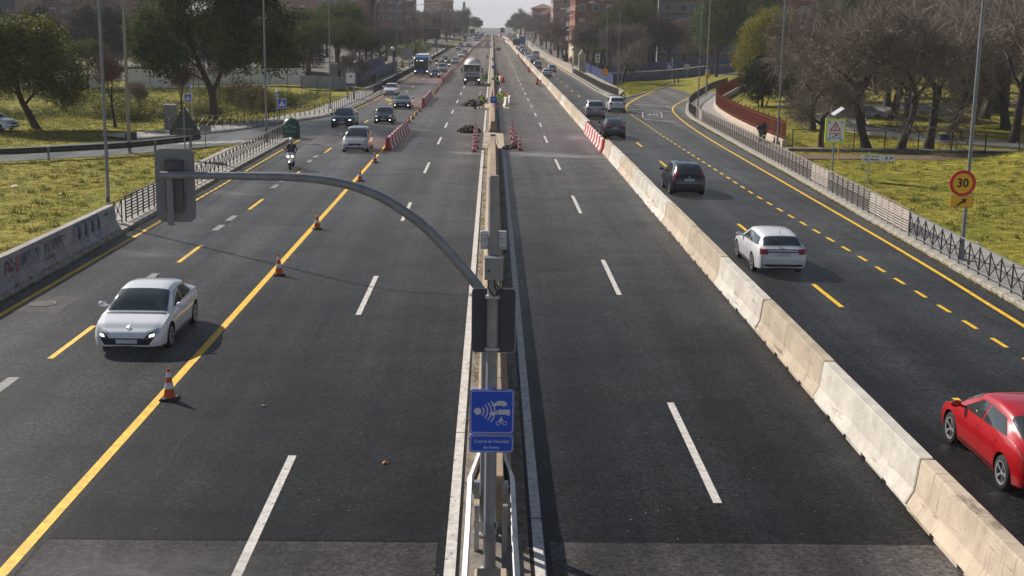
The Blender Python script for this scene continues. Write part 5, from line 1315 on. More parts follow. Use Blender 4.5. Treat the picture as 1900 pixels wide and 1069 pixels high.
class Shell:
    """car body lofted from cross-sections; front at -y, rear at +y, wheels on z = 0"""
    def __init__(s, L, W, H, r, fo, wb, hood, cowl, hdr, rr, rb, belt, tail, nose=.62, roof=.70, zb=.20, notch=None, hs=.62):
        s.__dict__.update(L=L, W=W, H=H, r=r, fo=fo, wb=wb, hood=hood, cowl=cowl, hdr=hdr, rr=rr, rb=rb, belt=belt, tail=tail, nose=nose, roof=roof, zb=zb)
        us = [0, .015, .04, .08, .13, .19, .26]; n = int((L - .52) / .06)
        us += [.26 + (L - .52) * i / n for i in range(1, n)] + [L - u for u in reversed([0, .015, .04, .08, .13, .19, .26])]
        top = [(0, nose - .16), (.015, nose - .09), (.05, nose), (.13, nose + .05), (.4, lerp(nose, hood, hs)), (cowl, hood), (lerp(cowl, hdr, .5), lerp(hood, H, .57)), (hdr, H - .055), (hdr + .4, H - .012), (lerp(hdr, rr, .55), H), (rr, H - .07)]
        if notch: top += [(rb, notch[0]), (L - .12, notch[1]), (L - .03, notch[1] - .09), (L, tail * .62)]
        else: top += [(lerp(rr, rb, .5), lerp(H - .07, tail, .44)), (rb, tail), (L - .05, tail - .10), (L - .015, tail * .78), (L, tail * .6)]
        bl = [(0, nose - .22), (.03, nose - .12), (.12, nose - .02), (.4, lerp(nose, belt, .5)), (cowl, belt - .06), (cowl + .5, belt - .02), (lerp(cowl, rb, .65), belt + .025), (rb, min(belt + .07, tail - .03)), (L - .08, min(belt + .02, tail - .16)), (L - .02, tail * .68), (L, tail * .52)]
        wp = [(0, .66), (.03, .76), (.09, .85), (.2, .925), (.45, .985), (fo, 1.0), (L * .5, .985), (fo + wb, 1.0), (L - .35, .97), (L - .15, .92), (L - .05, .86), (L, .78)]
        rp = [(0, .60), (.2, .74), (cowl, .86), (lerp(cowl, hdr, .5), roof + .085), (hdr, roof + .02), (rr, roof), (rb, roof + .06), (L, .76)]
        zbp = [(0, zb + .06), (.1, zb + .02), (.5, zb), (L - .6, zb), (L - .1, zb + .05), (L, zb + .12)]
        s.us = us
        T = [pli(top, u) for u in us]; B = [pli(bl, u) for u in us]
        T = T[:5] + smooth_arr(T[5:-5], 6) + T[-5:]; B = B[:3] + smooth_arr(B[3:-4], 3) + B[-4:]
        T = [max(t, b + .025) for t, b in zip(T, B)]
        Wd = smooth_arr([pli(wp, u) * W / 2 for u in us], 1); Rr = smooth_arr([pli(rp, u) * W / 2 for u in us], 2); ZB = [pli(zbp, u) for u in us]
        s.T, s.B = T, B
        V = []; M = 0
        lowf = [0, .10, .20, .30, .40, .50, .60, .70, .80, .90, 1.0]
        bulge = [.955, .972, .982, .988, .993, .998, 1.0, .998, .988, .968, .94]
        for i, u in enumerate(us):
            y = u - L / 2; zb_, zs, zt, w, wr = ZB[i], B[i], T[i], Wd[i], min(Rr[i], Wd[i] * .92)
            h = zt - zs; e = min(.13, h * .42)
            pts = [(0, zb_ + .02), (w * .84, zb_)]
            for f, b in zip(lowf, bulge): pts.append((w * b, zb_ + .03 + (zs - zb_ - .03) * f))
            yb = w * .94
            for k in range(1, 5):
                t = k / 4; bow = math.sin(PI * t) * .012 * min(1, h / .3)
                pts.append((lerp(yb, wr, t) + bow, lerp(zs, zt - e, t)))
            pts += [(wr * .95, zt - e * .52), (wr * .84, zt - e * .22), (wr * .55, zt - e * .06), (0, zt)]
            M = len(pts)
            V += [(x, y, z) for x, z in pts] + [(-x, y, z) for x, z in pts[1:-1]]
        K = 2 * M - 2
        def idx(i, j, side):      # j 0..M-1 along half ring
            if side == 0 or j in (0, M - 1): return i * K + j
            return i * K + M + (j - 1)
        F = []
        cen = [(fo - L / 2, r), (fo + wb - L / 2, r)]; ra = r + .055
        kill = lambda p: any((p[1] - cy) ** 2 + (p[2] - cz) ** 2 < ra * ra for cy, cz in cen) and abs(p[0]) > W * .36
        for i in range(len(us) - 1):
            for j in range(M - 1):
                for sd in (0, 1):
                    q = [idx(i, j, sd), idx(i + 1, j, sd), idx(i + 1, j + 1, sd), idx(i, j + 1, sd)]
                    if 1 <= j <= 12:
                        ins = [kill(V[a]) for a in q]
                        if all(ins): continue
                    F.append(tuple(q if sd else reversed(q)))
        front = [idx(0, j, 0) for j in range(M)] + [idx(0, j, 1) for j in range(M - 2, 0, -1)]
        rear = [idx(len(us) - 1, j, 0) for j in range(M)] + [idx(len(us) - 1, j, 1) for j in range(M - 2, 0, -1)]
        F.append(tuple(front)); F.append(tuple(reversed(rear)))
        usedv = set(a for f in F for a in f)
        for a in usedv:
            p = V[a]
            if kill(p):
                for cy, cz in cen:
                    d = math.hypot(p[1] - cy, p[2] - cz)
                    if d < ra and d > 1e-6: V[a] = (p[0], cy + (p[1] - cy) * ra / d, max(.06, cz + (p[2] - cz) * ra / d))
        s.V, s.F, s.M = V, F, M
        s.bvh = BVHTree.FromPolygons(V, F)
    def glass(s, u0, u1, m, parent, name):
        """pane over the top of the shell between two stations"""
        mb = MB(); I = [i for i, u in enumerate(s.us) if u0 <= u <= u1]; M = s.M; K = 2 * M - 2
        js = [M - 5, M - 4, M - 3, M - 2, M - 1]
        ring = lambda i: [i * K + j for j in js] + [i * K + M + j - 1 for j in reversed(js[:-1])]
        R = [ring(i) for i in I]; n = len(R[0])
        P = [[Vector(s.V[a]) for a in r] for r in R]
        for i in range(len(P)):
            for k in range(n):
                du = P[min(i + 1, len(P) - 1)][k] - P[max(i - 1, 0)][k]; dk = P[i][min(k + 1, n - 1)] - P[i][max(k - 1, 0)]
                nn = du.cross(dk); nn = nn.normalized() if nn.length > 1e-9 else Vector((0, 0, 1))
                if nn.z < 0: nn = -nn
                p = P[i][k]
                if k in (0, n - 1): p = p.lerp(P[i][1 if k == 0 else n - 2], .35)
                mb.v.append(tuple(p + nn * .006))
        for i in range(len(P) - 1):
            for k in range(n - 1): mb.f.append((i * n + k, i * n + k + 1, i * n + n + k + 1, i * n + n + k))
        return mb.build(name, m, parent, smooth=60)
    def mesh(s, m):
        mb = MB(); mb.v = s.V; mb.f = s.F
        return mb.mesh('body', m, smooth=38)
    def zt(s, u): return pli(list(zip(s.us, s.T)), u)
    def zbelt(s, u): return pli(list(zip(s.us, s.B)), u)
    def hit(s, view, a, b):
        o, d = {'f': ((a, -9, b), (0, 1, 0)), 'r': ((a, 9, b), (0, -1, 0)), 's+': ((5, a, b), (-1, 0, 0)), 's-': ((-5, a, b), (1, 0, 0)), 't': ((a, b, 5), (0, 0, -1))}[view]
        loc, nor, _, _ = s.bvh.ray_cast(Vector(o), Vector(d))
        if loc is None:
            tgt = {'f': (a, -s.L / 2, b), 'r': (a, s.L / 2, b), 's+': (s.W / 2, a, b), 's-': (-s.W / 2, a, b), 't': (a, b, s.H)}[view]
            loc, nor, _, _ = s.bvh.find_nearest(Vector(tgt))
        if nor.dot(Vector(d)) > 0: nor = -nor
        return loc, nor
    def decal(s, view, q, m, parent, name, nu=8, nv=4, off=.006, lift=0.0):
        """patch lying on the shell: q = four corners in that view"""
        mb = MB()
        for j in range(nv + 1):
            for i in range(nu + 1):
                u, v = i / nu, j / nv
                a = lerp(lerp(q[0][0], q[1][0], u), lerp(q[3][0], q[2][0], u), v); b = lerp(lerp(q[0][1], q[1][1], u), lerp(q[3][1], q[2][1], u), v)
                loc, nor = s.hit(view, a, b); mb.v.append(tuple(loc + nor * off))
        n = nu + 1
        for j in range(nv):
            for i in range(nu): mb.f.append((j * n + i, j * n + i + 1, j * n + n + i + 1, j * n + n + i))
        return mb.build(name, m, parent, smooth=60)

def wheel_meshes(r, w=.21, rimc=None, spokes=5):
    m = Matrix.Rotation(PI / 2, 4, 'Y')
    ty = MB().lathe([(r * .66, -w / 2), (r * .90, -w / 2), (r * .97, -w / 2 + .025), (r, -w / 4), (r, w / 4), (r * .97, w / 2 - .025), (r * .90, w / 2), (r * .66, w / 2)], 24, m, caps=False).mesh('tyre', M_TYRE, smooth=50)
    rm = MB().lathe([(r * .70, w * .45), (r * .66, w * .5), (r * .60, w * .42), (r * .58, w * .1), (.02, w * .08)], 24, m, caps=False)
    rimm = rm.mesh('rim_barrel', M_POLE_D, smooth=40)
    sp = MB(); sp.lathe([(r * .68, w * .46), (r * .685, w * .52), (r * .60, w * .50), (r * .60, w * .44)], 24, m, caps=False); sp.lathe([(.001, w * .42), (r * .16, w * .42), (r * .17, w * .3)], 12, m, caps=False)
    for k in range(spokes):
        a = 2 * PI * k / spokes
        for da in (-.13, .13):
            p0 = Vector((w * .38, math.cos(a) * r * .12, math.sin(a) * r * .12)); p1 = Vector((w * .46, math.cos(a + da) * r * .62, math.sin(a + da) * r * .62)); sp.beam(p0, p1, r * .075, .02)
    return ty, rimm, sp.mesh('rim', rimc or M_RIM)

def make_car(st, paint, name='car', face='generic', full=True, rails=False, lights=False, rear_wiper=False, three_side=False, rim=None, plate_f=True, mirror_m=None):
    """st: Shell"""
    L, W, H, r = st.L, st.W, st.H, st.r; hl = L / 2
    root = empty(name)
    body = put('body', st.mesh(paint), root)
    MB().box(-W * .40, W * .40, -hl + .22, hl - .25, st.zb + .02, min(st.nose - .05, st.tail - .4)).build('underbody', M_TRIM, root)
    D = st.decal
    wr = st.roof * W / 2
    # glass
    zc = st.hood + .045; zh = H - .10
    st.glass(st.cowl + .03, st.hdr - .02, M_GLASS, root, 'windscreen')
    tl = st.tail
    rz0 = tl + .03; rz1 = H - .13
    st.glass(st.rr + .03, st.rb - .02, M_GLASS, root, 'rear_window')
    ub = st.hdr + (st.rr - st.hdr) * (.36 if not three_side else .34)
    for sd in ('s+', 's-'):
        def zz(u, f): return lerp(st.zbelt(u) + .035, st.zt(u) - .15, f)
        uf0, uf1 = st.cowl + .42, st.hdr + .16
        D(sd, [(uf0 - hl, zz(uf0, 0)), (ub - hl, zz(ub, 0)), (ub - hl, zz(ub, 1)), (uf1 - hl, zz(uf1, 1))], M_GLASS, root, 'side_window', 8, 5)
        ue = lerp(st.rr, st.rb, .30) if not three_side else ub + .95
        ut = min(st.rr - .02, ue)
        D(sd, [(ub + .07 - hl, zz(ub + .07, 0)), (ue - hl, zz(ue, .08)), (ut - .12 - hl, zz(ut - .12, 1)), (ub + .07 - hl, zz(ub + .07, 1))], M_GLASS, root, 'side_window', 8, 5)
        if three_side:
            a, b = ue + .07, lerp(st.rr, st.rb, .35)
            D(sd, [(a - hl, zz(a, .05)), (b - hl, zz(b, .12)), (st.rr - .1 - hl, zz(st.rr - .1, 1)), (a - .02 - hl, zz(a, 1))], M_GLASS, root, 'side_window', 6, 5)
    # wheels
    ty, rb_, rm = wheel_meshes(r, .215, rim)
    for sx in (-1, 1):
        for yc in (st.fo - hl, st.fo + st.wb - hl):
            o = put('wheel', ty, root, (sx * (W / 2 - .125), yc, r), 0 if sx > 0 else PI)
            put('rim', rm, o); put('rim_barrel', rb_, o)
    # lamps
    nz = st.nose
    lampm = M_HEADON if lights else M_HEADL
    for sx in (-1, 1):
        if face == 'round': D('f', [(sx * W * .27, nz - .03), (sx * W * .42, nz - .03), (sx * W * .41, nz + .13), (sx * W * .28, nz + .13)], M_HEADL, root, 'headlight', 6, 6, .012)
        elif face == 'slim': D('f', [(sx * W * .24, nz - .03), (sx * W * .43, nz + .01), (sx * W * .43, nz + .07), (sx * W * .25, nz + .035)], M_HEADL, root, 'headlight', 8, 4, .010)
        else: D('f', [(sx * W * .25, nz - .06), (sx * W * .43, nz - .02), (sx * W * .435, nz + .10), (sx * W * .27, nz + .045)], M_HEADL, root, 'headlight', 8, 5, .010)
        if lights: D('f', [(sx * W * .30, nz - .015), (sx * W * .37, nz - .01), (sx * W * .37, nz + .04), (sx * W * .30, nz + .035)], M_HEADON, root, 'lamp_glow', 3, 3, .016)
        zt_ = st.tail
        if face in ('mpv',): q = [(sx * W * .40, .78), (sx * W * .46, .80), (sx * wr * .98, H - .22), (sx * wr * .82, H - .24)]
        elif face == 'sport': q = [(sx * W * .20, zt_ - .17), (sx * W * .44, zt_ - .13), (sx * W * .45, zt_ - .02), (sx * W * .2, zt_ - .09)]
        else: q = [(sx * W * .30, zt_ - .24), (sx * W * .445, zt_ - .24), (sx * W * .44, zt_ - .06), (sx * W * .29, zt_ - .08)]
        D('r', q, M_TAIL, root, 'tail_light', 5, 5, .010)
        # mirror
        mz = st.belt + .04; my = st.cowl + .47 - hl
        mb = MB(); mb.ball((sx * (W / 2 + .10), my, mz + .04), .115, .055, .075, 10, 6); mb.beam((sx * (W / 2 - .08), my + .02, mz - .02), (sx * (W / 2 + .06), my, mz + .02), .04, .05)
        mb.build('mirror', mirror_m or paint, root, smooth=True)
    # front face
    if face != 'coupe': D('f', [(-W * .22, nz - .10), (W * .22, nz - .10), (W * .235, nz - .005), (-W * .235, nz - .005)], M_TRIM, root, 'grille', 10, 4, .008)
    if face != 'coupe': D('f', [(-W * .33, st.zb + .10), (W * .33, st.zb + .10), (W * .36, nz - .22), (-W * .36, nz - .22)], M_TRIM, root, 'lower_grille', 12, 3, .008)
    if face != 'coupe': D('f', [(-.055, nz - .03), (.055, nz - .03), (.055, nz + .07), (-.055, nz + .07)], M_CHROME, root, 'emblem', 3, 3, .014)
    if plate_f and face != 'coupe': D('f', [(-.26, nz - .22), (.26, nz - .22), (.26, nz - .11), (-.26, nz - .11)], M_PLATE, root, 'licence_plate', 4, 2, .016)
    # rear face
    D('r', [(.26, st.tail - .30), (-.26, st.tail - .30), (-.26, st.tail - .19), (.26, st.tail - .19)], M_PLATE, root, 'licence_plate', 4, 2, .014)
    D('r', [(W * .40, st.zb + .10), (-W * .40, st.zb + .10), (-W * .38, st.zb + .24), (W * .38, st.zb + .24)], M_TRIM, root, 'rear_valance', 8, 2, .008)
    D('r', [(.05, st.tail - .14), (-.05, st.tail - .14), (-.05, st.tail - .06), (.05, st.tail - .06)], M_CHROME, root, 'emblem', 3, 3, .012)
    if full:
        for sd in ('s+', 's-'):
            for u in ([st.cowl + .18, ub + .03, ub + .92] if not three_side or True else []):
                if u > st.fo + st.wb - r - .02: u = st.fo + st.wb - r * 1.12
                D(sd, [(u - hl - .004, st.zb + .14), (u - hl + .004, st.zb + .14), (u - hl + .004, st.zbelt(u) - .01), (u - hl - .004, st.zbelt(u) - .01)], M_TRIM, root, 'door_seam', 1, 8, .003)
            D(sd, [(st.fo + r + .1 - hl, st.zb + .06), (st.fo + st.wb - r - .1 - hl, st.zb + .06), (st.fo + st.wb - r - .1 - hl, st.zb + .12), (st.fo + r + .1 - hl, st.zb + .12)], M_TRIM, root, 'sill_trim', 10, 1, .006)
            for u in (ub - .16, ub + .78):
                if u < st.fo + st.wb - r * .6: D(sd, [(u - hl - .09, st.belt - .12), (u - hl + .09, st.belt - .12), (u - hl + .09, st.belt - .09), (u - hl - .09, st.belt - .09)], paint if not rails else M_CHROME, root, 'door_handle', 3, 1, .022)
        # bonnet shut line, wipers
        st.glass(st.cowl - .09, st.cowl + .04, M_TRIM, root, 'scuttle')
        aer = MB().tube([(0, st.rr - .1 - hl, H - .06), (0, st.rr + .02 - hl, H + .12)], [.012, .004], 6).build('aerial', M_TRIM, root)
    if rails:
        for sx in (-1, 1): MB().tube(sm3([(sx * wr * .86, st.hdr + .1 - hl, H - .07), (sx * wr * .88, st.hdr + .35 - hl, H + .035), (sx * wr * .87, st.rr - .35 - hl, H + .035), (sx * wr * .85, st.rr - .05 - hl, H - .07)]), .022, 6).build('roof_rail', M_CHROME, root, smooth=True)
    if rear_wiper: MB().beam((0, st.rb - .02 - hl, st.tail + .06), (.28, st.rb - .12 - hl, st.tail + .13), .02).build('rear_wiper', M_TRIM, root)
    return root

def paint(name, c, rough=.32, metal=.0, coat=1.0): return mat('paint_' + name, c, rough, metal, coat=coat, spec=.5)
P_WHITE = paint('white', (.72, .73, .75)); P_PEARL = paint('pearl_white', (.80, .82, .86), .3)
P_SILVER = paint('silver', (.42, .42, .43), .35, .6); P_GREY = paint('grey', (.16, .165, .175), .35, .5); P_DGREY = paint('graphite', (.055, .058, .065), .35, .4)
P_BLACK = paint('black', (.010, .010, .012), .25); P_NAVY = paint('midnight', (.014, .015, .024), .28, .2); P_RED = paint('red', (.42, .006, .010), .28); P_BLUE = paint('blue', (.02, .06, .25), .3); P_MAROON = paint('maroon', (.12, .01, .012), .3); P_YEL = paint('yellow', (.62, .55, .03), .35); P_TAXI = paint('taxi_yellow', (.6, .33, .02), .35); P_ORG = paint('sand', (.40, .30, .12), .35)

SH_COUPE = Shell(4.30, 1.85, 1.47, .335, .90, 2.64, .92, .98, 1.84, 3.22, 4.12, .95, 1.02, .58, .72, hs=.42)
SH_HATCH = Shell(4.02, 1.74, 1.46, .30, .82, 2.54, .94, 1.02, 1.74, 3.30, 3.82, .93, 1.00, .62, .70)
SH_MINI = Shell(3.82, 1.73, 1.42, .31, .78, 2.50, .93, 1.12, 1.62, 3.18, 3.66, .93, .96, .62, .73)
SH_MPV = Shell(4.32, 1.81, 1.63, .315, .86, 2.70, 1.00, .88, 1.74, 3.62, 4.14, .98, 1.08, .62, .70)
SH_GMPV = Shell(4.59, 1.83, 1.66, .32, .92, 2.73, 1.00, .90, 1.85, 3.86, 4.42, 1.0, 1.10, .62, .70)
SH_WAGON = Shell(4.60, 1.80, 1.46, .33, .88, 2.69, .96, 1.20, 2.02, 3.92, 4.40, .95, 1.02, .60, .70)
SH_SUV = Shell(4.67, 1.90, 1.63, .37, .90, 2.84, 1.08, 1.25, 2.02, 3.42, 4.30, 1.07, 1.14, .72, .69, .27)
SH_BSUV = Shell(5.05, 1.97, 1.73, .38, .96, 3.00, 1.10, 1.30, 2.10, 4.22, 4.76, 1.08, 1.16, .74, .69, .27)
SH_MSUV = Shell(4.40, 1.83, 1.62, .35, .88, 2.64, 1.04, 1.18, 1.92, 3.66, 4.20, 1.04, 1.10, .70, .70, .26)
SH_CHR = Shell(4.36, 1.80, 1.56, .35, .90, 2.64, 1.02, 1.15, 1.92, 3.26, 4.02, 1.04, 1.14, .68, .66, .26)
SH_MUST = Shell(4.78, 1.92, 1.38, .345, .90, 2.72, .98, 1.62, 2.42, 3.30, 4.26, .96, 1.00, .66, .62, .18, notch=(1.04, 1.02))
SH_SEDAN = Shell(4.55, 1.80, 1.45, .32, .88, 2.70, .95, 1.25, 2.02, 3.25, 3.95, .94, 1.00, .60, .67, .2, notch=(1.05, 1.02))

def place(o, x, y, rz, label, cat='car', group=None):
    o.location = (x, y, road_z(y) + RZ + .003); o.rotation_euler = (math.atan(2.6e-5 * max(0, min(y, 800) - 150)) * (1 if abs(rz) < 1 else -1), 0, rz); return tag(o, label, cat, group)

# near cars
car = make_car(SH_COUPE, P_PEARL, 'car', 'coupe'); place(car, -9.2, 32.85, .0, 'white two-door hatchback nearest on the left lanes beside the first cones')
# its front: smoked lamps and a wide black intake
SH_COUPE.decal('f', [(-.56, .30), (.56, .30), (.68, .47), (-.68, .47)], M_TRIM, car, 'intake', 14, 4, .009)
SH_COUPE.decal('f', [(-.27, .34), (.27, .34), (.27, .44), (-.27, .44)], M_PLATE, car, 'licence_plate', 4, 2, .018)
for sx in (-1, 1): SH_COUPE.decal('f', [(sx * .44, .475), (sx * .68, .485), (sx * .75, .68), (sx * .56, .575)], M_TRIM, car, 'lamp_housing', 8, 5, .012); SH_COUPE.decal('f', [(sx * .60, .56), (sx * .69, .57), (sx * .735, .66), (sx * .66, .61)], M_HEADL, car, 'lens', 5, 4, .016); SH_COUPE.decal('f', [(sx * .56, .50), (sx * .67, .515), (sx * .69, .565), (sx * .58, .55)], M_HEADON, car, 'running_light', 5, 3, .014)
mbd = MB(); c0, n0 = SH_COUPE.hit('f', 0, .70)
for a, b in (((0, .725), (.05, .685)), ((.05, .685), (0, .645)), ((0, .645), (-.05, .685)), ((-.05, .685), (0, .725))):
    pa_, na = SH_COUPE.hit('f', *a); pb_, nb = SH_COUPE.hit('f', *b); mbd.beam(pa_ + na * .012, pb_ + nb * .012, .018, .012)
mbd.build('diamond_emblem', M_CHROME, car)
car = make_car(SH_WAGON, P_WHITE, 'car', 'wide', rear_wiper=True); place(car, 10.18, 44.4, PI, 'white estate car with a red light bar across the tail, right lanes')
SH_WAGON.decal('r', [(.62, .84), (-.62, .84), (-.62, .885), (.62, .885)], M_TAIL, car, 'light_bar', 16, 2, .009)
SH_WAGON.decal('r', [(.60, .93), (-.60, .93), (-.585, .952), (.585, .952)], M_TRIM, car, 'hatch_seam', 12, 1, .007)
car = make_car(SH_GMPV, P_NAVY, 'car', 'mpv', three_side=True, rear_wiper=True); place(car, 10.15, 65.1, PI, 'black people carrier with tall red tail lights on the right lanes')
car = make_car(SH_COUPE, P_RED, 'car', 'sport'); place(car, 10.52, 23.3, PI, 'bright red hatchback cut off by the right picture edge')
car = make_car(SH_CHR, P_BLACK, 'car', 'sport', rear_wiper=True); place(car, 9.5, 97.5, PI, 'glossy black crossover beside the red striped barriers on the right')
SH_CHR.decal('r', [(.6, 1.03), (-.6, 1.03), (-.6, 1.06), (.6, 1.06)], M_TAIL, car, 'light_bar', 12, 1, .009)
car = make_car(SH_BSUV, P_SILVER, 'car', 'generic', rails=True, three_side=True); place(car, 9.75, 119.2, PI, 'grey estate off-roader with roof rails on the right lanes')
SH_BSUV.decal('r', [(.72, .55), (-.72, .55), (-.74, 1.1), (.74, 1.1)], P_GREY, car, 'tailgate', 10, 6, .004)
car = make_car(SH_MSUV, P_WHITE, 'car', 'generic', rear_wiper=True); place(car, 12.75, 128.4, PI, 'white crossover nearest to the nose of the exit ramp')
car = make_car(SH_MPV, P_SILVER, 'car', 'generic', three_side=True); place(car, -9.05, 84.5, 0, 'silver people carrier next to the nearest striped barriers on the left')
for sx in (-1, 1): SH_MPV.decal('f', [(sx * .10, .56), (sx * .36, .56), (sx * .36, .64), (sx * .10, .64)], M_TRIM, car, 'grille_slot', 4, 2, .010)
car = make_car(SH_SUV, P_NAVY, 'car', 'generic', lights=True); place(car, -12.2, 104, 0, 'dark off-road coupe with lit headlights at the left junction')
SH_SUV.decal('f', [(-.62, .36), (.62, .36), (.62, .385), (-.62, .385)], M_CHROME, car, 'skid_bar', 12, 1, .02)
car = make_car(SH_MINI, P_BLACK, 'car', 'round', lights=False, mirror_m=mat('paint_lime', (.45, .5, .02), .4)); place(car, -9.3, 109, 0, 'small black hatchback with lime mirror caps on the left lanes')
for sx in (-1, 1): SH_MINI.decal('f', [(sx * .52, .36), (sx * .60, .36), (sx * .60, .43), (sx * .52, .43)], M_HEADON, car, 'fog_lamp', 3, 3, .012)
car = make_car(SH_MUST, P_DGREY, 'car', 'slim'); place(car, -9.15, 129, 0, 'dark grey sports coupe with lit fog lamps on the left lanes')
for sx in (-1, 1): SH_MUST.decal('f', [(sx * .62, .40), (sx * .70, .40), (sx * .70, .47), (sx * .62, .47)], M_HEADON, car, 'fog_lamp', 3, 3, .012)
car = make_car(SH_HATCH, P_WHITE, 'car', 'generic'); place(car, -12.25, 153.2, 0, 'white small hatchback beside the brown left railing')
car = make_car(SH_HATCH, P_DGREY, 'car', 'generic', lights=True, full=False); place(car, -9.3, 206.3, 0, 'dark hatchback right beside the blue bus')

# far traffic: light copies of a few kinds
PROTO = {}
for k, sh, fc in (('hatch', SH_HATCH, 'generic'), ('sedan', SH_SEDAN, 'generic'), ('suv', SH_MSUV, 'generic')):
    PROTO[k] = make_car(sh, P_WHITE, 'car', fc, full=False)
first = {k: True for k in PROTO}
def far_car(kind, col, x, y, rz, label, group):
    p = PROTO[kind]
    if first[kind]: o = p; first[kind] = False
    else: o = copy_tree(p)
    for ch in o.children: set_mat(ch, col, P_WHITE)
    return place(o, x, y, rz, label, 'car', group)
GL = 'traffic coming down the left lanes'; GR = 'queue of cars going away on the right'
for kind, col, x, y, lab in [('suv', P_SILVER, -9.1, 229.5, 'silver off-roader behind the dark hatchback next to the bus'), ('sedan', P_SILVER, -10.9, 290, 'silver saloon beyond the motorcycles on the left'), ('sedan', P_NAVY, -8.1, 276.5, 'dark blue saloon beyond the motorcycles on the left'),
        ('hatch', P_WHITE, -8.0, 328.5, 'white hatchback in the middle distance of the left lanes'), ('hatch', P_GREY, -7.75, 351, 'grey hatchback just behind the far white hatchback'), ('hatch', P_SILVER, -11.0, 410.5, 'far silver hatchback in the outer left lane'), ('sedan', P_SILVER, -11.3, 455, 'second far silver car in the outer left lane'),
        ('sedan', P_BLUE, -8.4, 452, 'far blue car in the inner left lane'), ('hatch', P_WHITE, -8.35, 482, 'far white car behind the blue one'), ('sedan', P_GREY, -6.75, 556, 'very far grey car beside the far striped barriers on the left'), ('hatch', P_BLUE, -6.0, 585, 'very far blue hatchback on the left'), ('suv', P_SILVER, -6.1, 633, 'very far silver off-roader on the left'),
        ('hatch', P_DGREY, -5.6, 660, 'tiny dark car near the crest on the left'), ('sedan', P_WHITE, -8.6, 640, 'tiny white car near the crest on the left'), ('hatch', P_MAROON, -8.4, 672, 'tiny maroon car near the crest on the left'), ('suv', P_WHITE, -10.8, 655, 'tiny white off-roader in the outer lane near the crest'), ('sedan', P_SILVER, -5.4, 705, 'tiny silver car on the crest'), ('hatch', P_GREY, -8.2, 712, 'tiny grey car on the crest'), ('suv', P_NAVY, -10.6, 720, 'tiny dark off-roader on the crest')]:
    far_car(kind, col, x, y, 0, lab, GL)
far_car('suv', P_TAXI, -1.95, 473, 0, 'ochre works vehicle parked left of the median far off', 'works vehicles')
for kind, col, x, y, lab in [('hatch', P_WHITE, 9.4, 216, 'white hatchback alone on the right lanes beyond the concrete row'), ('hatch', P_SILVER, 11.3, 238.5, 'silver hatchback in the outer right lane'), ('suv', P_SILVER, 9.15, 254.6, 'silver off-roader at the tail of the right-hand queue'), ('hatch', P_MAROON, 9.0, 277, 'maroon hatchback second in the right-hand queue'),
        ('sedan', P_SILVER, 9.05, 289, 'silver saloon third in the right-hand queue'), ('hatch', P_WHITE, 9.05, 303, 'white hatchback fourth in the right-hand queue'), ('sedan', P_DGREY, 9.05, 316, 'graphite saloon fifth in the right-hand queue'), ('suv', P_GREY, 9.1, 330, 'grey off-roader sixth in the right-hand queue'), ('hatch', P_BLACK, 9.1, 349, 'black hatchback seventh in the right-hand queue'),
        ('suv', P_WHITE, 9.1, 371, 'white off-roader eighth in the right-hand queue'), ('suv', P_SILVER, 9.2, 402, 'silver off-roader ninth in the right-hand queue'), ('sedan', P_TAXI, 9.1, 422, 'ochre saloon tenth in the right-hand queue'), ('hatch', P_DGREY, 9.3, 531, 'graphite hatchback far beyond the trucks on the right'), ('sedan', P_WHITE, 9.5, 560, 'far white saloon beyond the trucks on the right'), ('hatch', P_SILVER, 9.6, 596, 'far silver hatchback on the right'), ('suv', P_GREY, 9.7, 632, 'far grey off-roader on the right'),
        ('sedan', P_BLACK, 9.5, 665, 'far black saloon near the crest on the right'), ('hatch', P_RED, 9.6, 700, 'tiny red car near the crest on the right'), ('hatch', P_WHITE, 12.0, 690, 'tiny white car in the outer lane near the crest on the right')]:
    far_car(kind, col, x, y, PI, lab, GR)
far_car('hatch', P_WHITE, -38.4, 96.2, PI / 2 - .25, 'white hatchback at the left picture edge behind the lawn', 'cars on the side road')
far_car('sedan', P_BLUE, 36.5, 121, 1.0, 'blue parked car half hidden by tree trunks in the park', 'cars parked in the park'); far_car('sedan', P_SILVER, 44.5, 124, 1.2, 'silver parked car deep in the park shade', 'cars parked in the park')

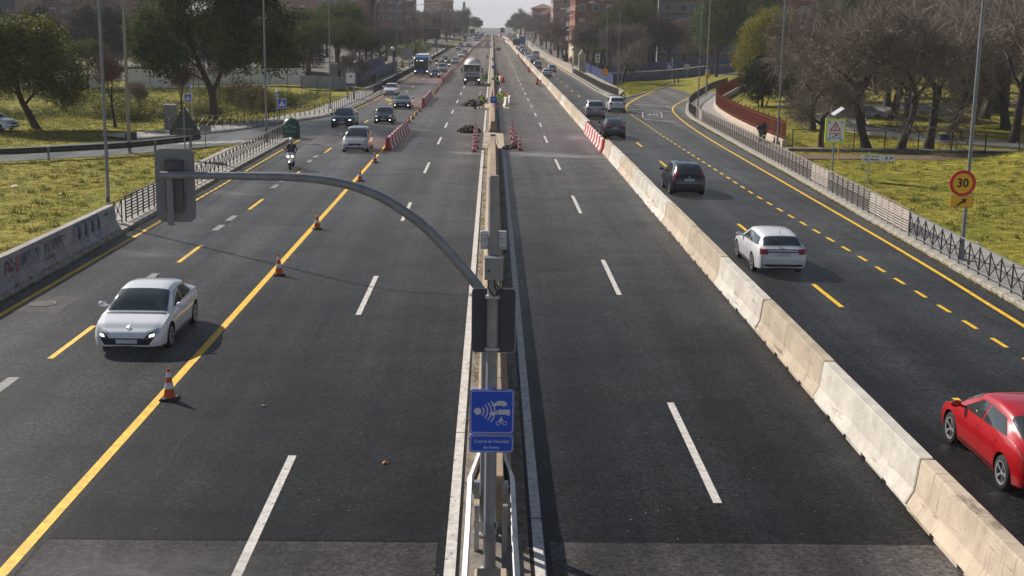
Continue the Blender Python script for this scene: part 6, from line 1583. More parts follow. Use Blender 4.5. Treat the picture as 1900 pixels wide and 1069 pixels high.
# ---- boxy vehicles
def wheel_set(root, r, xs, ys, w=.28):
    ty, rb_, rm = wheel_meshes(r, w, None, 8)
    for y in ys:
        for sx in (-1, 1): o = put('wheel', ty, root, (sx * xs, y, r), 0 if sx > 0 else PI); put('rim', rm, o); put('rim_barrel', rb_, o)
def bus(label, x, y):
    root = empty('bus'); W2, Lb, Hb = 1.27, 12.0, 3.2; m = mat('bus_blue', (.01, .12, .42), .3, coat=.6); h = Lb / 2
    def ring(y_, s, t): return [(x_ * s, y_, z) for x_, z in ((-W2, .32), (-W2, 2.6), (-W2 * .97, Hb - .18 * t - .12), (-W2 * .82, Hb - .1 * t), (W2 * .82, Hb - .1 * t), (W2 * .97, Hb - .18 * t - .12), (W2, 2.6), (W2, .32))]
    MB().loft([ring(-h, .96, 1.6), ring(-h + .12, .985, .8), ring(-h + .5, 1, .2), ring(h - .3, 1, .2), ring(h, .97, 1)]).build('body', m, root, smooth=30)
    MB().prism(rrect(2.28, 1.62, .12), -h - .03, -h - .008).build('windscreen', M_GLASS, root).location = (0, 0, 1.92)
    MB().prism(rrect(2.0, .3, .05), -h - .034, -h - .031).build('destination_panel', M_BLACK, root).location = (0, 0, 2.55)
    M_LED = mat('destination_lit', (.7, .7, .65), .5, emit=(.9, .9, .8, 1.0))
    MB().box(-.78, -.62, -h - .038, -h - .0345, 2.46, 2.64).build('route_digit', M_LED, root); MB().box(-.25, .35, -h - .038, -h - .0345, 2.48, 2.62).build('destination_text', M_LED, root)
    MB().box(-1.0, 1.0, -h - .02, -h - .006, .36, .55).build('bumper', M_TRIM, root); MB().box(-.26, .26, -h - .025, -h - .021, .42, .53).build('licence_plate', M_PLATE, root)
    for sx in (-1, 1):
        MB().box(sx * 1.0 - .17, sx * 1.0 + .17, -h - .03, -h - .008, .68, .84).build('headlight', M_HEADL, root); MB().box(sx * 1.0 - .08, sx * 1.0 + .08, -h - .04, -h - .031, .70, .82).build('lamp_glow', M_HEADON, root)
        MB().ball((sx * 1.5, -h - .05, 2.1), .12, .1, .26, 10, 6).build('mirror', M_TRIM, root, smooth=True)
        for k in range(6): MB().box(sx * (W2 + .004) - .004, sx * (W2 + .004) + .004, -h + .6 + k * 1.85, -h + 2.3 + k * 1.85, 1.35, 2.55).build('side_window', M_GLASS, root)
    MB().bevbox(-1.1, 1.1, -3, 5.2, Hb - .06, Hb + .28, .1).build('roof_pod', mat('bus_pod_white', (.7, .7, .7), .5), root)
    wheel_set(root, .48, 1.1, (-h + 2.7, h - 3.2)); o = place(root, x, y, 0, label, 'bus'); return o
bus('bright blue city bus with a dark windscreen in the outer left lane', -12.0, 218.5)

def mixer(label, x, y):
    root = empty('cement_mixer'); h = 4.5
    mw = mat('cab_white', (.62, .63, .66), .35, coat=.4); md = mat('drum_white', (.72, .71, .68), .55, var=.1)
    MB().bevbox(-1.24, 1.24, -h, -h + 2.1, 1.0, 2.95, .09).build('cab', mw, root); MB().bevbox(-1.24, 1.24, -h - .08, -h + 2.0, .42, .999, .06).build('bumper', P_DGREY, root)
    MB().box(-1.12, 1.12, -h - .03, -h - .003, 1.98, 2.78).build('windscreen', M_GLASS, root); MB().bevbox(-1.2, 1.2, -h - .25, -h + .12, 2.78, 2.90, .03).build('sun_visor', M_TRIM, root)
    MB().box(-1.0, 1.0, -h - .02, -h - .004, 1.05, 1.25).build('grille', M_TRIM, root); MB().box(-1.05, 1.05, -h - .02, -h - .004, 1.42, 1.52).build('grille', M_TRIM, root)
    for k in range(11): MB().box(-.83 + .152 * k, -.83 + .152 * k + (.11 if k % 3 else .125), -h - .012, -h - .003, 1.62 + (.02 if k in (5,) else 0), 1.78 - (.03 if k in (2, 6, 8) else 0)).build('cab_lettering', M_BLACK, root)
    MB().box(-.5, .5, -h - .1, -h - .085, .5, .62).build('licence_plate', M_PLATE, root)
    for sx in (-1, 1):
        MB().box(sx * .98 - .2, sx * .98 + .2, -h - .11, -h - .082, .72, .92).build('headlight', M_HEADL, root); MB().box(sx * .98 - .08, sx * .98 + .08, -h - .12, -h - .111, .76, .88).build('lamp_glow', M_HEADON, root)
        MB().bevbox(sx * 1.48 - .1, sx * 1.48 + .1, -h - .02, -h + .1, 1.8, 2.5, .03).build('mirror', M_TRIM, root); MB().tube([(sx * 1.2, -h + .05, 2.6), (sx * 1.48, -h + .03, 2.45)], .025, 6).build('mirror_arm', M_TRIM, root)
        MB().box(sx * 1.243, sx * 1.25, -h + .5, -h + 1.5, 1.9, 2.7).build('side_window', M_GLASS, root)
        MB().box(sx * .35 - .06, sx * .35 + .06, -h - .036, -h - .031, 2.1, 2.5).build('cab_paper', M_LIME if sx < 0 else M_REFLW, root)
    MB().box(-.5, .5, -h + 1.5, h, .75, 1.05).build('chassis', M_TRIM, root)
    dm = Matrix.Translation((0, -h + 2.1, 2.25)) @ Matrix.Rotation(-PI / 2 + .2, 4, 'X')
    MB().lathe([(.4, 0), (.75, .1), (1.2, 1.0), (1.28, 1.9), (1.2, 2.7), (.75, 4.3), (.5, 4.9), (.45, 5.0)], 22, dm).build('drum', md, root, smooth=50)
    MB().lathe([(1.285, 1.86), (1.295, 2.05), (1.285, 2.2)], 22, dm, caps=False).build('drum_band', M_PLR, root)
    MB().box(-.7, .7, h - 2.2, h - 1.9, 1.05, 3.0).build('drum_stand', M_TRIM, root); MB().bevbox(-.45, .45, h - 1.4, h - .6, 2.9, 3.6, .05).build('hopper', mw, root); MB().beam((0, h - .9, 2.4), (0, h + .3, 1.3), .4, .12).build('chute', mw, root)
    MB().tube([(1.15, -h + 2.2, 1.0), (1.2, -h + 2.2, 3.5)], .06, 8).build('exhaust', M_CHROME, root)
    for y_ in (-h + 2.25,): MB().tube([(-.9, y_, 3.2), (-.5, y_, 3.75), (.5, y_, 3.75), (.9, y_, 3.2)], .03, 6).build('guard_hoop', M_POLE, root)
    wheel_set(root, .52, 1.02, (-h + 1.35, h - 3.4, h - 2.0), .32); place(root, x, y, 0, label, 'truck')
mixer('white cement mixer truck with dark bumper parked in the closed left lanes', -2.9, 186)

def van(x, y, rz, m, label, L=5.4, H=2.5, group=None, cat='van', light=False):
    sh = Shell(L, 1.98, H, .34, .95, L * .6, 1.35, .62, 1.5, L - .35, L - .08, 1.25, 1.35, .85, .80, .26)
    root = make_car(sh, m, cat.replace(' ', '_'), 'generic', full=False)
    if light: MB().box(-.6, .6, -L / 2 + 1.6, -L / 2 + 1.9, H, H + .16).build('light_bar', M_BLUE, root)
    place(root, x, y, rz, label, cat, group)
van(-11.7, 538.5, 0, P_YEL, 'yellow ambulance van far off on the left lanes', light=True); van(-8.05, 596, 0, P_WHITE, 'white van far off behind the blue cars on the left'); van(11.3, 328, PI, P_WHITE, 'white van parked at the right kerb beside the queue', 4.6, 2.1)
def box_truck(x, y, rz, mb_, mc, label, L=8.0, H=3.7):
    root = empty('box_truck'); h = L / 2
    MB().bevbox(-1.22, 1.22, -h, -h + 1.9, .45, 2.6, .08).build('cab', mc, root); MB().box(-1.1, 1.1, -h - .02, -h - .003, 1.5, 2.35).build('windscreen', M_GLASS, root); MB().bevbox(-1.27, 1.27, -h + 2.0, h, .95, H, .05).build('cargo_box', mb_, root); MB().box(-.5, .5, -h + 1, h - .1, .6, .94).build('chassis', M_TRIM, root)
    MB().box(-1.1, 1.1, h + .003, h + .03, .6, .85).build('rear_bumper', M_WHITE, root)
    for sx in (-1, 1): MB().box(sx * .95 - .15, sx * .95 + .15, h + .031, h + .05, .62, .8).build('tail_light', M_TAIL, root); MB().box(sx * .02 - .01, sx * .02 + .01, h + .002, h + .02, 1.0, H - .1).build('door_seam', M_TRIM, root)
    wheel_set(root, .48, 1.05, (-h + 1.1, h - 1.9)); place(root, x, y, rz, label, 'truck')
box_truck(11.3, 480, PI, mat('truck_blue', (.05, .16, .42), .5), P_WHITE, 'blue and white box truck in the outer right lane'); box_truck(8.9, 466, PI, mat('truck_dark_green', (.02, .035, .025), .6), P_DGREY, 'dark green box truck ahead of the ochre saloon in the right queue', 7.5, 2.9)
box_truck(5.8, 742, PI, P_MAROON, P_MAROON, 'tiny dark red truck on the crest', 9, 3.5); box_truck(-11.0, 690, 0, P_DGREY, P_DGREY, 'tiny dark truck near the crest on the left', 8, 3.4)
# ================================================================== people and motorcycles
def ik(a, b, l1, l2, hint):
    a = Vector(a); b = Vector(b); d = b - a; D = min(max(d.length, abs(l1 - l2) + .01), l1 + l2 - .005); dn = d.normalized()
    x = (l1 * l1 - l2 * l2 + D * D) / (2 * D); hgt = math.sqrt(max(0, l1 * l1 - x * x))
    hv = Vector(hint); hv = hv - dn * hv.dot(dn); hv = hv.normalized() if hv.length > 1e-4 else dn.orthogonal()
    return a + dn * x + hv * hgt, a + dn * D
def person(name, label, loc, rz, mats, hip=(0, 0, .92), lean=0.0, feet=((-.13, 0), (.13, 0)), feet_z=0.0, hands=((-.32, -.1, .85), (.32, -.1, .85)), helmet=None, hair=None, look=0.0, vest=None, hump=None, group=None, cat='person', coat_len=0.0):
    """continuous skinned figure facing -y; mats: skin, top, legs, shoes"""
    hip = Vector(hip); up = Vector((0, -math.sin(lean), math.cos(lean)))
    chest = hip + up * .36; neck = hip + up * .53; fw = Vector((0, -math.cos(lean), -math.sin(lean)))
    hd_up = Vector((0, -math.sin(lean * .6 + look), math.cos(lean * .6 + look)))
    head = neck + hd_up * .12; crown = neck + hd_up * .27
    V = []; E = []; Rr = []; Lb = []
    def add(p, r, lab, par=None):
        V.append(tuple(p)); Rr.append(r); Lb.append(lab)
        if par is not None: E.append((par, len(V) - 1))
        return len(V) - 1
    pel = add(hip, (.155, .115), 'legs'); sp = add(hip + up * .2, (.145, .105), 'top', pel); ch = add(chest, (.175, .12), 'top', sp); nk = add(neck, (.06, .06), 'skin', ch); hdv = add(head, (.085, .095), 'skin', nk); cr = add(crown, (.07, .08), 'skin', hdv)
    ns = add(head + hd_up * .02 + Vector((0, -.095, -.01)), (.018, .02), 'skin', hdv)
    for s, hnd, ft in ((-1, hands[0], feet[0]), (1, hands[1], feet[1])):
        sh = add(chest + up * .1 + Vector((s * .19, 0, 0)), (.068, .068), 'top', ch)
        el, wr = ik(V[sh], Vector(hnd), .28, .26, (s * .5, .8, -.3)); e_ = add(el, (.05, .05), 'top', sh); w_ = add(wr, (.034, .036), 'top', e_)
        dv = (wr - el).normalized(); pm = add(wr + dv * .07, (.036, .022), 'skin', w_)
        sd = dv.cross(Vector((0, 1, 0))).normalized() if abs(dv.y) < .9 else Vector((1, 0, 0))
        for k, (o_, l_) in enumerate(((-.03, .06), (-.01, .075), (.012, .07), (.032, .055))):
            f1 = add(wr + dv * .11 + sd * o_, (.0095, .0095), 'skin', pm); add(wr + dv * (.11 + l_) + sd * o_ * 1.1 + Vector((0, -.015, -.01)), (.008, .008), 'skin', f1)
        add(wr + dv * .08 + sd * -.055 + Vector((0, -.02, 0)), (.010, .010), 'skin', pm)
        hp = add(hip + Vector((s * .09, 0, -.05)), (.095, .10), 'legs', pel); fz = feet_z if not isinstance(feet_z, (tuple, list)) else feet_z[0 if s < 0 else 1]
        fp = Vector((ft[0], ft[1], fz + .09)) if len(ft) == 2 else Vector(ft)
        kn, an = ik(V[hp], fp, .43, .43, (0, -1, .1)); k_ = add(kn, (.066, .07), 'legs', hp); a_ = add(an, (.046, .05), 'legs', k_); add(an + Vector((0, -.06, -.045)), (.045, .04), 'shoes', a_); add(an + Vector((0, -.17, -.055)), (.04, .03), 'shoes', len(V) - 1)
    me = bpy.data.meshes.new('figure'); me.from_pydata(V, E, []); ob = bpy.data.objects.new('figure', me); COL.objects.link(ob)
    sk = ob.modifiers.new('skin', 'SKIN'); sk.use_smooth_shade = True
    if not me.skin_vertices: bpy.context.view_layer.objects.active = ob
    if me.skin_vertices:
        for i, d in enumerate(me.skin_vertices[0].data): d.radius = Rr[i]; d.use_root = (i == 0)
    ss = ob.modifiers.new('sub', 'SUBSURF'); ss.levels = 1; ss.render_levels = 1
    dg = bpy.context.evaluated_depsgraph_get(); bm_ = bpy.data.meshes.new_from_object(ob.evaluated_get(dg))
    bpy.data.objects.remove(ob)
    order = ['skin', 'top', 'legs', 'shoes']; bm_.materials.clear()
    for k in order: bm_.materials.append(mats[k])
    pts = []
    for a, b in E:
        for t in (.05, .35, .65, .95): pts.append((Vector(V[a]).lerp(Vector(V[b]), t), Lb[b] if t > .3 else Lb[a]))
    co = np.array([p[0][:] for p in pts]); lb = [order.index(p[1]) for p in pts]
    for pl_ in bm_.polygons:
        c = np.array(pl_.center[:]); pl_.material_index = lb[int(((co - c) ** 2).sum(1).argmin())]; pl_.use_smooth = True
    bm_.name = 'person'
    root = put('person', bm_, None, loc, rz); tag(root, label, cat, group)
    hc = neck + hd_up * .20
    M3 = Matrix.Translation(hc) @ (hd_up.to_track_quat('Z', 'Y').to_matrix().to_4x4())
    if helmet:
        mb = MB().lathe([(.135, .02), (.13, .045), (.118, .10), (.085, .15), (.03, .175)], 14, M3); mb.lathe([(.165, .012), (.165, .024), (.12, .03)], 14, M3); mb.build('helmet', helmet, root, smooth=True)
    if hair and hair.name.startswith('helmet'): MB().ball((hc + fw * .005)[:], .135, .155, .15, 14, 9).build('helmet', hair, root, smooth=True); MB().ball((hc + Vector((0, -.05, .0)))[:], .118, .118, .06, 12, 6).build('visor', M_GLASS, root, smooth=True)
    elif hair: MB().lathe([(.105, -.09), (.118, -.02), (.118, .05), (.10, .10), (.05, .135), (.01, .14)], 12, M3 @ Matrix.Translation((0, .018, 0))).build('hair', hair, root, smooth=True)
    if vest:
        rings = []
        for t, wx, wy in ((-.02, .185, .14), (.12, .18, .135), (.26, .19, .14), (.38, .20, .145), (.47, .15, .12)):
            c = hip + up * t; rings.append([c + Vector((math.cos(a) * wx, 0, 0)) + fw * (math.sin(a) * wy) for a in [2 * PI * i / 14 for i in range(14)]])
        v_ = MB().loft(rings, True, False).build('vest', vest, root, smooth=True)
        c = hip + up * .14; MB().loft([[c + up * t + Vector((math.cos(a) * .19, 0, 0)) + fw * (math.sin(a) * .145) for a in [2 * PI * i / 14 for i in range(14)]] for t in (0, .05)], True, False).build('reflective_band', M_REFLW, v_)
    if coat_len:
        rings = []
        for t, wx, wy in ((-coat_len, .24, .19), (0, .21, .17), (.2, .19, .15), (.4, .20, .145), (.48, .14, .11)):
            c = hip + up * t; rings.append([c + Vector((math.cos(a) * wx, math.sin(a) * wy, 0)) for a in [2 * PI * i / 14 for i in range(14)]])
        MB().loft(rings, True, False).build('coat', mats['top'], root, smooth=True)
    return root
M_SKIN = mat('skin', (.42, .24, .17), .6); M_JEANS = mat('jeans', (.035, .05, .085), .85); M_BLK = mat('dark_cloth', (.018, .018, .02), .85); M_HIVIS = mat('hi_vis_yellow', (.50, .72, .02), .7); M_HIVIS2 = mat('hi_vis_green', (.28, .72, .02), .7); M_BOOT = mat('boots', (.03, .022, .018), .7); M_HELW = mat('helmet_white', (.78, .78, .76), .35); M_HELB = mat('helmet_dark', (.03, .035, .05), .35); M_HIOR = mat('hi_vis_orange', (.75, .12, .02), .7); M_COAT = mat('brown_coat', (.12, .075, .06), .85); M_HAIRB = mat('hair_blond', (.35, .22, .12), .8); M_HELY = mat('helmet_yellow', (.75, .6, .05), .4)
W_STD = dict(skin=M_SKIN, top=M_BLK, legs=M_JEANS, shoes=M_BOOT); W_LIME = dict(skin=M_SKIN, top=M_HIVIS, legs=M_HIVIS, shoes=M_BOOT); W_GRN = dict(skin=M_SKIN, top=M_HIVIS2, legs=M_HIVIS2, shoes=M_BOOT); W_MIX = dict(skin=M_SKIN, top=M_HIVIS, legs=M_BLK, shoes=M_BOOT)
GW = 'road workers in bright clothing'
zr0 = RZ + .022
person('person', 'worker in jeans, lime vest and white helmet standing with a shovel at the road works', (-1.1, 128.4, RZ + .01), PI + .1, W_STD, lean=.08, feet=((-.14, .06), (.13, -.08)), hands=((-.33, -.25, .95), (.34, -.12, .72)), helmet=M_HELW, vest=M_HIVIS, group=GW)
person('person', 'worker bending over the debris left of the median, dark jacket and white helmet', (-.75, 131.2, zr0), -1.1, dict(W_STD, legs=M_BLK), hip=(0, .15, .82), lean=1.05, feet=((-.16, .05), (.16, -.1)), hands=((-.2, -.62, .35), (.18, -.66, .3)), helmet=M_HELW, vest=M_HIVIS, group=GW)
person('person', 'worker in lime jacket stooping behind the median wall with a yellow hood', (.62, 136.2, zr0), .4, W_LIME, hip=(0, .1, .8), lean=.85, hands=((-.2, -.5, .5), (.22, -.5, .45)), helmet=M_HELY, group=GW)
person('person', 'worker in full lime gear bending with a long tool right of the median', (1.45, 139.6, zr0), -1.35, W_LIME, hip=(0, .12, .84), lean=.9, feet=((-.18, .12), (.16, -.2)), hands=((-.1, -.75, .75), (.15, -.55, .55)), helmet=M_HELW, vest=M_HIVIS, group=GW)
person('person', 'worker in bright green gear and white helmet crouching beside the truck', (-1.35, 187.5, zr0), .3, W_GRN, hip=(0, .1, .88), lean=.45, hands=((-.25, -.4, .7), (.25, -.35, .65)), helmet=M_HELW, group=GW)
person('person', 'worker in bright green jacket and dark helmet behind the white-helmeted one by the truck', (-.85, 189.2, zr0), -.2, dict(W_GRN, legs=M_BLK), lean=.3, hands=((-.3, -.3, .75), (.3, -.3, .75)), helmet=M_HELB, group=GW)
person('person', 'worker stooping behind the median wall right of the truck', (.72, 186.0, zr0), 0, W_GRN, hip=(0, .1, .7), lean=.9, hands=((-.2, -.5, .4), (.2, -.5, .4)), helmet=M_HELY, group=GW)
person('person', 'pedestrian in a brown coat walking away on the left pavement', (-16.6, 176, road_z(176) + .165), PI, dict(skin=M_SKIN, top=M_COAT, legs=M_BLK, shoes=M_BOOT), feet=((-.1, -.22), (.1, .22)), feet_z=(0, .04), hair=M_HAIRB, coat_len=.25)
person('person', 'site worker in yellow vest with orange sleeve beside the pavement, left of the pair', (-18.6, 244, road_z(244) + .02), 2.8, dict(W_STD, top=M_HIOR), helmet=M_HELW, vest=M_HIVIS, group='site workers on the left pavement')
person('person', 'site worker in yellow vest beside the pavement, right of the pair', (-17.4, 243, road_z(243) + .17), -2.6, dict(W_STD, top=M_HIOR), helmet=M_HELW, vest=M_HIVIS, group='site workers on the left pavement')
# tools
e = empty('shovel', (-1.72, 128.5, RZ + .012)); MB().tube([(0, 0, .05), (.28, .05, 1.05)], .016, 8).build('handle', M_WOOD, e); MB().add([(-.13, .02, .0), (.11, -.02, .0), (.15, 0, .33), (-.07, .03, .33), (-.01, -.04, .02)], [(0, 4, 3), (4, 1, 2), (4, 2, 3)]).build('blade', M_POLE_D, e); tag(e, 'shovel held low by the standing worker', 'shovel')
e = empty('long_handled_tool', (2.1, 139.8, RZ + .012)); MB().tube([(-.4, 0, .8), (.75, .05, 1.75)], .018, 8).build('handle', M_BLK, e); MB().tube([(-.42, 0, .78), (-.6, -.03, .05)], .02, 8).build('shaft', M_BLK, e); MB().box(-.68, -.54, -.09, .05, 0, .06).build('foot', M_POLE_D, e); tag(e, 'dark long-handled tool held by the bending worker on the right', 'tool')

# ---- motorcycles
def bike(label, x, y, rz, col, scooter=True, group=None):
    root = empty('motorcycle' if not scooter else 'scooter'); pm = col
    ty, rb_, rm = wheel_meshes(.29, .13, M_RIM, 5)
    for y_ in (-.68, .68): o = put('wheel', ty, root, (0, y_, .29)); put('rim', rm, o); put('rim_barrel', rb_, o)
    MB().loft([[(math.cos(a) * w, y_, z + math.sin(a) * h_) for a in [2 * PI * i / 10 for i in range(10)]] for y_, w, z, h_ in ((-.5, .08, .55, .12), (-.3, .16, .5, .15), (0, .17, .46, .14), (.35, .19, .60, .2), (.75, .15, .78, .13), (1.0, .06, .85, .05))]).build('body', M_TRIM if scooter else pm, root, smooth=True)
    f = MB().loft([[(math.cos(a) * w, y_ + math.sin(a) * d, z) for a in [2 * PI * i / 12 for i in range(12)]] for y_, w, d, z in ((-.55, .14, .1, .42), (-.56, .27, .13, .62), (-.52, .25, .14, .86), (-.44, .15, .11, 1.04))]).build('fairing', pm, root, smooth=True)
    MB().add([(-.19, -.58, 1.0), (.19, -.58, 1.0), (.15, -.42, 1.38), (-.15, -.42, 1.38), (-.19, -.572, 1.0), (.19, -.572, 1.0), (.15, -.412, 1.38), (-.15, -.412, 1.38)], [(0, 1, 2, 3), (7, 6, 5, 4), (0, 4, 5, 1), (1, 5, 6, 2), (2, 6, 7, 3), (3, 7, 4, 0)]).build('windshield', M_GLASS, root)
    for sx in (-1, 1): MB().ball((sx * .13, -.68, .78), .06, .03, .04, 8, 5).build('headlight', M_HEADON, root, smooth=True); MB().ball((sx * .36, -.45, 1.2), .07, .03, .045, 8, 5).build('mirror', M_TRIM, root, smooth=True); MB().tube([(sx * .2, -.42, 1.02), (sx * .36, -.45, 1.2)], .01, 5).build('mirror_stalk', M_TRIM, root)
    MB().loft([[(math.cos(a) * w, y_ + math.cos(a) * 0, z + math.sin(a) * .11) for a in [PI * i / 6 for i in range(7)]] for y_, w, z in ((-.98, .09, .36), (-.68, .10, .54), (-.4, .09, .44))], False).build('mudguard', pm, root, smooth=True)
    MB().tube([(-.36, -.36, 1.02), (0, -.46, .98), (.36, -.36, 1.02)], .022, 8).build('handlebar', M_TRIM, root); MB().bevbox(-.17, .17, .0, .8, .80, .9, .05).build('seat', M_BLK, root); MB().tube([(0, -.5, .95), (0, -.68, .3)], .035, 6).build('fork', M_POLE, root)
    MB().bevbox(-.2, .2, .8, 1.12, .95, 1.25, .06).build('top_box', M_TRIM, root) if not scooter else None
    place(root, x, y, rz, label, 'motorcycle', group); return root
def rider(label, x, y, rz, mats, helm):
    z = road_z(y) + RZ + .003
    return person('person', label, (x, y, z), rz, mats, hip=(0, .28, .93), lean=.18, feet=((-.17, -.12, .30), (.17, -.12, .30)), hands=((-.33, -.26, 1.06), (.33, -.26, 1.06)), hair=helm)
bike('white scooter with a dark windshield ridden in the outer left lane', -11.75, 73.1, .05, P_WHITE); rider('rider in a dark jacket and pale helmet on the white scooter', -11.75, 73.1, .05, dict(skin=M_SKIN, top=M_BLK, legs=M_BLK, shoes=M_BOOT), M_HELW)
for i, (x, y) in enumerate([(-11.4, 258), (-8.6, 251.5), (-10.1, 274)]):
    nm = ['left', 'right', 'rear'][i]; bike(f'dark motorcycle behind the blue bus, {nm} one of three', x, y, 0, P_DGREY, True, 'motorcycles behind the bus'); rider(f'helmeted rider on the {nm} motorcycle behind the bus', x, y, 0, dict(skin=M_SKIN, top=M_BLK, legs=M_BLK, shoes=M_BOOT), M_HELB if i else M_HELW)
b = bike('black touring motorcycle parked on the pavement by the red fence', 20.55, 94.0, 2.7, P_BLACK, False); b.location.z = .165
# ================================================================== trees and plants
def np_mesh(name, verts, k, m, smooth=False):
    """mesh of n faces with k own corners each"""
    n = len(verts) // k
    me = bpy.data.meshes.new(name)
    me.vertices.add(len(verts)); me.vertices.foreach_set('co', np.asarray(verts, dtype=np.float32).ravel())
    me.loops.add(n * k); me.loops.foreach_set('vertex_index', np.arange(n * k, dtype=np.int32))
    me.polygons.add(n); me.polygons.foreach_set('loop_start', np.arange(0, n * k, k, dtype=np.int32))
    me.polygons.foreach_set('loop_total', np.full(n, k, dtype=np.int32))
    me.update(calc_edges=True); me.validate()
    if m: me.materials.append(m)
    return me

def leaf_quads(rng, centers, radius, per, size, out=None, flat=.0, long=2.0):
    """small leaf faces scattered round clump centres"""
    N = len(centers) * per
    c = np.repeat(np.asarray(centers), per, axis=0)
    off = rng.normal(size=(N, 3)); off /= np.linalg.norm(off, axis=1, keepdims=True); off *= (rng.random((N, 1)) ** .45) * radius
    p = c + off
    d = rng.normal(size=(N, 3)) + (off / radius) * 1.2; d[:, 2] += flat; d /= np.linalg.norm(d, axis=1, keepdims=True)
    a = rng.normal(size=(N, 3)); a -= d * (a * d).sum(1, keepdims=True); a /= np.linalg.norm(a, axis=1, keepdims=True)
    s = size * (.6 + .8 * rng.random((N, 1)))
    tip = p + d * s * long; w = a * s * .5; mid = p + d * s * long * .5
    return np.stack([p, mid + w, tip, mid - w], 1).reshape(-1, 3)

def branch_tubes(seed, h, r, levels, fork=.32, up=.25, spread=.75, nch=(3, 4), shrink=.70, lean=(0, 0), wob=.14, first=.34, tw_up=0.1):
    """returns trunk MB, branch MB, tips"""
    rn = random.Random(seed); tr = MB(); br = MB(); tips = []
    def rv(s): return Vector((rn.gauss(0, s), rn.gauss(0, s), rn.gauss(0, s * .6)))
    def grow(p, d, L, r0, lev):
        seg = 5 if lev == 0 else 4 if lev < 3 else 3
        pts = [p.copy()]; q = p.copy(); dd = d.copy()
        for k in range(seg):
            dd = (dd + rv(wob if lev else wob * .45) + Vector((0, 0, up * (.35 if lev < 3 else tw_up)))).normalized(); q = q + dd * (L / seg); pts.append(q.copy())
        r1 = r0 * (.72 if lev == 0 else .5)
        rs = [max(.013, lerp(r0, r1, i / seg)) for i in range(seg + 1)]
        if lev == 0: rs[0] = r0 * 1.35
        (tr if lev < 2 else br).tube(pts, rs, 9 if lev == 0 else 6 if lev == 1 else 4 if lev == 2 else 3, caps=False)
        if lev >= levels: tips.append((q, dd, pts)); return
        n = rn.randint(*nch) + (1 if lev >= 2 else 0)
        a0 = rn.uniform(0, 2 * PI)
        for i in range(n):
            t = 1.0 if i == 0 else rn.uniform(.35 if lev else .75, 1.0)
            f = t * seg; k = min(int(f), seg - 1); b = pts[k].lerp(pts[k + 1], f - k)
            ang = (rn.uniform(.15, .35) if i == 0 and lev else rn.uniform(.5, 1.0) * spread); az = a0 + 2 * PI * i / n + rn.uniform(-.5, .5)
            o1 = dd.orthogonal().normalized(); o2 = dd.cross(o1)
            nd = (dd * math.cos(ang) + (o1 * math.cos(az) + o2 * math.sin(az)) * math.sin(ang)).normalized()
            grow(b, nd, L * (shrink if lev else .62) * rn.uniform(.8, 1.15), r1 * rn.uniform(.62, .85) if i else r1 * .9, lev + 1)
    grow(Vector((0, 0, -.1)), Vector((lean[0], lean[1], 1)).normalized(), h * first, r, 0)
    return tr, br, tips
def add_twigs(rng, tips, per, length, rad, up=.2):
    """thin three-sided twigs"""
    P = []; D = []
    for q, d, pts in tips:
        for k in range(per):
            b = pts[1 + (k % (len(pts) - 1))]; P.append(b[:]); D.append(d[:])
    P = np.array(P); D = np.array(D); N = len(P)
    D = D + rng.normal(size=(N, 3)) * .65; D[:, 2] += up; D /= np.linalg.norm(D, axis=1, keepdims=True)
    L = length * (.5 + rng.random((N, 1))); A = rng.normal(size=(N, 3)); A -= D * (A * D).sum(1, keepdims=True); A /= np.linalg.norm(A, axis=1, keepdims=True); B = np.cross(D, A)
    tip = P + D * L
    a = P + A * rad; b = P + (-.5 * A + .866 * B) * rad; c = P + (-.5 * A - .866 * B) * rad
    return np.stack([a, b, tip, b, c, tip, c, a, tip], 1).reshape(-1, 3)

class TreeKind:
    def __init__(s, trunk, crown, extra=None): s.trunk, s.crown, s.extra = trunk, crown, extra
def join_np(name, mb, tri, m):
    """branches (quads of an MB) and loose triangles in one mesh"""
    nv = len(mb.v); v = np.concatenate([np.array(mb.v, dtype=np.float32), tri.astype(np.float32)]) if nv else tri
    me = bpy.data.meshes.new(name); me.vertices.add(len(v)); me.vertices.foreach_set('co', v.ravel().astype(np.float32))
    q = np.array(mb.f, dtype=np.int32); nt_ = len(tri) // 3
    me.loops.add(len(q) * 4 + nt_ * 3); me.loops.foreach_set('vertex_index', np.concatenate([q.ravel(), np.arange(nt_ * 3, dtype=np.int32) + nv]).astype(np.int32))
    me.polygons.add(len(q) + nt_); me.polygons.foreach_set('loop_start', np.concatenate([np.arange(len(q)) * 4, len(q) * 4 + np.arange(nt_) * 3]).astype(np.int32)); me.polygons.foreach_set('loop_total', np.concatenate([np.full(len(q), 4), np.full(nt_, 3)]).astype(np.int32))
    me.update(calc_edges=True); me.materials.append(m); return me

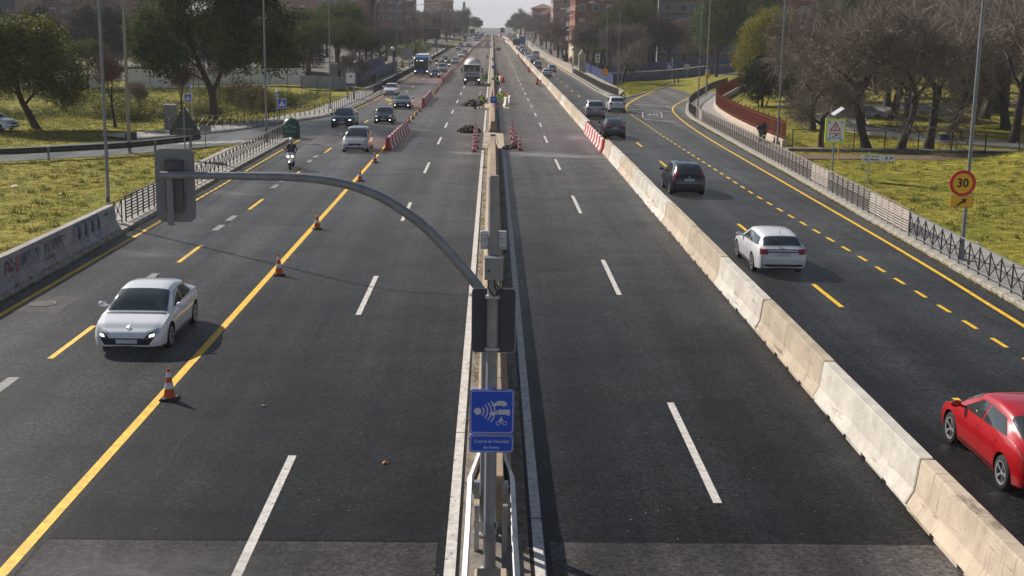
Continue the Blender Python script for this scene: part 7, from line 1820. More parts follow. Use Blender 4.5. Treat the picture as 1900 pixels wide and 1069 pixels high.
def bare_kind(seed, h, r, levels=5, per=5, tl=.9, trad=.014, bm=None, tm=None, **k):
    tr, br, tips = branch_tubes(seed, h, r, levels, **k); rng = np.random.default_rng(seed)
    tw = add_twigs(rng, tips, per, tl, trad)
    return TreeKind(tr.mesh('trunk', bm or M_BARK, smooth=60), join_np('crown', br, tw, tm or M_TWIG))
def leafy_kind(seed, lobes, trunk_mb, n, per, crad, lsize, lm, bm, flat=.0, shell=.62, branch=None, long=2.0):
    """crown of leaf clumps spread over lobes (cx,cy,cz,rx,ry,rz)"""
    rng = np.random.default_rng(seed); cs = []
    wts = np.array([l[3] * l[4] + l[3] * l[5] for l in lobes]); wts = wts / wts.sum()
    for l, w in zip(lobes, wts):
        m = max(6, int(n * w)); d = rng.normal(size=(m, 3)); d /= np.linalg.norm(d, axis=1, keepdims=True); rad = shell + (1 - shell) * rng.random((m, 1)); rad *= 1 + .16 * np.sin(d[:, :1] * 7 + seed) * np.cos(d[:, 1:2] * 6)
        cs.append(np.array(l[:3]) + d * rad * np.array(l[3:6]))
    cs = np.concatenate(cs)
    # thin out some clumps so that light passes through
    keep = rng.random(len(cs)) > .12; cs = cs[keep]
    v = leaf_quads(rng, cs, crad, per, lsize, flat=flat, long=long)
    return TreeKind(trunk_mb.mesh('trunk', bm, smooth=60), np_mesh('crown', v, 4, lm), None)
def stem(pts, rs, limbs=(), n=9):
    mb = MB(); mb.tube(sm3(pts, 1), [lerp(rs[0], rs[1], i / (len(sm3(pts, 1)) - 1)) for i in range(len(sm3(pts, 1)))], n, caps=False)
    for p, r in limbs: q = sm3(p, 1); mb.tube(q, [lerp(r, r * .35, i / (len(q) - 1)) for i in range(len(q))], 6, caps=False)
    return mb
def tree(kind, x, y, label, s=1.0, rz=0.0, sz=None, group=None, name='tree', cat='tree', dz=0.0, trunk_m=None, crown_m=None):
    e = empty(name, (x, y, zg(x, y) + dz), rz); e.scale = (s, s, sz or s)
    t = put('trunk', kind.trunk, e); c = put('crown', kind.crown, e)
    if crown_m: set_mat(c, crown_m)
    if trunk_m: set_mat(t, trunk_m)
    return tag(e, label, cat, group)

# kinds
K_BARE = [bare_kind(11, 12, .26, 5, 5, 1.0, .015, spread=.7, up=.34, first=.24, shrink=.76), bare_kind(12, 12, .28, 5, 5, 1.0, .015, spread=.85, up=.24, wob=.2, first=.22, shrink=.75), bare_kind(13, 12, .25, 5, 5, 1.0, .015, spread=.6, up=.42, first=.26, shrink=.76)]
K_WILLOWY = [bare_kind(21, 12, .30, 5, 3, 1.45, .024, nch=(3, 3), spread=1.0, up=.12, wob=.22, first=.30, tw_up=-.05), bare_kind(22, 12, .28, 5, 3, 1.45, .024, nch=(3, 3), spread=.95, up=.14, wob=.24, first=.34, tw_up=-.1, lean=(.35, 0)), bare_kind(23, 12, .31, 5, 3, 1.45, .024, nch=(3, 3), spread=1.05, up=.10, wob=.2, first=.26, tw_up=-.05)]
K_POPLAR = bare_kind(31, 16, .24, 5, 5, .8, .014, bm=mat('bark_pale', (.28, .245, .21), .9, var=.25, vscale=3), tm=M_TWIGP, spread=.42, up=.5, first=.36, shrink=.68)
# ---- tall park trees
_bl = [(0, 0, 9.5, 4.2, 4.0, 3.6), (-4.2, .6, 7.6, 3.1, 3.0, 2.5), (4.3, -.4, 8.2, 3.4, 3.0, 2.8), (1.6, 1.5, 12.6, 3.4, 3.0, 2.6), (-2.4, -1.0, 12.0, 3.0, 2.6, 2.6), (5.6, .8, 5.6, 2.2, 2.2, 1.8), (-3.0, -1.5, 5.0, 2.0, 2.0, 1.5), (-5.2, .2, 5.6, 1.7, 1.7, 1.5), (2.5, -2.2, 5.2, 1.6, 1.6, 1.3), (.2, .5, 15.0, 2.6, 2.4, 1.8), (3.8, 0, 11.6, 2.4, 2.4, 2.0)]
K_BIGPINE = leafy_kind(41, _bl, stem([(0, 0, -.1), (.1, 0, 1.2), (0, 0, 2.4), (-.6, 0, 3.8), (-1.6, .2, 6), (-2.2, .2, 9)], (.42, .14), [([(0, 0, 2.3), (.7, 0, 3.6), (1.3, .2, 5.6), (2.2, .4, 9)], .27), ([(-.8, 0, 4.2), (-2.4, -.3, 5.6), (-4.2, .2, 7)], .14), ([(1.2, .1, 5.2), (3, .2, 6.6), (4.6, 0, 8.0)], .15), ([(-.3, 0, 3.2), (-2, -.8, 4.2), (-3, -1.4, 5)], .10), ([(1.3, .2, 5.8), (.8, .5, 9), (.6, .8, 13)], .13), ([(1, 0, 4.4), (3.4, .5, 5.0), (5.4, .8, 5.6)], .1)]), 2000, 34, .68, .12, M_PINE, M_BARKP, .2, .5)
_sp = [(0, 0, 5.6, 3.0, 3.0, 1.25), (-1.5, .3, 5.0, 1.7, 1.7, .95), (1.6, -.2, 5.1, 1.7, 1.7, 1.0), (.3, -1.2, 6.2, 1.8, 1.6, .9)]
K_STONEP = leafy_kind(42, _sp, stem([(0, 0, -.1), (.1, 0, 1.5), (.25, 0, 3), (.1, 0, 4.8)], (.20, .10), [([(.2, 0, 2.8), (-.8, .2, 4), (-1.6, .3, 5)], .09), ([(.2, 0, 3), (1.1, -.1, 4.1), (1.8, -.2, 5)], .09), ([(.15, 0, 3.4), (.3, -.8, 4.6), (.3, -1.2, 6)], .08)]), 620, 28, .5, .07, M_PINE, M_BARKP, .35, .6)
_ol = [(0, 0, 5.0, 3.4, 3.2, 2.4), (-2.2, 0, 4.0, 2.4, 2.4, 1.8), (2.4, .3, 3.9, 2.2, 2.2, 1.7), (1.0, -.8, 6.3, 2.2, 2.0, 1.5), (-1.3, -.6, 6.2, 2.0, 2.0, 1.4), (3.1, -.4, 2.5, 1.4, 1.4, 1.0)]
K_OLIVE = leafy_kind(43, _ol, stem([(.9, -.2, -.1), (.4, 0, 1), (-.2, .1, 2.2), (-.5, 0, 4.2)], (.30, .12), [([(.1, 0, 1.6), (1.0, -.2, 2.6), (2.2, 0, 3.8)], .13), ([(-.2, 0, 2.3), (-1.2, 0, 3.1), (-2.3, 0, 4)], .12)]), 1100, 34, .55, .10, M_OLIVE, M_BARK, .3, .55)
_gp = [(0, 0, 9.5, 4.4, 4.2, 3.4), (-2.8, -.6, 7.2, 3.2, 3.0, 2.4), (3.0, .4, 8.0, 3.2, 3.0, 2.6), (1.5, -1.2, 12, 3.2, 3.0, 2.4), (-1.8, -1, 11.3, 2.6, 2.6, 2.2), (3.6, -1.4, 5.6, 2.2, 2.2, 1.7), (.4, -2, 6.4, 2.4, 2.2, 1.7)]
K_GPINE = leafy_kind(44, _gp, stem([(0, 0, -.1), (0, 0, 3), (.2, 0, 6), (.3, 0, 11)], (.34, .14), [([(.05, 0, 3.4), (-1.2, -.2, 5.2), (-2.8, -.6, 7)], .16), ([(.1, 0, 4.6), (1.6, .2, 6.4), (3, .4, 8)], .15)]), 1300, 26, .75, .10, mat('pine_needles_fresh', (.06, .105, .012), .7, island=.5, trans=.35), M_BARKP, .35, .62)
_yp = [(0, 0, 6.2, 3.0, 3.0, 2.4), (-1.9, -.4, 4.4, 2.2, 2.2, 1.9), (1.8, -.2, 5.0, 2.4, 2.2, 1.9), (.8, -.6, 8.2, 2.3, 2.2, 1.6), (-1.2, -.8, 7.2, 2.0, 1.9, 1.5), (-1.6, -.9, 2.9, 1.6, 1.5, 1.3), (.6, -1.4, 3.6, 1.8, 1.6, 1.4)]
K_YPINE = leafy_kind(45, _yp, stem([(0, 0, -.1), (0, 0, 3), (.2, 0, 7)], (.28, .12)), 1100, 26, .55, .09, M_PINEY, M_BARKP, .4, .68)
_hb = [(0, 0, 3.0, 2.3, 2.0, 2.0), (-.9, -.2, 1.9, 1.6, 1.5, 1.5), (1.1, .1, 2.2, 1.5, 1.5, 1.5), (.3, -.3, 4.4, 1.6, 1.5, 1.1)]
K_HOLLY = leafy_kind(46, _hb, stem([(0, 0, -.1), (.05, 0, 1.4), (.1, 0, 3.2)], (.16, .06), [([(-.3, 0, -.1), (-.6, 0, 1.2), (-.9, 0, 2)], .09), ([(.4, 0, -.1), (.8, 0, 1.3), (1.2, 0, 2.2)], .09)]), 700, 28, .38, .075, M_HOLLY, M_BARK, .1, .6)
_bu = [(0, 0, .75, 1.5, 1.1, .8), (-1.1, .1, .6, 1.0, .9, .65), (1.1, 0, .62, 1.1, .9, .7)]
K_BUSH = leafy_kind(47, _bu, stem([(0, 0, -.1), (0, 0, .6)], (.06, .03), [([(0, 0, 0), (-.6, 0, .4), (-1, 0, .7)], .03), ([(0, 0, 0), (.6, 0, .4), (1, 0, .7)], .03)]), 260, 26, .3, .055, M_SHRUB, M_BARK, .3, .5)
# conifer with tiered boughs
def conifer_kind(seed, h, r, n, lm, tiers=16, drop=.25):
    rng = np.random.default_rng(seed); cs = []; mb = stem([(0, 0, -.1), (0, 0, h * .5), (0, 0, h)], (.28, .03))
    for k in range(tiers):
        z = h * (.12 + .86 * k / tiers); rr = r * (1 - (k / tiers) ** 1.1) + .15
        for a in np.linspace(0, 2 * PI, 7 + k % 2, endpoint=False) + rng.random() * 2:
            ll = rr * rng.uniform(.75, 1.1); mb.tube([(0, 0, z), (math.cos(a) * ll, math.sin(a) * ll, z - drop * ll * .6)], [.05, .015], 4, caps=False)
            for t in np.linspace(.25, 1, max(3, int(ll * 2.2))): cs.append((math.cos(a) * ll * t, math.sin(a) * ll * t, z - drop * ll * t * .6 + rng.normal() * .08))
    v = leaf_quads(rng, np.array(cs), .42, n, .085, flat=-.3)
    return TreeKind(mb.mesh('trunk', M_BARKP, smooth=60), np_mesh('crown', v, 4, lm))
K_CEDAR = conifer_kind(51, 14, 4.0, 24, M_CEDAR)
# sparse russet-leaved tree
def leafed_bare(seed, h, r, lm, per, size, **k):
    tr, br, tips = branch_tubes(seed, h, r, 4, **k); rng = np.random.default_rng(seed); tw = add_twigs(rng, tips, 5, .5, .012)
    v = leaf_quads(rng, np.array([t[0][:] for t in tips]), .45, per, size)
    e = TreeKind(tr.mesh('trunk', M_BARK, smooth=60), join_np('crown', br, tw, M_TWIGR)); e.extra = np_mesh('foliage', v, 4, lm); return e
K_RUSSET = leafed_bare(61, 6.2, .13, M_RUSSET, 9, .07, spread=.6, up=.4, first=.38)
K_RUSSETB = leafed_bare(62, 13, .3, mat('dry_leaves', (.075, .045, .03), .85, island=.5), 12, .12, spread=.7, up=.35, first=.28)

# ---- left side
tree(K_OLIVE, -36.8, 98.5, 'broad olive-green evergreen tree with a leaning trunk at the left edge', 1.12, .2)
tree(K_BIGPINE, -25.2, 113, 'big dark pine with a forked trunk on the left lawn', 1.05, 0)
tree(K_STONEP, -48.6, 151, 'small round stone pine behind the twin poles on the left', 1.0, .3, .82)
t = tree(K_RUSSET, -30.2, 100.4, 'slender tree with russet leaves on the left lawn', 1.0); put('foliage', K_RUSSET.extra, t)
t = tree(K_RUSSET, -29.0, 117, 'second russet-leaved small tree behind the curved street lamp', .85, 2); put('foliage', K_RUSSET.extra, t)
n = 0
for x, y, s, rz, lab in [(-28.6, 172, 1.05, 0, 'stone pine left of the group before the orange brick block'), (-25.2, 171, 1.15, 1.2, 'stone pine in the middle of the left group'), (-21.6, 178, 1.2, 2.2, 'stone pine at the right of the left group'), (-24.2, 195, 1.55, .8, 'taller stone pine rising behind the left group'), (-19.6, 188, 1.0, 3, 'stone pine nearest to the blue hoarding'), (-31.5, 180, 1.1, 4, 'stone pine partly behind the big forked pine'), (-27, 186, 1.35, 5, 'dark stone pine at the back of the left group')]:
    tree(K_STONEP, x, y, lab, s, rz, s * 1.05, 'stone pines on the left')
for i, (x, y, s) in enumerate([(-66, 215, 1.15), (-60, 222, 1.25), (-55, 218, 1.1), (-51, 228, 1.3), (-57, 235, 1.3), (-72, 230, 1.2), (-46, 240, 1.2)]):
    tree(K_POPLAR, x, y, f'tall pale bare poplar before the brick flats, {ordinal(i + 1)} of its row', s, i * 1.3, s, 'pale bare poplars')
for i, (x, y, s) in enumerate([(-80, 200, 1.2), (-76, 188, 1.1)]): tree(K_CEDAR, x, y, ['dark cedar at the far left before the brick flats', 'second dark cedar beside it'][i], s, i, s, 'dark cedars')
tree(K_CEDAR, -25, 262, 'dark pointed fir above the bare trees left of the avenue', .9, 1, 1.15)
for i, (x, y, s, k, p) in enumerate(sorted([(-50, 285, 1.35, 0, 1), (-43, 300, 1.4, 1, 1), (-38, 290, 1.3, 2, 1), (-62, 290, 1.4, 1, 1), (-56, 310, 1.5, 0, 1), (-34, 275, 1.0, 2, 1), (-24, 222, 1.05, 0, 0), (-21.5, 236, 1.1, 1, 0), (-25, 248, 1.15, 2, 0), (-20.5, 262, 1.05, 0, 0), (-23.5, 278, 1.15, 1, 0), (-20, 292, 1.1, 2, 0), (-24, 310, 1.2, 0, 0), (-20.5, 330, 1.15, 1, 0), (-23, 352, 1.2, 2, 0), (-20, 378, 1.2, 0, 0), (-22, 405, 1.25, 1, 0), (-20, 440, 1.25, 2, 0), (-21, 480, 1.3, 0, 0), (-19.5, 530, 1.3, 1, 0), (-20, 590, 1.35, 2, 0), (-19, 660, 1.4, 0, 0), (-90, 250, 1.3, 0, 0), (-98, 235, 1.2, 2, 0), (-85, 262, 1.3, 1, 0), (-40, 262, 1.1, 0, 1), (-21, 555, 1.5, 2, 0), (-24, 570, 1.6, 0, 0), (-18.5, 610, 1.4, 1, 0), (-23, 630, 1.7, 2, 0), (-18, 690, 1.5, 0, 0), (-21, 720, 1.7, 1, 0), (-16, 750, 1.6, 2, 0), (-27, 520, 1.6, 1, 0)], key=lambda t: t[1])):
    tree(K_BARE[k], x, y, f'bare {"pale" if p else "brown"} winter tree left of the avenue, {ordinal(i + 1)} counted by distance from the camera', s, i * 1.7, s * (1.0), 'bare trees left of the avenue', crown_m=M_TWIGP if p else (M_TWIGR if i % 3 == 0 else None))
tree(K_BARE[2], -19.2, 170, 'pale slim bare tree in front of the stone pines', .5, 0, .55, crown_m=M_TWIGP, trunk_m=M_WOOD)
tree(K_BARE[0], -17.8, 174, 'second pale slim bare tree by the white notice board', .42, 2, .5, crown_m=M_TWIGP, trunk_m=M_WOOD)
tree(K_BARE[1], -32.4, 150, 'grey bare sapling before the white site hoarding', .45, 1, .5, crown_m=M_TWIGP)
tree(K_BARE[0], -33, 118, 'grey bare shrub-like tree behind the russet one', .42, 1, .42, crown_m=M_TWIGP)
for i, (x, y, s) in enumerate([(-27.2, 121, 1.0), (-24, 128, 1.25), (-21.5, 131, 1.1), (-26.5, 133, 1.4), (-30.8, 108, 1.0), (-22.5, 124, .9), (-33.5, 112, 1.2)]):
    tree(K_BUSH, x, y, f'yellow-brown winter shrub on the left bank, {ordinal(i + 1)} of the scattered shrubs', s, i, s * (1 + .2 * (i % 2)), 'shrubs on the left bank', 'shrub', 'shrub', crown_m=None if i % 2 else M_OLIVE)
for i, (x, y, s) in enumerate([(-22.5, 330, 2), (-21.5, 352, 2.2), (-20.8, 378, 2.2), (-24, 316, 2)]): tree(K_BUSH, x, y, f'bright green hedge shrub beyond the left railing, {ordinal(i + 1)} along it', s, i, s * .9, 'green shrubs beyond the railing', 'shrub', 'shrub', crown_m=mat('spring_leaves', (.16, .2, .02), .7, island=.4, trans=.2))
for i in range(22): tree(K_HOLLY, -30 - 3.6 * i, 200 + (i % 3) * 5 + i * .8, f'dark hedge bush behind the site fence, {ordinal(i + 1)} from the right', 1.5 + .25 * (i % 3), i * .8, 1.5 + .3 * (i % 2), 'dark hedge on the left', 'shrub', 'shrub')
# ---- right side
for i, (x, y, s, k, rz, lab) in enumerate([(27.6, 106.5, .95, 0, .3, 'thick-trunked bare tree just behind the red fence corner'), (24.4, 91.4, .72, 2, 2.0, 'bare tree inside the wire fence corner'), (27.7, 91.0, 1.15, 1, 2.6, 'forked bare tree behind the cultural centre sign'), (29.9, 90.3, 1.05, 1, 0.2, 'leaning bare tree with a slanted dark trunk'), (32.3, 91.2, 1.2, 0, 4.0, 'upright thick bare tree right of the leaning one'), (37.8, 117, 1.3, 2, 1.0, 'bare tree deeper in the park behind the drive'), (41, 97, 1.25, 0, 5.2, 'bare tree at the right picture edge'), (34, 128, 1.3, 1, 3.3, 'bare tree beyond the park drive'), (47, 118, 1.4, 2, .7, 'bare tree at the back right of the park'), (33.5, 112, 1.1, 0, 2.2, 'bare tree inside the loop of the park drive'), (43, 135, 1.4, 1, 1.4, 'bare tree farthest back in the park'), (31.5, 113, .95, 2, 4.1, 'bare tree added for lawn shade between the red fence and the park drive'), (35.2, 105, 1.05, 0, 2.9, 'bare tree added for lawn shade beside the near bend of the park drive'), (39.5, 106, 1.1, 1, 5.5, 'bare tree added for lawn shade right of the near bend of the park drive')]):  # last three trees added to cast shade on the park lawn
    tree(K_WILLOWY[k], x, y, lab, s, rz, s * 1.02, 'bare park trees')
tree(K_HOLLY, 30.2, 139, 'dark ivy-like bush beside the yellow-green pine', 1.05, 0, 1.05)
tree(K_HOLLY, 33.2, 136, 'second dark bush behind the red fence', .8, 2, .8)
tree(K_YPINE, 32.6, 151, 'yellow-green sunlit pine above the red fence', 1.12, .4)
tree(K_GPINE, 43.5, 219, 'large fresh green pine behind the yellow-green one', 1.35, .2)
tree(K_GPINE, 38.8, 216.5, 'green pine with a bare dark trunk at the ramp', .95, 2.4, 1.1)
tree(K_GPINE, 58, 205, 'broad green pine behind the bare park trees', 1.3, 4)
tree(K_WILLOWY[2], 20.4, 196, 'forked dark bare tree on the grass wedge', .95, .9, .9)
for i, (x, y, s, k, c) in enumerate(sorted([(22.5, 222, 1.15, 0, 0), (26, 232, 1.2, 1, 0), (30, 240, 1.2, 2, 1), (35, 250, 1.25, 0, 1), (40, 262, 1.3, 1, 1), (27, 262, 1.25, 2, 0), (33, 275, 1.3, 0, 1), (24, 245, 1.2, 1, 0), (46, 268, 1.3, 2, 0), (38, 232, 1.0, 1, 0), (44, 245, 1.1, 0, 1), (21.5, 262, 1.1, 2, 0), (19.5, 305, 1.1, 1, 0), (18.5, 330, 1.15, 0, 0), (19, 360, 1.2, 2, 0), (18, 395, 1.2, 1, 0), (18.5, 430, 1.2, 0, 0), (18, 475, 1.3, 2, 0), (17.5, 530, 1.3, 0, 0), (18, 600, 1.4, 1, 0), (15, 690, 1.6, 2, 0), (18.5, 640, 1.5, 0, 0), (16.5, 720, 1.6, 1, 0), (19, 570, 1.4, 2, 0), (14.5, 760, 1.5, 0, 0), (20, 500, 1.5, 1, 0), (21, 450, 1.4, 2, 0), (19.8, 266, 1.2, 0, 0), (22.0, 269, 1.25, 1, 0), (25.2, 268, 1.3, 2, 0), (28.5, 270, 1.3, 0, 0), (31.5, 266, 1.3, 1, 1), (18.9, 248, 1.05, 2, 0), (20.5, 256, 1.2, 0, 0), (23.5, 258, 1.3, 1, 0)], key=lambda t: t[1])):
    tree(K_BARE[k], x, y, f'{"reddish" if c else "brown"} bare winter tree right of the avenue, {ordinal(i + 1)} counted by distance from the camera', s, i * 2.1, s, 'bare trees right of the avenue', crown_m=M_TWIGR if c else None)
for i, (x, y, s) in enumerate([(20.6, 273, 1.05), (23.6, 274, 1.15), (26.5, 272, 1.1), (18.4, 312, 1.0), (17.8, 340, 1.05), (17.4, 372, 1.0)]):
    t = tree(K_RUSSETB, x, y, f'tree holding dry brown leaves along the right pavement, {ordinal(i + 1)} away', s, i, s, 'dry-leaved trees on the right'); put('foliage', K_RUSSETB.extra, t)
for i, (x, y, s) in enumerate([(26.5, 246, 1.0), (29.5, 252, .95), (23.5, 250, .8)]): tree(K_GPINE, x, y, f'dark pine top showing over the bare trees on the right, {ordinal(i + 1)} from the road', s, i * 2, s, 'pines behind the right bare trees', crown_m=M_PINE)
for i, (x, y) in enumerate([(18.6, 286), (17.8, 300), (19.5, 240), (20, 226), (20.4, 215), (22.5, 206)]): tree(K_HOLLY, x, y, f'low dark hedge shrub on the right pavement, {ordinal(i + 1)} of six', .5, i, .4, 'hedge shrubs on the right', 'shrub', 'shrub')
tree(K_CEDAR, -14.5, 640, 'far dark cypress near the crest on the left', 1.0, 0, 1.3)

for i, (x, y, s, k) in enumerate([(52, 128, 1.5, 0), (58, 140, 1.6, 1), (64, 132, 1.5, 2), (70, 150, 1.7, 0), (50, 150, 1.5, 1), (62, 165, 1.7, 2), (78, 160, 1.7, 1), (45, 108, 1.35, 2), (56, 112, 1.4, 0)]): tree(K_WILLOWY[k], x, y, f'bare tree at the back of the park on the far right, {ordinal(i + 1)} planted', s, i * 1.3, s, 'bare trees at the back of the park')
for i, (x, y, s) in enumerate([(41, 148, 1.0), (49, 160, 1.1), (66, 178, 1.3), (35.5, 122, .95), (44, 112, .9)]): tree(K_OLIVE, x, y, f'grey-green evergreen behind the bare park trees, {ordinal(i + 1)} from the ramp', s, i, s * 1.2, 'evergreens at the back of the park', crown_m=M_HOLLY if i == 1 else None)
for i in range(16):
    x = (-1) ** i * (13 + 7.5 * (i // 2)); tree(K_OLIVE, x, 815 + (i * 37) % 90, f'faint bushy tree on the skyline beyond the crest, {ordinal(i + 1)} outwards from the road', 1.2 + .25 * (i % 3), i, 1.0 + .2 * (i % 4), 'trees on the skyline', crown_m=M_TWIGR if i % 3 else M_CEDAR)
# ---- grass tufts
def tufts(name, label, region, n, hgt, m, seed, blades=7, spread=.10):
    rng = np.random.default_rng(seed); P = []
    while len(P) < n:
        x = rng.uniform(region[0], region[1]); y = rng.uniform(region[2], region[3])
        if region[4](x, y): P.append((x, y, zg(x, y) - .02))
    P = np.array(P); N = n * blades; b = np.repeat(P, blades, 0) + np.c_[rng.normal(size=(N, 2)) * spread, np.zeros(N)]
    hs = np.repeat(.4 + 1.2 * rng.random(n) ** 2, blades) * hgt * (.6 + .6 * rng.random(N)); d = np.c_[rng.normal(size=(N, 2)) * .45, np.ones(N)]; a = rng.random(N) * 2 * PI; w = .012 + .012 * rng.random(N)
    s = np.c_[np.cos(a) * w, np.sin(a) * w, np.zeros(N)]
    v = np.stack([b - s, b + s, b + d * hs[:, None]], 1).reshape(-1, 3)
    o = put(name, np_mesh(name, v, 3, m)); stuff(o); o['label'] = label; o['category'] = 'grass'
M_TUFT = mat('dark_tufts', (.11, .13, .018), .85, island=.4, trans=.25)
def on_side(x, y):
    for (a, b), (c, d) in zip(SIDE, SIDE[1:]):
        pass
    t = pl_interp([(-90, 44), (-29.4, 74.5), (-23.4, 79.5), (-17.9, 87.7), (-14.7, 92)], x); u = pl_interp([(-90, 56), (-32.4, 82.4), (-26, 89), (-21.8, 95.5), (-19.8, 100), (-17, 109), (-15.5, 114.5)], x)
    return t - .25 < y < u + .3
M_GRASS1 = mat('grass_blades', (.20, .185, .024), .85, island=.45, trans=.25); M_GRASS2 = mat('grass_blades_bright', (.20, .20, .022), .85, island=.45, trans=.25)
def inner_l(y): return pl_interp([(20, -17.0), (54, -17.1), (67, -17.8), (83, -17.8), (88, -16.7)], y)
tufts('grass', 'short winter grass on the lawn left of the road', (-45, -16.6, 28, 88, lambda x, y: x < inner_l(y) - .05 and not on_side(x, y) and y < pl_interp([(-90, 44), (-29.4, 74.5), (-23.4, 79.5), (-17.9, 87.7)], x)), 26000, .085, M_GRASS1, 1)
tufts('grass', 'grass beyond the side road on the left', (-60, -17.5, 80, 150, lambda x, y: y > pl_interp([(-60, 68), (-32.4, 82.4), (-26, 89.5), (-24.6, 99), (-22.5, 103), (-19.6, 112), (-17.5, 123)], x) + .4 and not (x > -19.5 and y < 121)), 30000, .14, M_GRASS1, 2, spread=.16)
tufts('grass', 'grass on the lawn right of the road', (19.2, 50, 34, 88, lambda x, y: x > pl_interp([(20, 19.1), (50, 19.5), (75, 20.7), (116, 22.1)], y) + .1 and not (82.6 < y < 85.8 and x > 20.4)), 26000, .085, M_GRASS2, 3)
tufts('grass', 'shaded park grass behind the wire fence', (22.5, 55, 89.5, 140, lambda x, y: x > pl_interp([(88, 22), (110, 22.6), (131, 24.2), (144, 26.6)], y) and min(math.dist((x, y), p) for p in DRIVE[::2]) > 2.7), 16000, .10, M_GRASS2, 4)
tufts('grass', 'grass on the wedge between the avenue and the exit ramp', (16.5, 40, 157, 205, lambda x, y: pl_interp([(153, 17.5), (170, 18.4), (225, 18.6)], y) < x < pl_interp([(153, 15.8), (162, 18.6), (177, 23), (198, 28.8), (216, 38.5)], y)), 5000, .12, M_GRASS2, 5)
tufts('grass', 'darker taller tufts on the left lawn', (-45, -17.2, 30, 86, lambda x, y: x < inner_l(y) - .1 and y < pl_interp([(-90, 44), (-29.4, 74.5), (-23.4, 79.5), (-17.9, 87.7)], x) - .3), 420, .24, M_TUFT, 6, 26, .13)
tufts('grass', 'darker taller tufts on the right lawn', (19.6, 48, 36, 82, lambda x, y: x > pl_interp([(20, 19.1), (50, 19.5), (75, 20.7), (116, 22.1)], y) + .2), 420, .22, M_TUFT, 7, 26, .13)
# weeds along kerbs and the median foot
rn = random.Random(3); kerbw = []
def weed_line(name, label, pts, n, hgt, seed):
    rng = np.random.default_rng(seed); P = []
    for _ in range(n):
        i = rng.integers(0, len(pts) - 1); t = rng.random(); p = pts[i]; q = pts[i + 1]; P.append((lerp(p[0], q[0], t) + rng.normal() * .04, lerp(p[1], q[1], t), RZ - .01))
    P = np.array(P); blades = 8; N = n * blades; b = np.repeat(P, blades, 0) + np.c_[rng.normal(size=(N, 2)) * .05, np.zeros(N)]; d = np.c_[rng.normal(size=(N, 2)) * .7, np.ones(N)]; hs = hgt * (.4 + rng.random(N)); a = rng.random(N) * 6.3; s = np.c_[np.cos(a), np.sin(a), np.zeros(N)] * .012
    o = put(name, np_mesh(name, np.stack([b - s, b + s, b + d * hs[:, None]], 1).reshape(-1, 3), 3, M_GRASS1)); stuff(o); o['label'] = label; o['category'] = 'weeds'
rng = np.random.default_rng(5); P = []
while len(P) < 5200:
    x = rng.uniform(-56, -19.6); y = rng.uniform(108, 152)
    if y > pl_interp([(-56, 104), (-32, 108), (-26, 113), (-22, 119), (-19.6, 128)], x) and (math.sin(x * .55) + math.sin(y * .4 + x * .2) + rng.normal() * .5) > -.5: P.append((x, y, zg(x, y) + .05))
gc = put('ground_cover', np_mesh('ground_cover', leaf_quads(rng, np.array(P), .32, 14, .075, flat=.8, long=1.5), 4, mat('ivy_cover', (.075, .095, .018), .7, island=.5, trans=.2))); stuff(gc); gc['label'] = 'rough leafy ground cover on the bank behind the big pine'; gc['category'] = 'ground cover'  # leafy cover in a dark green that also paints in the bank's shade
weed_line('weeds', 'weeds in the gutter of the right kerb', [(p[0] - .06, p[1]) for p in RK if p[1] < 118], 900, .09, 8); weed_line('weeds', 'weeds at the foot of the left kerb', [(-14.7, 24), (-14.7, 50), (-14.7, 91)], 260, .09, 9)
weed_line('weeds', 'dry weeds at the foot of the median wall', [(-.33, 20), (-.33, 86)], 150, .10, 10); weed_line('weeds', 'weeds on the right foot of the median wall', [(.58, 18), (.58, 86)], 150, .10, 11)
# ================================================================== buildings
def brick_mat(name, c1, c2): return mat(name, c1, .9, col2=c2, vscale=.35, bump=.2, bscale=8)
MB_OR = brick_mat('brick_orange', (.27, .12, .08), (.34, .16, .11)); MB_BR = brick_mat('brick_brown', (.20, .10, .07), (.27, .14, .10)); MB_PK = brick_mat('render_pink', (.36, .23, .18), (.42, .28, .22)); MB_BG = brick_mat('render_beige', (.40, .34, .28), (.47, .41, .34)); MB_GY = brick_mat('render_grey', (.20, .19, .19), (.26, .25, .25)); MB_DK = brick_mat('cladding_dark', (.07, .07, .075), (.10, .10, .105)); MB_RD = brick_mat('brick_red', (.24, .07, .05), (.30, .10, .075)); MB_CR = brick_mat('stone_cream', (.52, .43, .29), (.60, .50, .36))
M_SHUT = mat('shutter_pale', (.55, .53, .50), .6); M_FRAME = mat('window_frame', (.5, .49, .47), .5); M_ROOFT = mat('roof_tiles', (.22, .085, .055), .9, var=.25, vscale=1.5); M_AWN = mat('awning_green', (.03, .09, .07), .7)
win_f = frame_faces(MB(), [(-.5, -.5), (.5, -.5), (.5, .5), (-.5, .5)], [(-.42, -.42), (.42, -.42), (.42, .42), (-.42, .42)], -.06)
win_fm = {m.name: MB().add([(-.5, -.07, -.5), (.5, -.07, -.5), (.5, -.07, .5), (-.5, -.07, .5), (-.42, -.07, -.42), (.42, -.07, -.42), (.42, -.07, .42), (-.42, -.07, .42), (-.5, 0, -.5), (.5, 0, -.5), (.5, 0, .5), (-.5, 0, .5), (-.42, -.02, -.42), (.42, -.02, -.42), (.42, -.02, .42), (-.42, -.02, .42)],
        [(0, 1, 5, 4), (1, 2, 6, 5), (2, 3, 7, 6), (3, 0, 4, 7), (0, 8, 9, 1), (1, 9, 10, 2), (2, 10, 11, 3), (3, 11, 8, 0), (4, 5, 13, 12), (5, 6, 14, 13), (6, 7, 15, 14), (7, 4, 12, 15)]).mesh('window', m) for m in (M_FRAME,)}
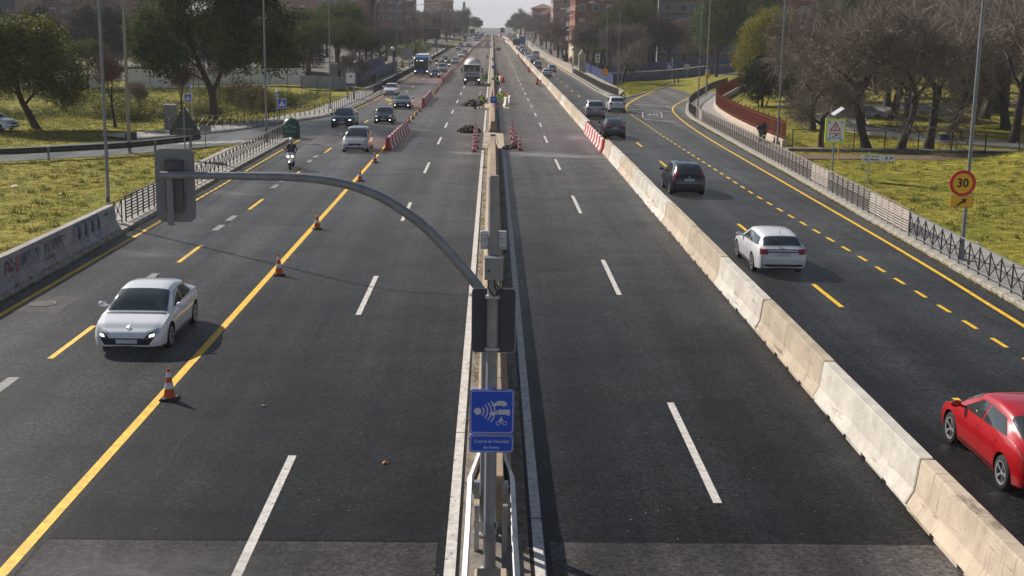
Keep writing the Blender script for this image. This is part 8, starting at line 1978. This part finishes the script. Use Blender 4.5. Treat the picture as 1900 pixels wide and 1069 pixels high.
win_p = MB().add([(-.43, -.022, -.43), (.43, -.022, -.43), (.43, -.022, .43), (-.43, -.022, .43)], [(0, 1, 2, 3)]).mesh('pane', M_GLASSB)
win_s = MB().box(-.43, .43, -.05, -.03, -.05, .43).mesh('shutter', M_SHUT)
def building(label, x0, x1, y0, y1, h, wall, cols, z0=4.0, fl=3.0, ww=1.3, wh=1.4, name='building', balc=(), shut=.3, seed=1, side=None, roof=None, base=None, band=None):
    """block with its front to the camera; cols = x of the window columns from the left front corner"""
    rn_ = random.Random(seed); g = road_z(y0) - .5; e = empty(name, (x0, y0, g)); W = x1 - x0; D = y1 - y0
    MB().box(0, W, 0, D, 0, h).build('wall', wall, e); MB().box(-.25, W + .25, -.25, D + .25, h + .003, h + .5).build('cornice', M_CONC_G, e)
    if roof: MB().add([(-.6, -.6, h + .51), (W + .6, -.6, h + .51), (W + .6, D + .6, h + .51), (-.6, D + .6, h + .51), (W * .5, D * .5, h + roof)], [(0, 1, 4), (1, 2, 4), (2, 3, 4), (3, 0, 4)]).build('roof', M_ROOFT, e)
    if base: MB().box(-.15, W + .15, -.15, D + .15, 0, base).build('ground_floor', MB_CR, e)
    nf = int((h - z0) / fl)
    if band:
        for k in range(nf + 1): MB().box(-.06, W + .06, -.06, 0, z0 - .9 + fl * k, z0 - .45 + fl * k).build('floor_band', band, e)
    for k in range(nf):
        z = z0 + fl * k + wh / 2
        for c in cols:
            if c in balc:
                b = MB().box(c - 1.6, c + 1.6, -1.1, -.003, z - wh / 2 - .35, z - wh / 2 - .2).build('balcony', M_CONC_G, e); MB().box(c - 1.6, c + 1.6, -1.1, -1.04, z - wh / 2 - .199, z + .1).build('balcony_rail', M_POLE, b)
            o = put('window', win_fm[M_FRAME.name], e, (c, 0, z), 0, (ww, 1, wh)); put('pane', win_p, o)
            if rn_.random() < shut: put('shutter', win_s, o)
        if side:
            for c in side:
                o = put('window', win_fm[M_FRAME.name], e, (W if x0 < 0 else 0, c, z), PI / 2 if x0 < 0 else -PI / 2, (ww, 1, wh)); put('pane', win_p, o)
    return tag(e, label, 'building')
def cols(a, b, s): return [a + s * i for i in range(int((b - a) / s) + 1)]
building('orange brick apartment block above the left pines', -101, -44.5, 460, 476, 33, MB_OR, cols(3, 34, 3.6) + [38.2, 41, 43.8, 49.5, 50.8], 3.6, 3.0, 1.9, 1.7, shut=.45, side=[4, 8, 12])
building('brown brick block with stacked balconies right of the orange one', -44.2, -29.5, 474, 490, 31, MB_BR, [2.5, 6.5, 8.8, 12.5], 3.6, 3.0, 1.4, 1.5, balc=(6.5, 8.8), seed=2, side=[4, 9])
building('beige apartment tower in the haze left of the avenue', -57, -38, 600, 616, 44, MB_BG, cols(2, 17, 3), 4, 3, 1.4, 1.5, seed=3, side=[4, 8, 12]); building('pinkish far tower nearer to the avenue on the left', -37.5, -27, 690, 705, 36, MB_PK, cols(2, 9, 2.4), 4, 3, 1.2, 1.4, seed=4, side=[3, 7, 11])
building('small far brick house behind the left trees at the crest', -26.5, -21, 660, 672, 18, MB_OR, cols(1.2, 5, 1.6), 4, 3, .9, 1.3, seed=5, roof=2.5)
building('brown brick flats behind the pale poplars on the left', -131, -94, 372, 388, 33, MB_OR, cols(2.5, 35, 4.1), 4.5, 3.0, 1.8, 1.5, seed=6, band=None, balc=(6.6, 27.1)); building('pale pink flats at the far left behind the cedars', -170, -131.5, 366, 382, 33, MB_PK, cols(3, 36, 4), 4.5, 3.0, 2.0, 1.5, seed=7, balc=(27, 31))
building('dark clad block at the left picture edge', -170, -118.5, 300, 316, 34, MB_DK, cols(4, 46, 6), 4, 3.2, 2, 1.5, seed=8, shut=.05)
building('red and grey banded flats behind the right bare trees', 38.5, 60, 292, 308, 30, MB_GY, cols(2, 20, 3.6), 3.6, 3.1, 1.9, 1.5, seed=10, band=MB_RD, side=[4, 8, 12]); building('red brick flats continuing behind the green pines', 60.4, 112, 288, 304, 30, MB_RD, cols(3, 48, 3.8), 3.6, 3.1, 1.8, 1.5, seed=11, balc=(10.6, 25.8))
building('red block far behind the right bare trees', 28.5, 40, 345, 360, 26, MB_RD, cols(1.5, 10, 2.6), 4, 3, 1.3, 1.5, seed=12, balc=(4.1,)); building('grey flats between the red blocks on the right', 33.6, 38.2, 300, 314, 26, MB_GY, [1.3, 3.4], 4, 3.1, 1.4, 1.5, seed=13)
e = building('corner house of orange brick on a cream ground floor at the right pavement', 18.3, 33, 281, 299, 25, MB_OR, cols(1.6, 14, 3), 6.0, 3.2, 1.4, 1.6, seed=14, base=5.2)
for k in range(6):
    z = 6.4 + 3.2 * k
    for yy in (3.2, 9, 14.5):
        b = MB().box(-1.0, -.003, yy - 1.3, yy + 1.3, z - .5, z - .36).build('balcony', M_CONC, e); MB().box(-1.0, -.95, yy - 1.3, yy + 1.3, z - .359, z + .5).build('balcony_rail', M_POLE, b); MB().add([(-.01, yy - 1.3, z + 2.1), (-.01, yy + 1.3, z + 2.1), (-.95, yy + 1.3, z + 1.75), (-.95, yy - 1.3, z + 1.75)], [(0, 1, 2, 3)]).build('awning', M_AWN if (k + int(yy)) % 2 else M_WHITE, e)
# cream pylon at its foot
e = empty('gate_pylon', (16.9, 236, road_z(236) + .15)); MB().bevbox(-.75, .75, -.6, .6, 0, .5, .06).build('plinth', MB_CR, e); MB().bevbox(-.62, .62, -.5, .5, .5, 3.1, .05).build('shaft', MB_CR, e); MB().bevbox(-.78, .78, -.65, .65, 3.1, 3.4, .08).build('cornice', MB_CR, e); MB().lathe([(.55, 3.4), (.5, 3.7), (.3, 4.0), (.08, 4.15)], 12).build('cap', MB_CR, e, smooth=True); MB().box(-.35, .35, -.53, -.501, 1.0, 2.6).build('niche', M_CONC_T, e); tag(e, 'cream stone gate pylon on the right pavement', 'pylon')
building('terracotta roofed house far along the right side', 20.5, 31, 560, 574, 12, MB_OR, cols(1.5, 9, 2.5), 4, 3, 1.2, 1.4, seed=15, roof=3.4, side=[3, 7, 11]); building('brick flats beyond it on the right', 19.5, 30, 620, 640, 15, MB_RD, cols(1.5, 9, 2.5), 4, 3, 1.2, 1.4, seed=16, roof=2.8, side=[3, 8, 13, 17]); building('far red brick house near the crest on the right', 17.5, 26, 700, 714, 9.5, MB_RD, cols(1.5, 7, 2), 4, 3, 1, 1.3, seed=17, side=[3, 7]); building('pale flats behind the corner house on the right', 20, 34, 420, 436, 19, MB_PK, cols(1.5, 12, 2.6), 4, 3, 1.3, 1.5, seed=18, side=[3, 7, 11], roof=2.5)
building('far pale slab left at the end of the avenue', -24, -17, 900, 915, 14, MB_BG, cols(1, 6, 2), 4, 3, 1, 1.3, seed=19)

# ================================================================== rubble, litter and other small things
def rubble(label, x, y, sx, sy, h, seed, n=70):
    rn_ = random.Random(seed); root = empty('debris_heap', (x, y, RZ + .012)); M_TARm = mat('broken_asphalt', (.032, .029, .027), .95, var=.4, vscale=5, bump=.6, bscale=8)
    mb = MB(); k = 14
    for j in range(k + 1):
        for i in range(k + 1):
            u, v = i / k * 2 - 1, j / k * 2 - 1; r = math.hypot(u, v); z = max(0, (1 - r) ** .8 if r < 1 else 0) * h * (.75 + .5 * rn_.random()) - (.02 if r >= 1 else 0); mb.v.append((u * sx + rn_.uniform(-.05, .05), v * sy + rn_.uniform(-.05, .05), z))
    for j in range(k):
        for i in range(k): mb.f.append((j * (k + 1) + i, j * (k + 1) + i + 1, (j + 1) * (k + 1) + i + 1, (j + 1) * (k + 1) + i))
    mb.build('heap', M_TARm, root)
    for i in range(n):
        a = rn_.uniform(0, 2 * PI); r = rn_.random() ** .6 * 1.05; u, v = math.cos(a) * r, math.sin(a) * r; s = rn_.uniform(.05, .17); z = max(0, (1 - r)) ** .8 * h + s * .1
        pts = [Vector((rn_.uniform(.6, 1) * q[0] * s, rn_.uniform(.6, 1) * q[1] * s, rn_.uniform(.5, .9) * q[2] * s)) for q in ((-1, -1, -1), (1, -1, -1), (-1, 1, -1), (1, 1, -1), (-1, -1, 1), (1, -1, 1), (-1, 1, 1), (1, 1, 1))]
        rot = Matrix.Rotation(rn_.uniform(0, 6), 4, 'Z') @ Matrix.Rotation(rn_.uniform(-.6, .6), 4, 'X')
        MB().add([rot @ p for p in pts], [(0, 2, 3, 1), (4, 5, 7, 6), (0, 1, 5, 4), (2, 6, 7, 3), (0, 4, 6, 2), (1, 3, 7, 5)]).build('chunk', M_TARm, root).location = (u * sx, v * sy, z)
    tag(root, label, 'debris heap', 'debris heaps at the road works')
rubble('heap of broken asphalt left of the standing worker', -2.1, 134.5, 1.05, 2.0, .58, 1); rubble('dark heap of broken asphalt behind the left striped cones', -1.75, 100.6, .85, 1.3, .5, 2); rubble('thin scatter of asphalt crumbs at the foot of the right cones', 1.35, 87.5, .5, .9, .10, 3, 25)
# dark tarpaulin over the end of the near median wall
mb = MB(); pr = [(-.40, .02), (-.37, .35), (-.25, .75), (-.17, .955), (.18, .965), (.28, .7), (.36, .3)]; rn_ = random.Random(4)
mb.loft([[(x * 1.06 + rn_.uniform(-.015, .015), y_, z + .012 + rn_.uniform(0, .015)) for x, z in pr] for y_ in (86.3, 86.7, 87.0, 87.25)], False, False); o = mb.build('tarpaulin', mat('tarp_dark_green', (.02, .03, .028), .6, var=.4, vscale=3)); o.location = (XM, 0, RZ + .012); tag(o, 'dark tarpaulin draped over the end of the near median wall', 'tarpaulin')
M_LIT = mat('litter_white', (.7, .7, .68), .7); M_LEAF = mat('dead_leaf', (.30, .12, .04), .8); rn_ = random.Random(9)
def litter(x, y, z, s, m, label, cat='litter'):
    mb = MB(); k = rn_.randint(5, 7); mb.v = [(math.cos(2 * PI * i / k) * s * rn_.uniform(.5, 1), math.sin(2 * PI * i / k) * s * rn_.uniform(.5, 1), rn_.uniform(0, s * .4)) for i in range(k)] + [(0, 0, s * .45)]; mb.f = [(i, (i + 1) % k, k) for i in range(k)]
    o = mb.build('litter', m); o.location = (x, y, z); tag(o, label, cat)
litter(-1.98, 23.0, RZ + .011, .09, M_LEAF, 'orange dead leaf on the left carriageway near the bottom of the picture'); litter(-5.0, 26.6, RZ + .011, .07, M_CONC_D, 'small dark clod on the left carriageway'); litter(-24.2, 63.0, .06, .22, M_LIT, 'white paper on the left lawn nearer the picture edge'); litter(-21.0, 60.5, .06, .12, M_LIT, 'white scrap on the left lawn toward the lamp post')
for i, (x, y) in enumerate([(19.6, 51.5), (19.9, 49.6), (21.4, 46.5), (22.6, 44.0), (20.8, 43.5), (19.5, 53.5), (21.0, 55.8), (24.2, 46), (18.9, 41), (23.5, 57)]): litter(x, y, .05, .10 + .02 * (i % 3), M_LIT, f'scrap of white litter on the right lawn near the thirty sign, {ordinal(i + 1)} of ten')
M_CRUMB = mat('pale_grit', (.4, .38, .34), .9, island=.4); rng = np.random.default_rng(77); N = 1400
yy = 17 + 85 * rng.random(N) ** 1.6; xx = rng.uniform(-14.4, 15.5, N); c = np.c_[xx, yy, np.full(N, RZ + .012)]; s = (.006 + .012 * rng.random((N, 1)))
a = rng.random(N) * 6.3; ux = np.c_[np.cos(a), np.sin(a), np.zeros(N)] * s; uy = np.c_[-np.sin(a), np.cos(a), np.zeros(N)] * s; up_ = np.c_[np.zeros(N), np.zeros(N), np.ones(N)] * s * .6
o = put('grit', np_mesh('grit', np.stack([c - ux, c + uy, c + up_, c + uy, c + ux, c + up_, c + ux, c - uy, c + up_, c - uy, c - ux, c + up_], 1).reshape(-1, 3), 3, M_CRUMB)); stuff(o); o['label'] = 'pale grit and crumbs scattered over the asphalt'; o['category'] = 'grit'

# ================================================================== air
hz = MB().box(-1560, 1560, -95, 4080, -3, 62).build('haze'); stuff(hz)
hm = bpy.data.materials.new('haze'); hm.use_nodes = True; t = hm.node_tree
for n_ in list(t.nodes): t.nodes.remove(n_)
ho = t.nodes.new('ShaderNodeOutputMaterial'); hv = t.nodes.new('ShaderNodeVolumePrincipled'); hv.inputs['Color'].default_value = (.93, .95, 1, 1); hv.inputs['Density'].default_value = .00025; hv.inputs['Anisotropy'].default_value = .0
t.links.new(hv.outputs['Volume'], ho.inputs['Volume']); hz.data.materials.append(hm)
hz['label'] = 'thin pale haze hanging over the whole avenue'; hz['category'] = 'haze'
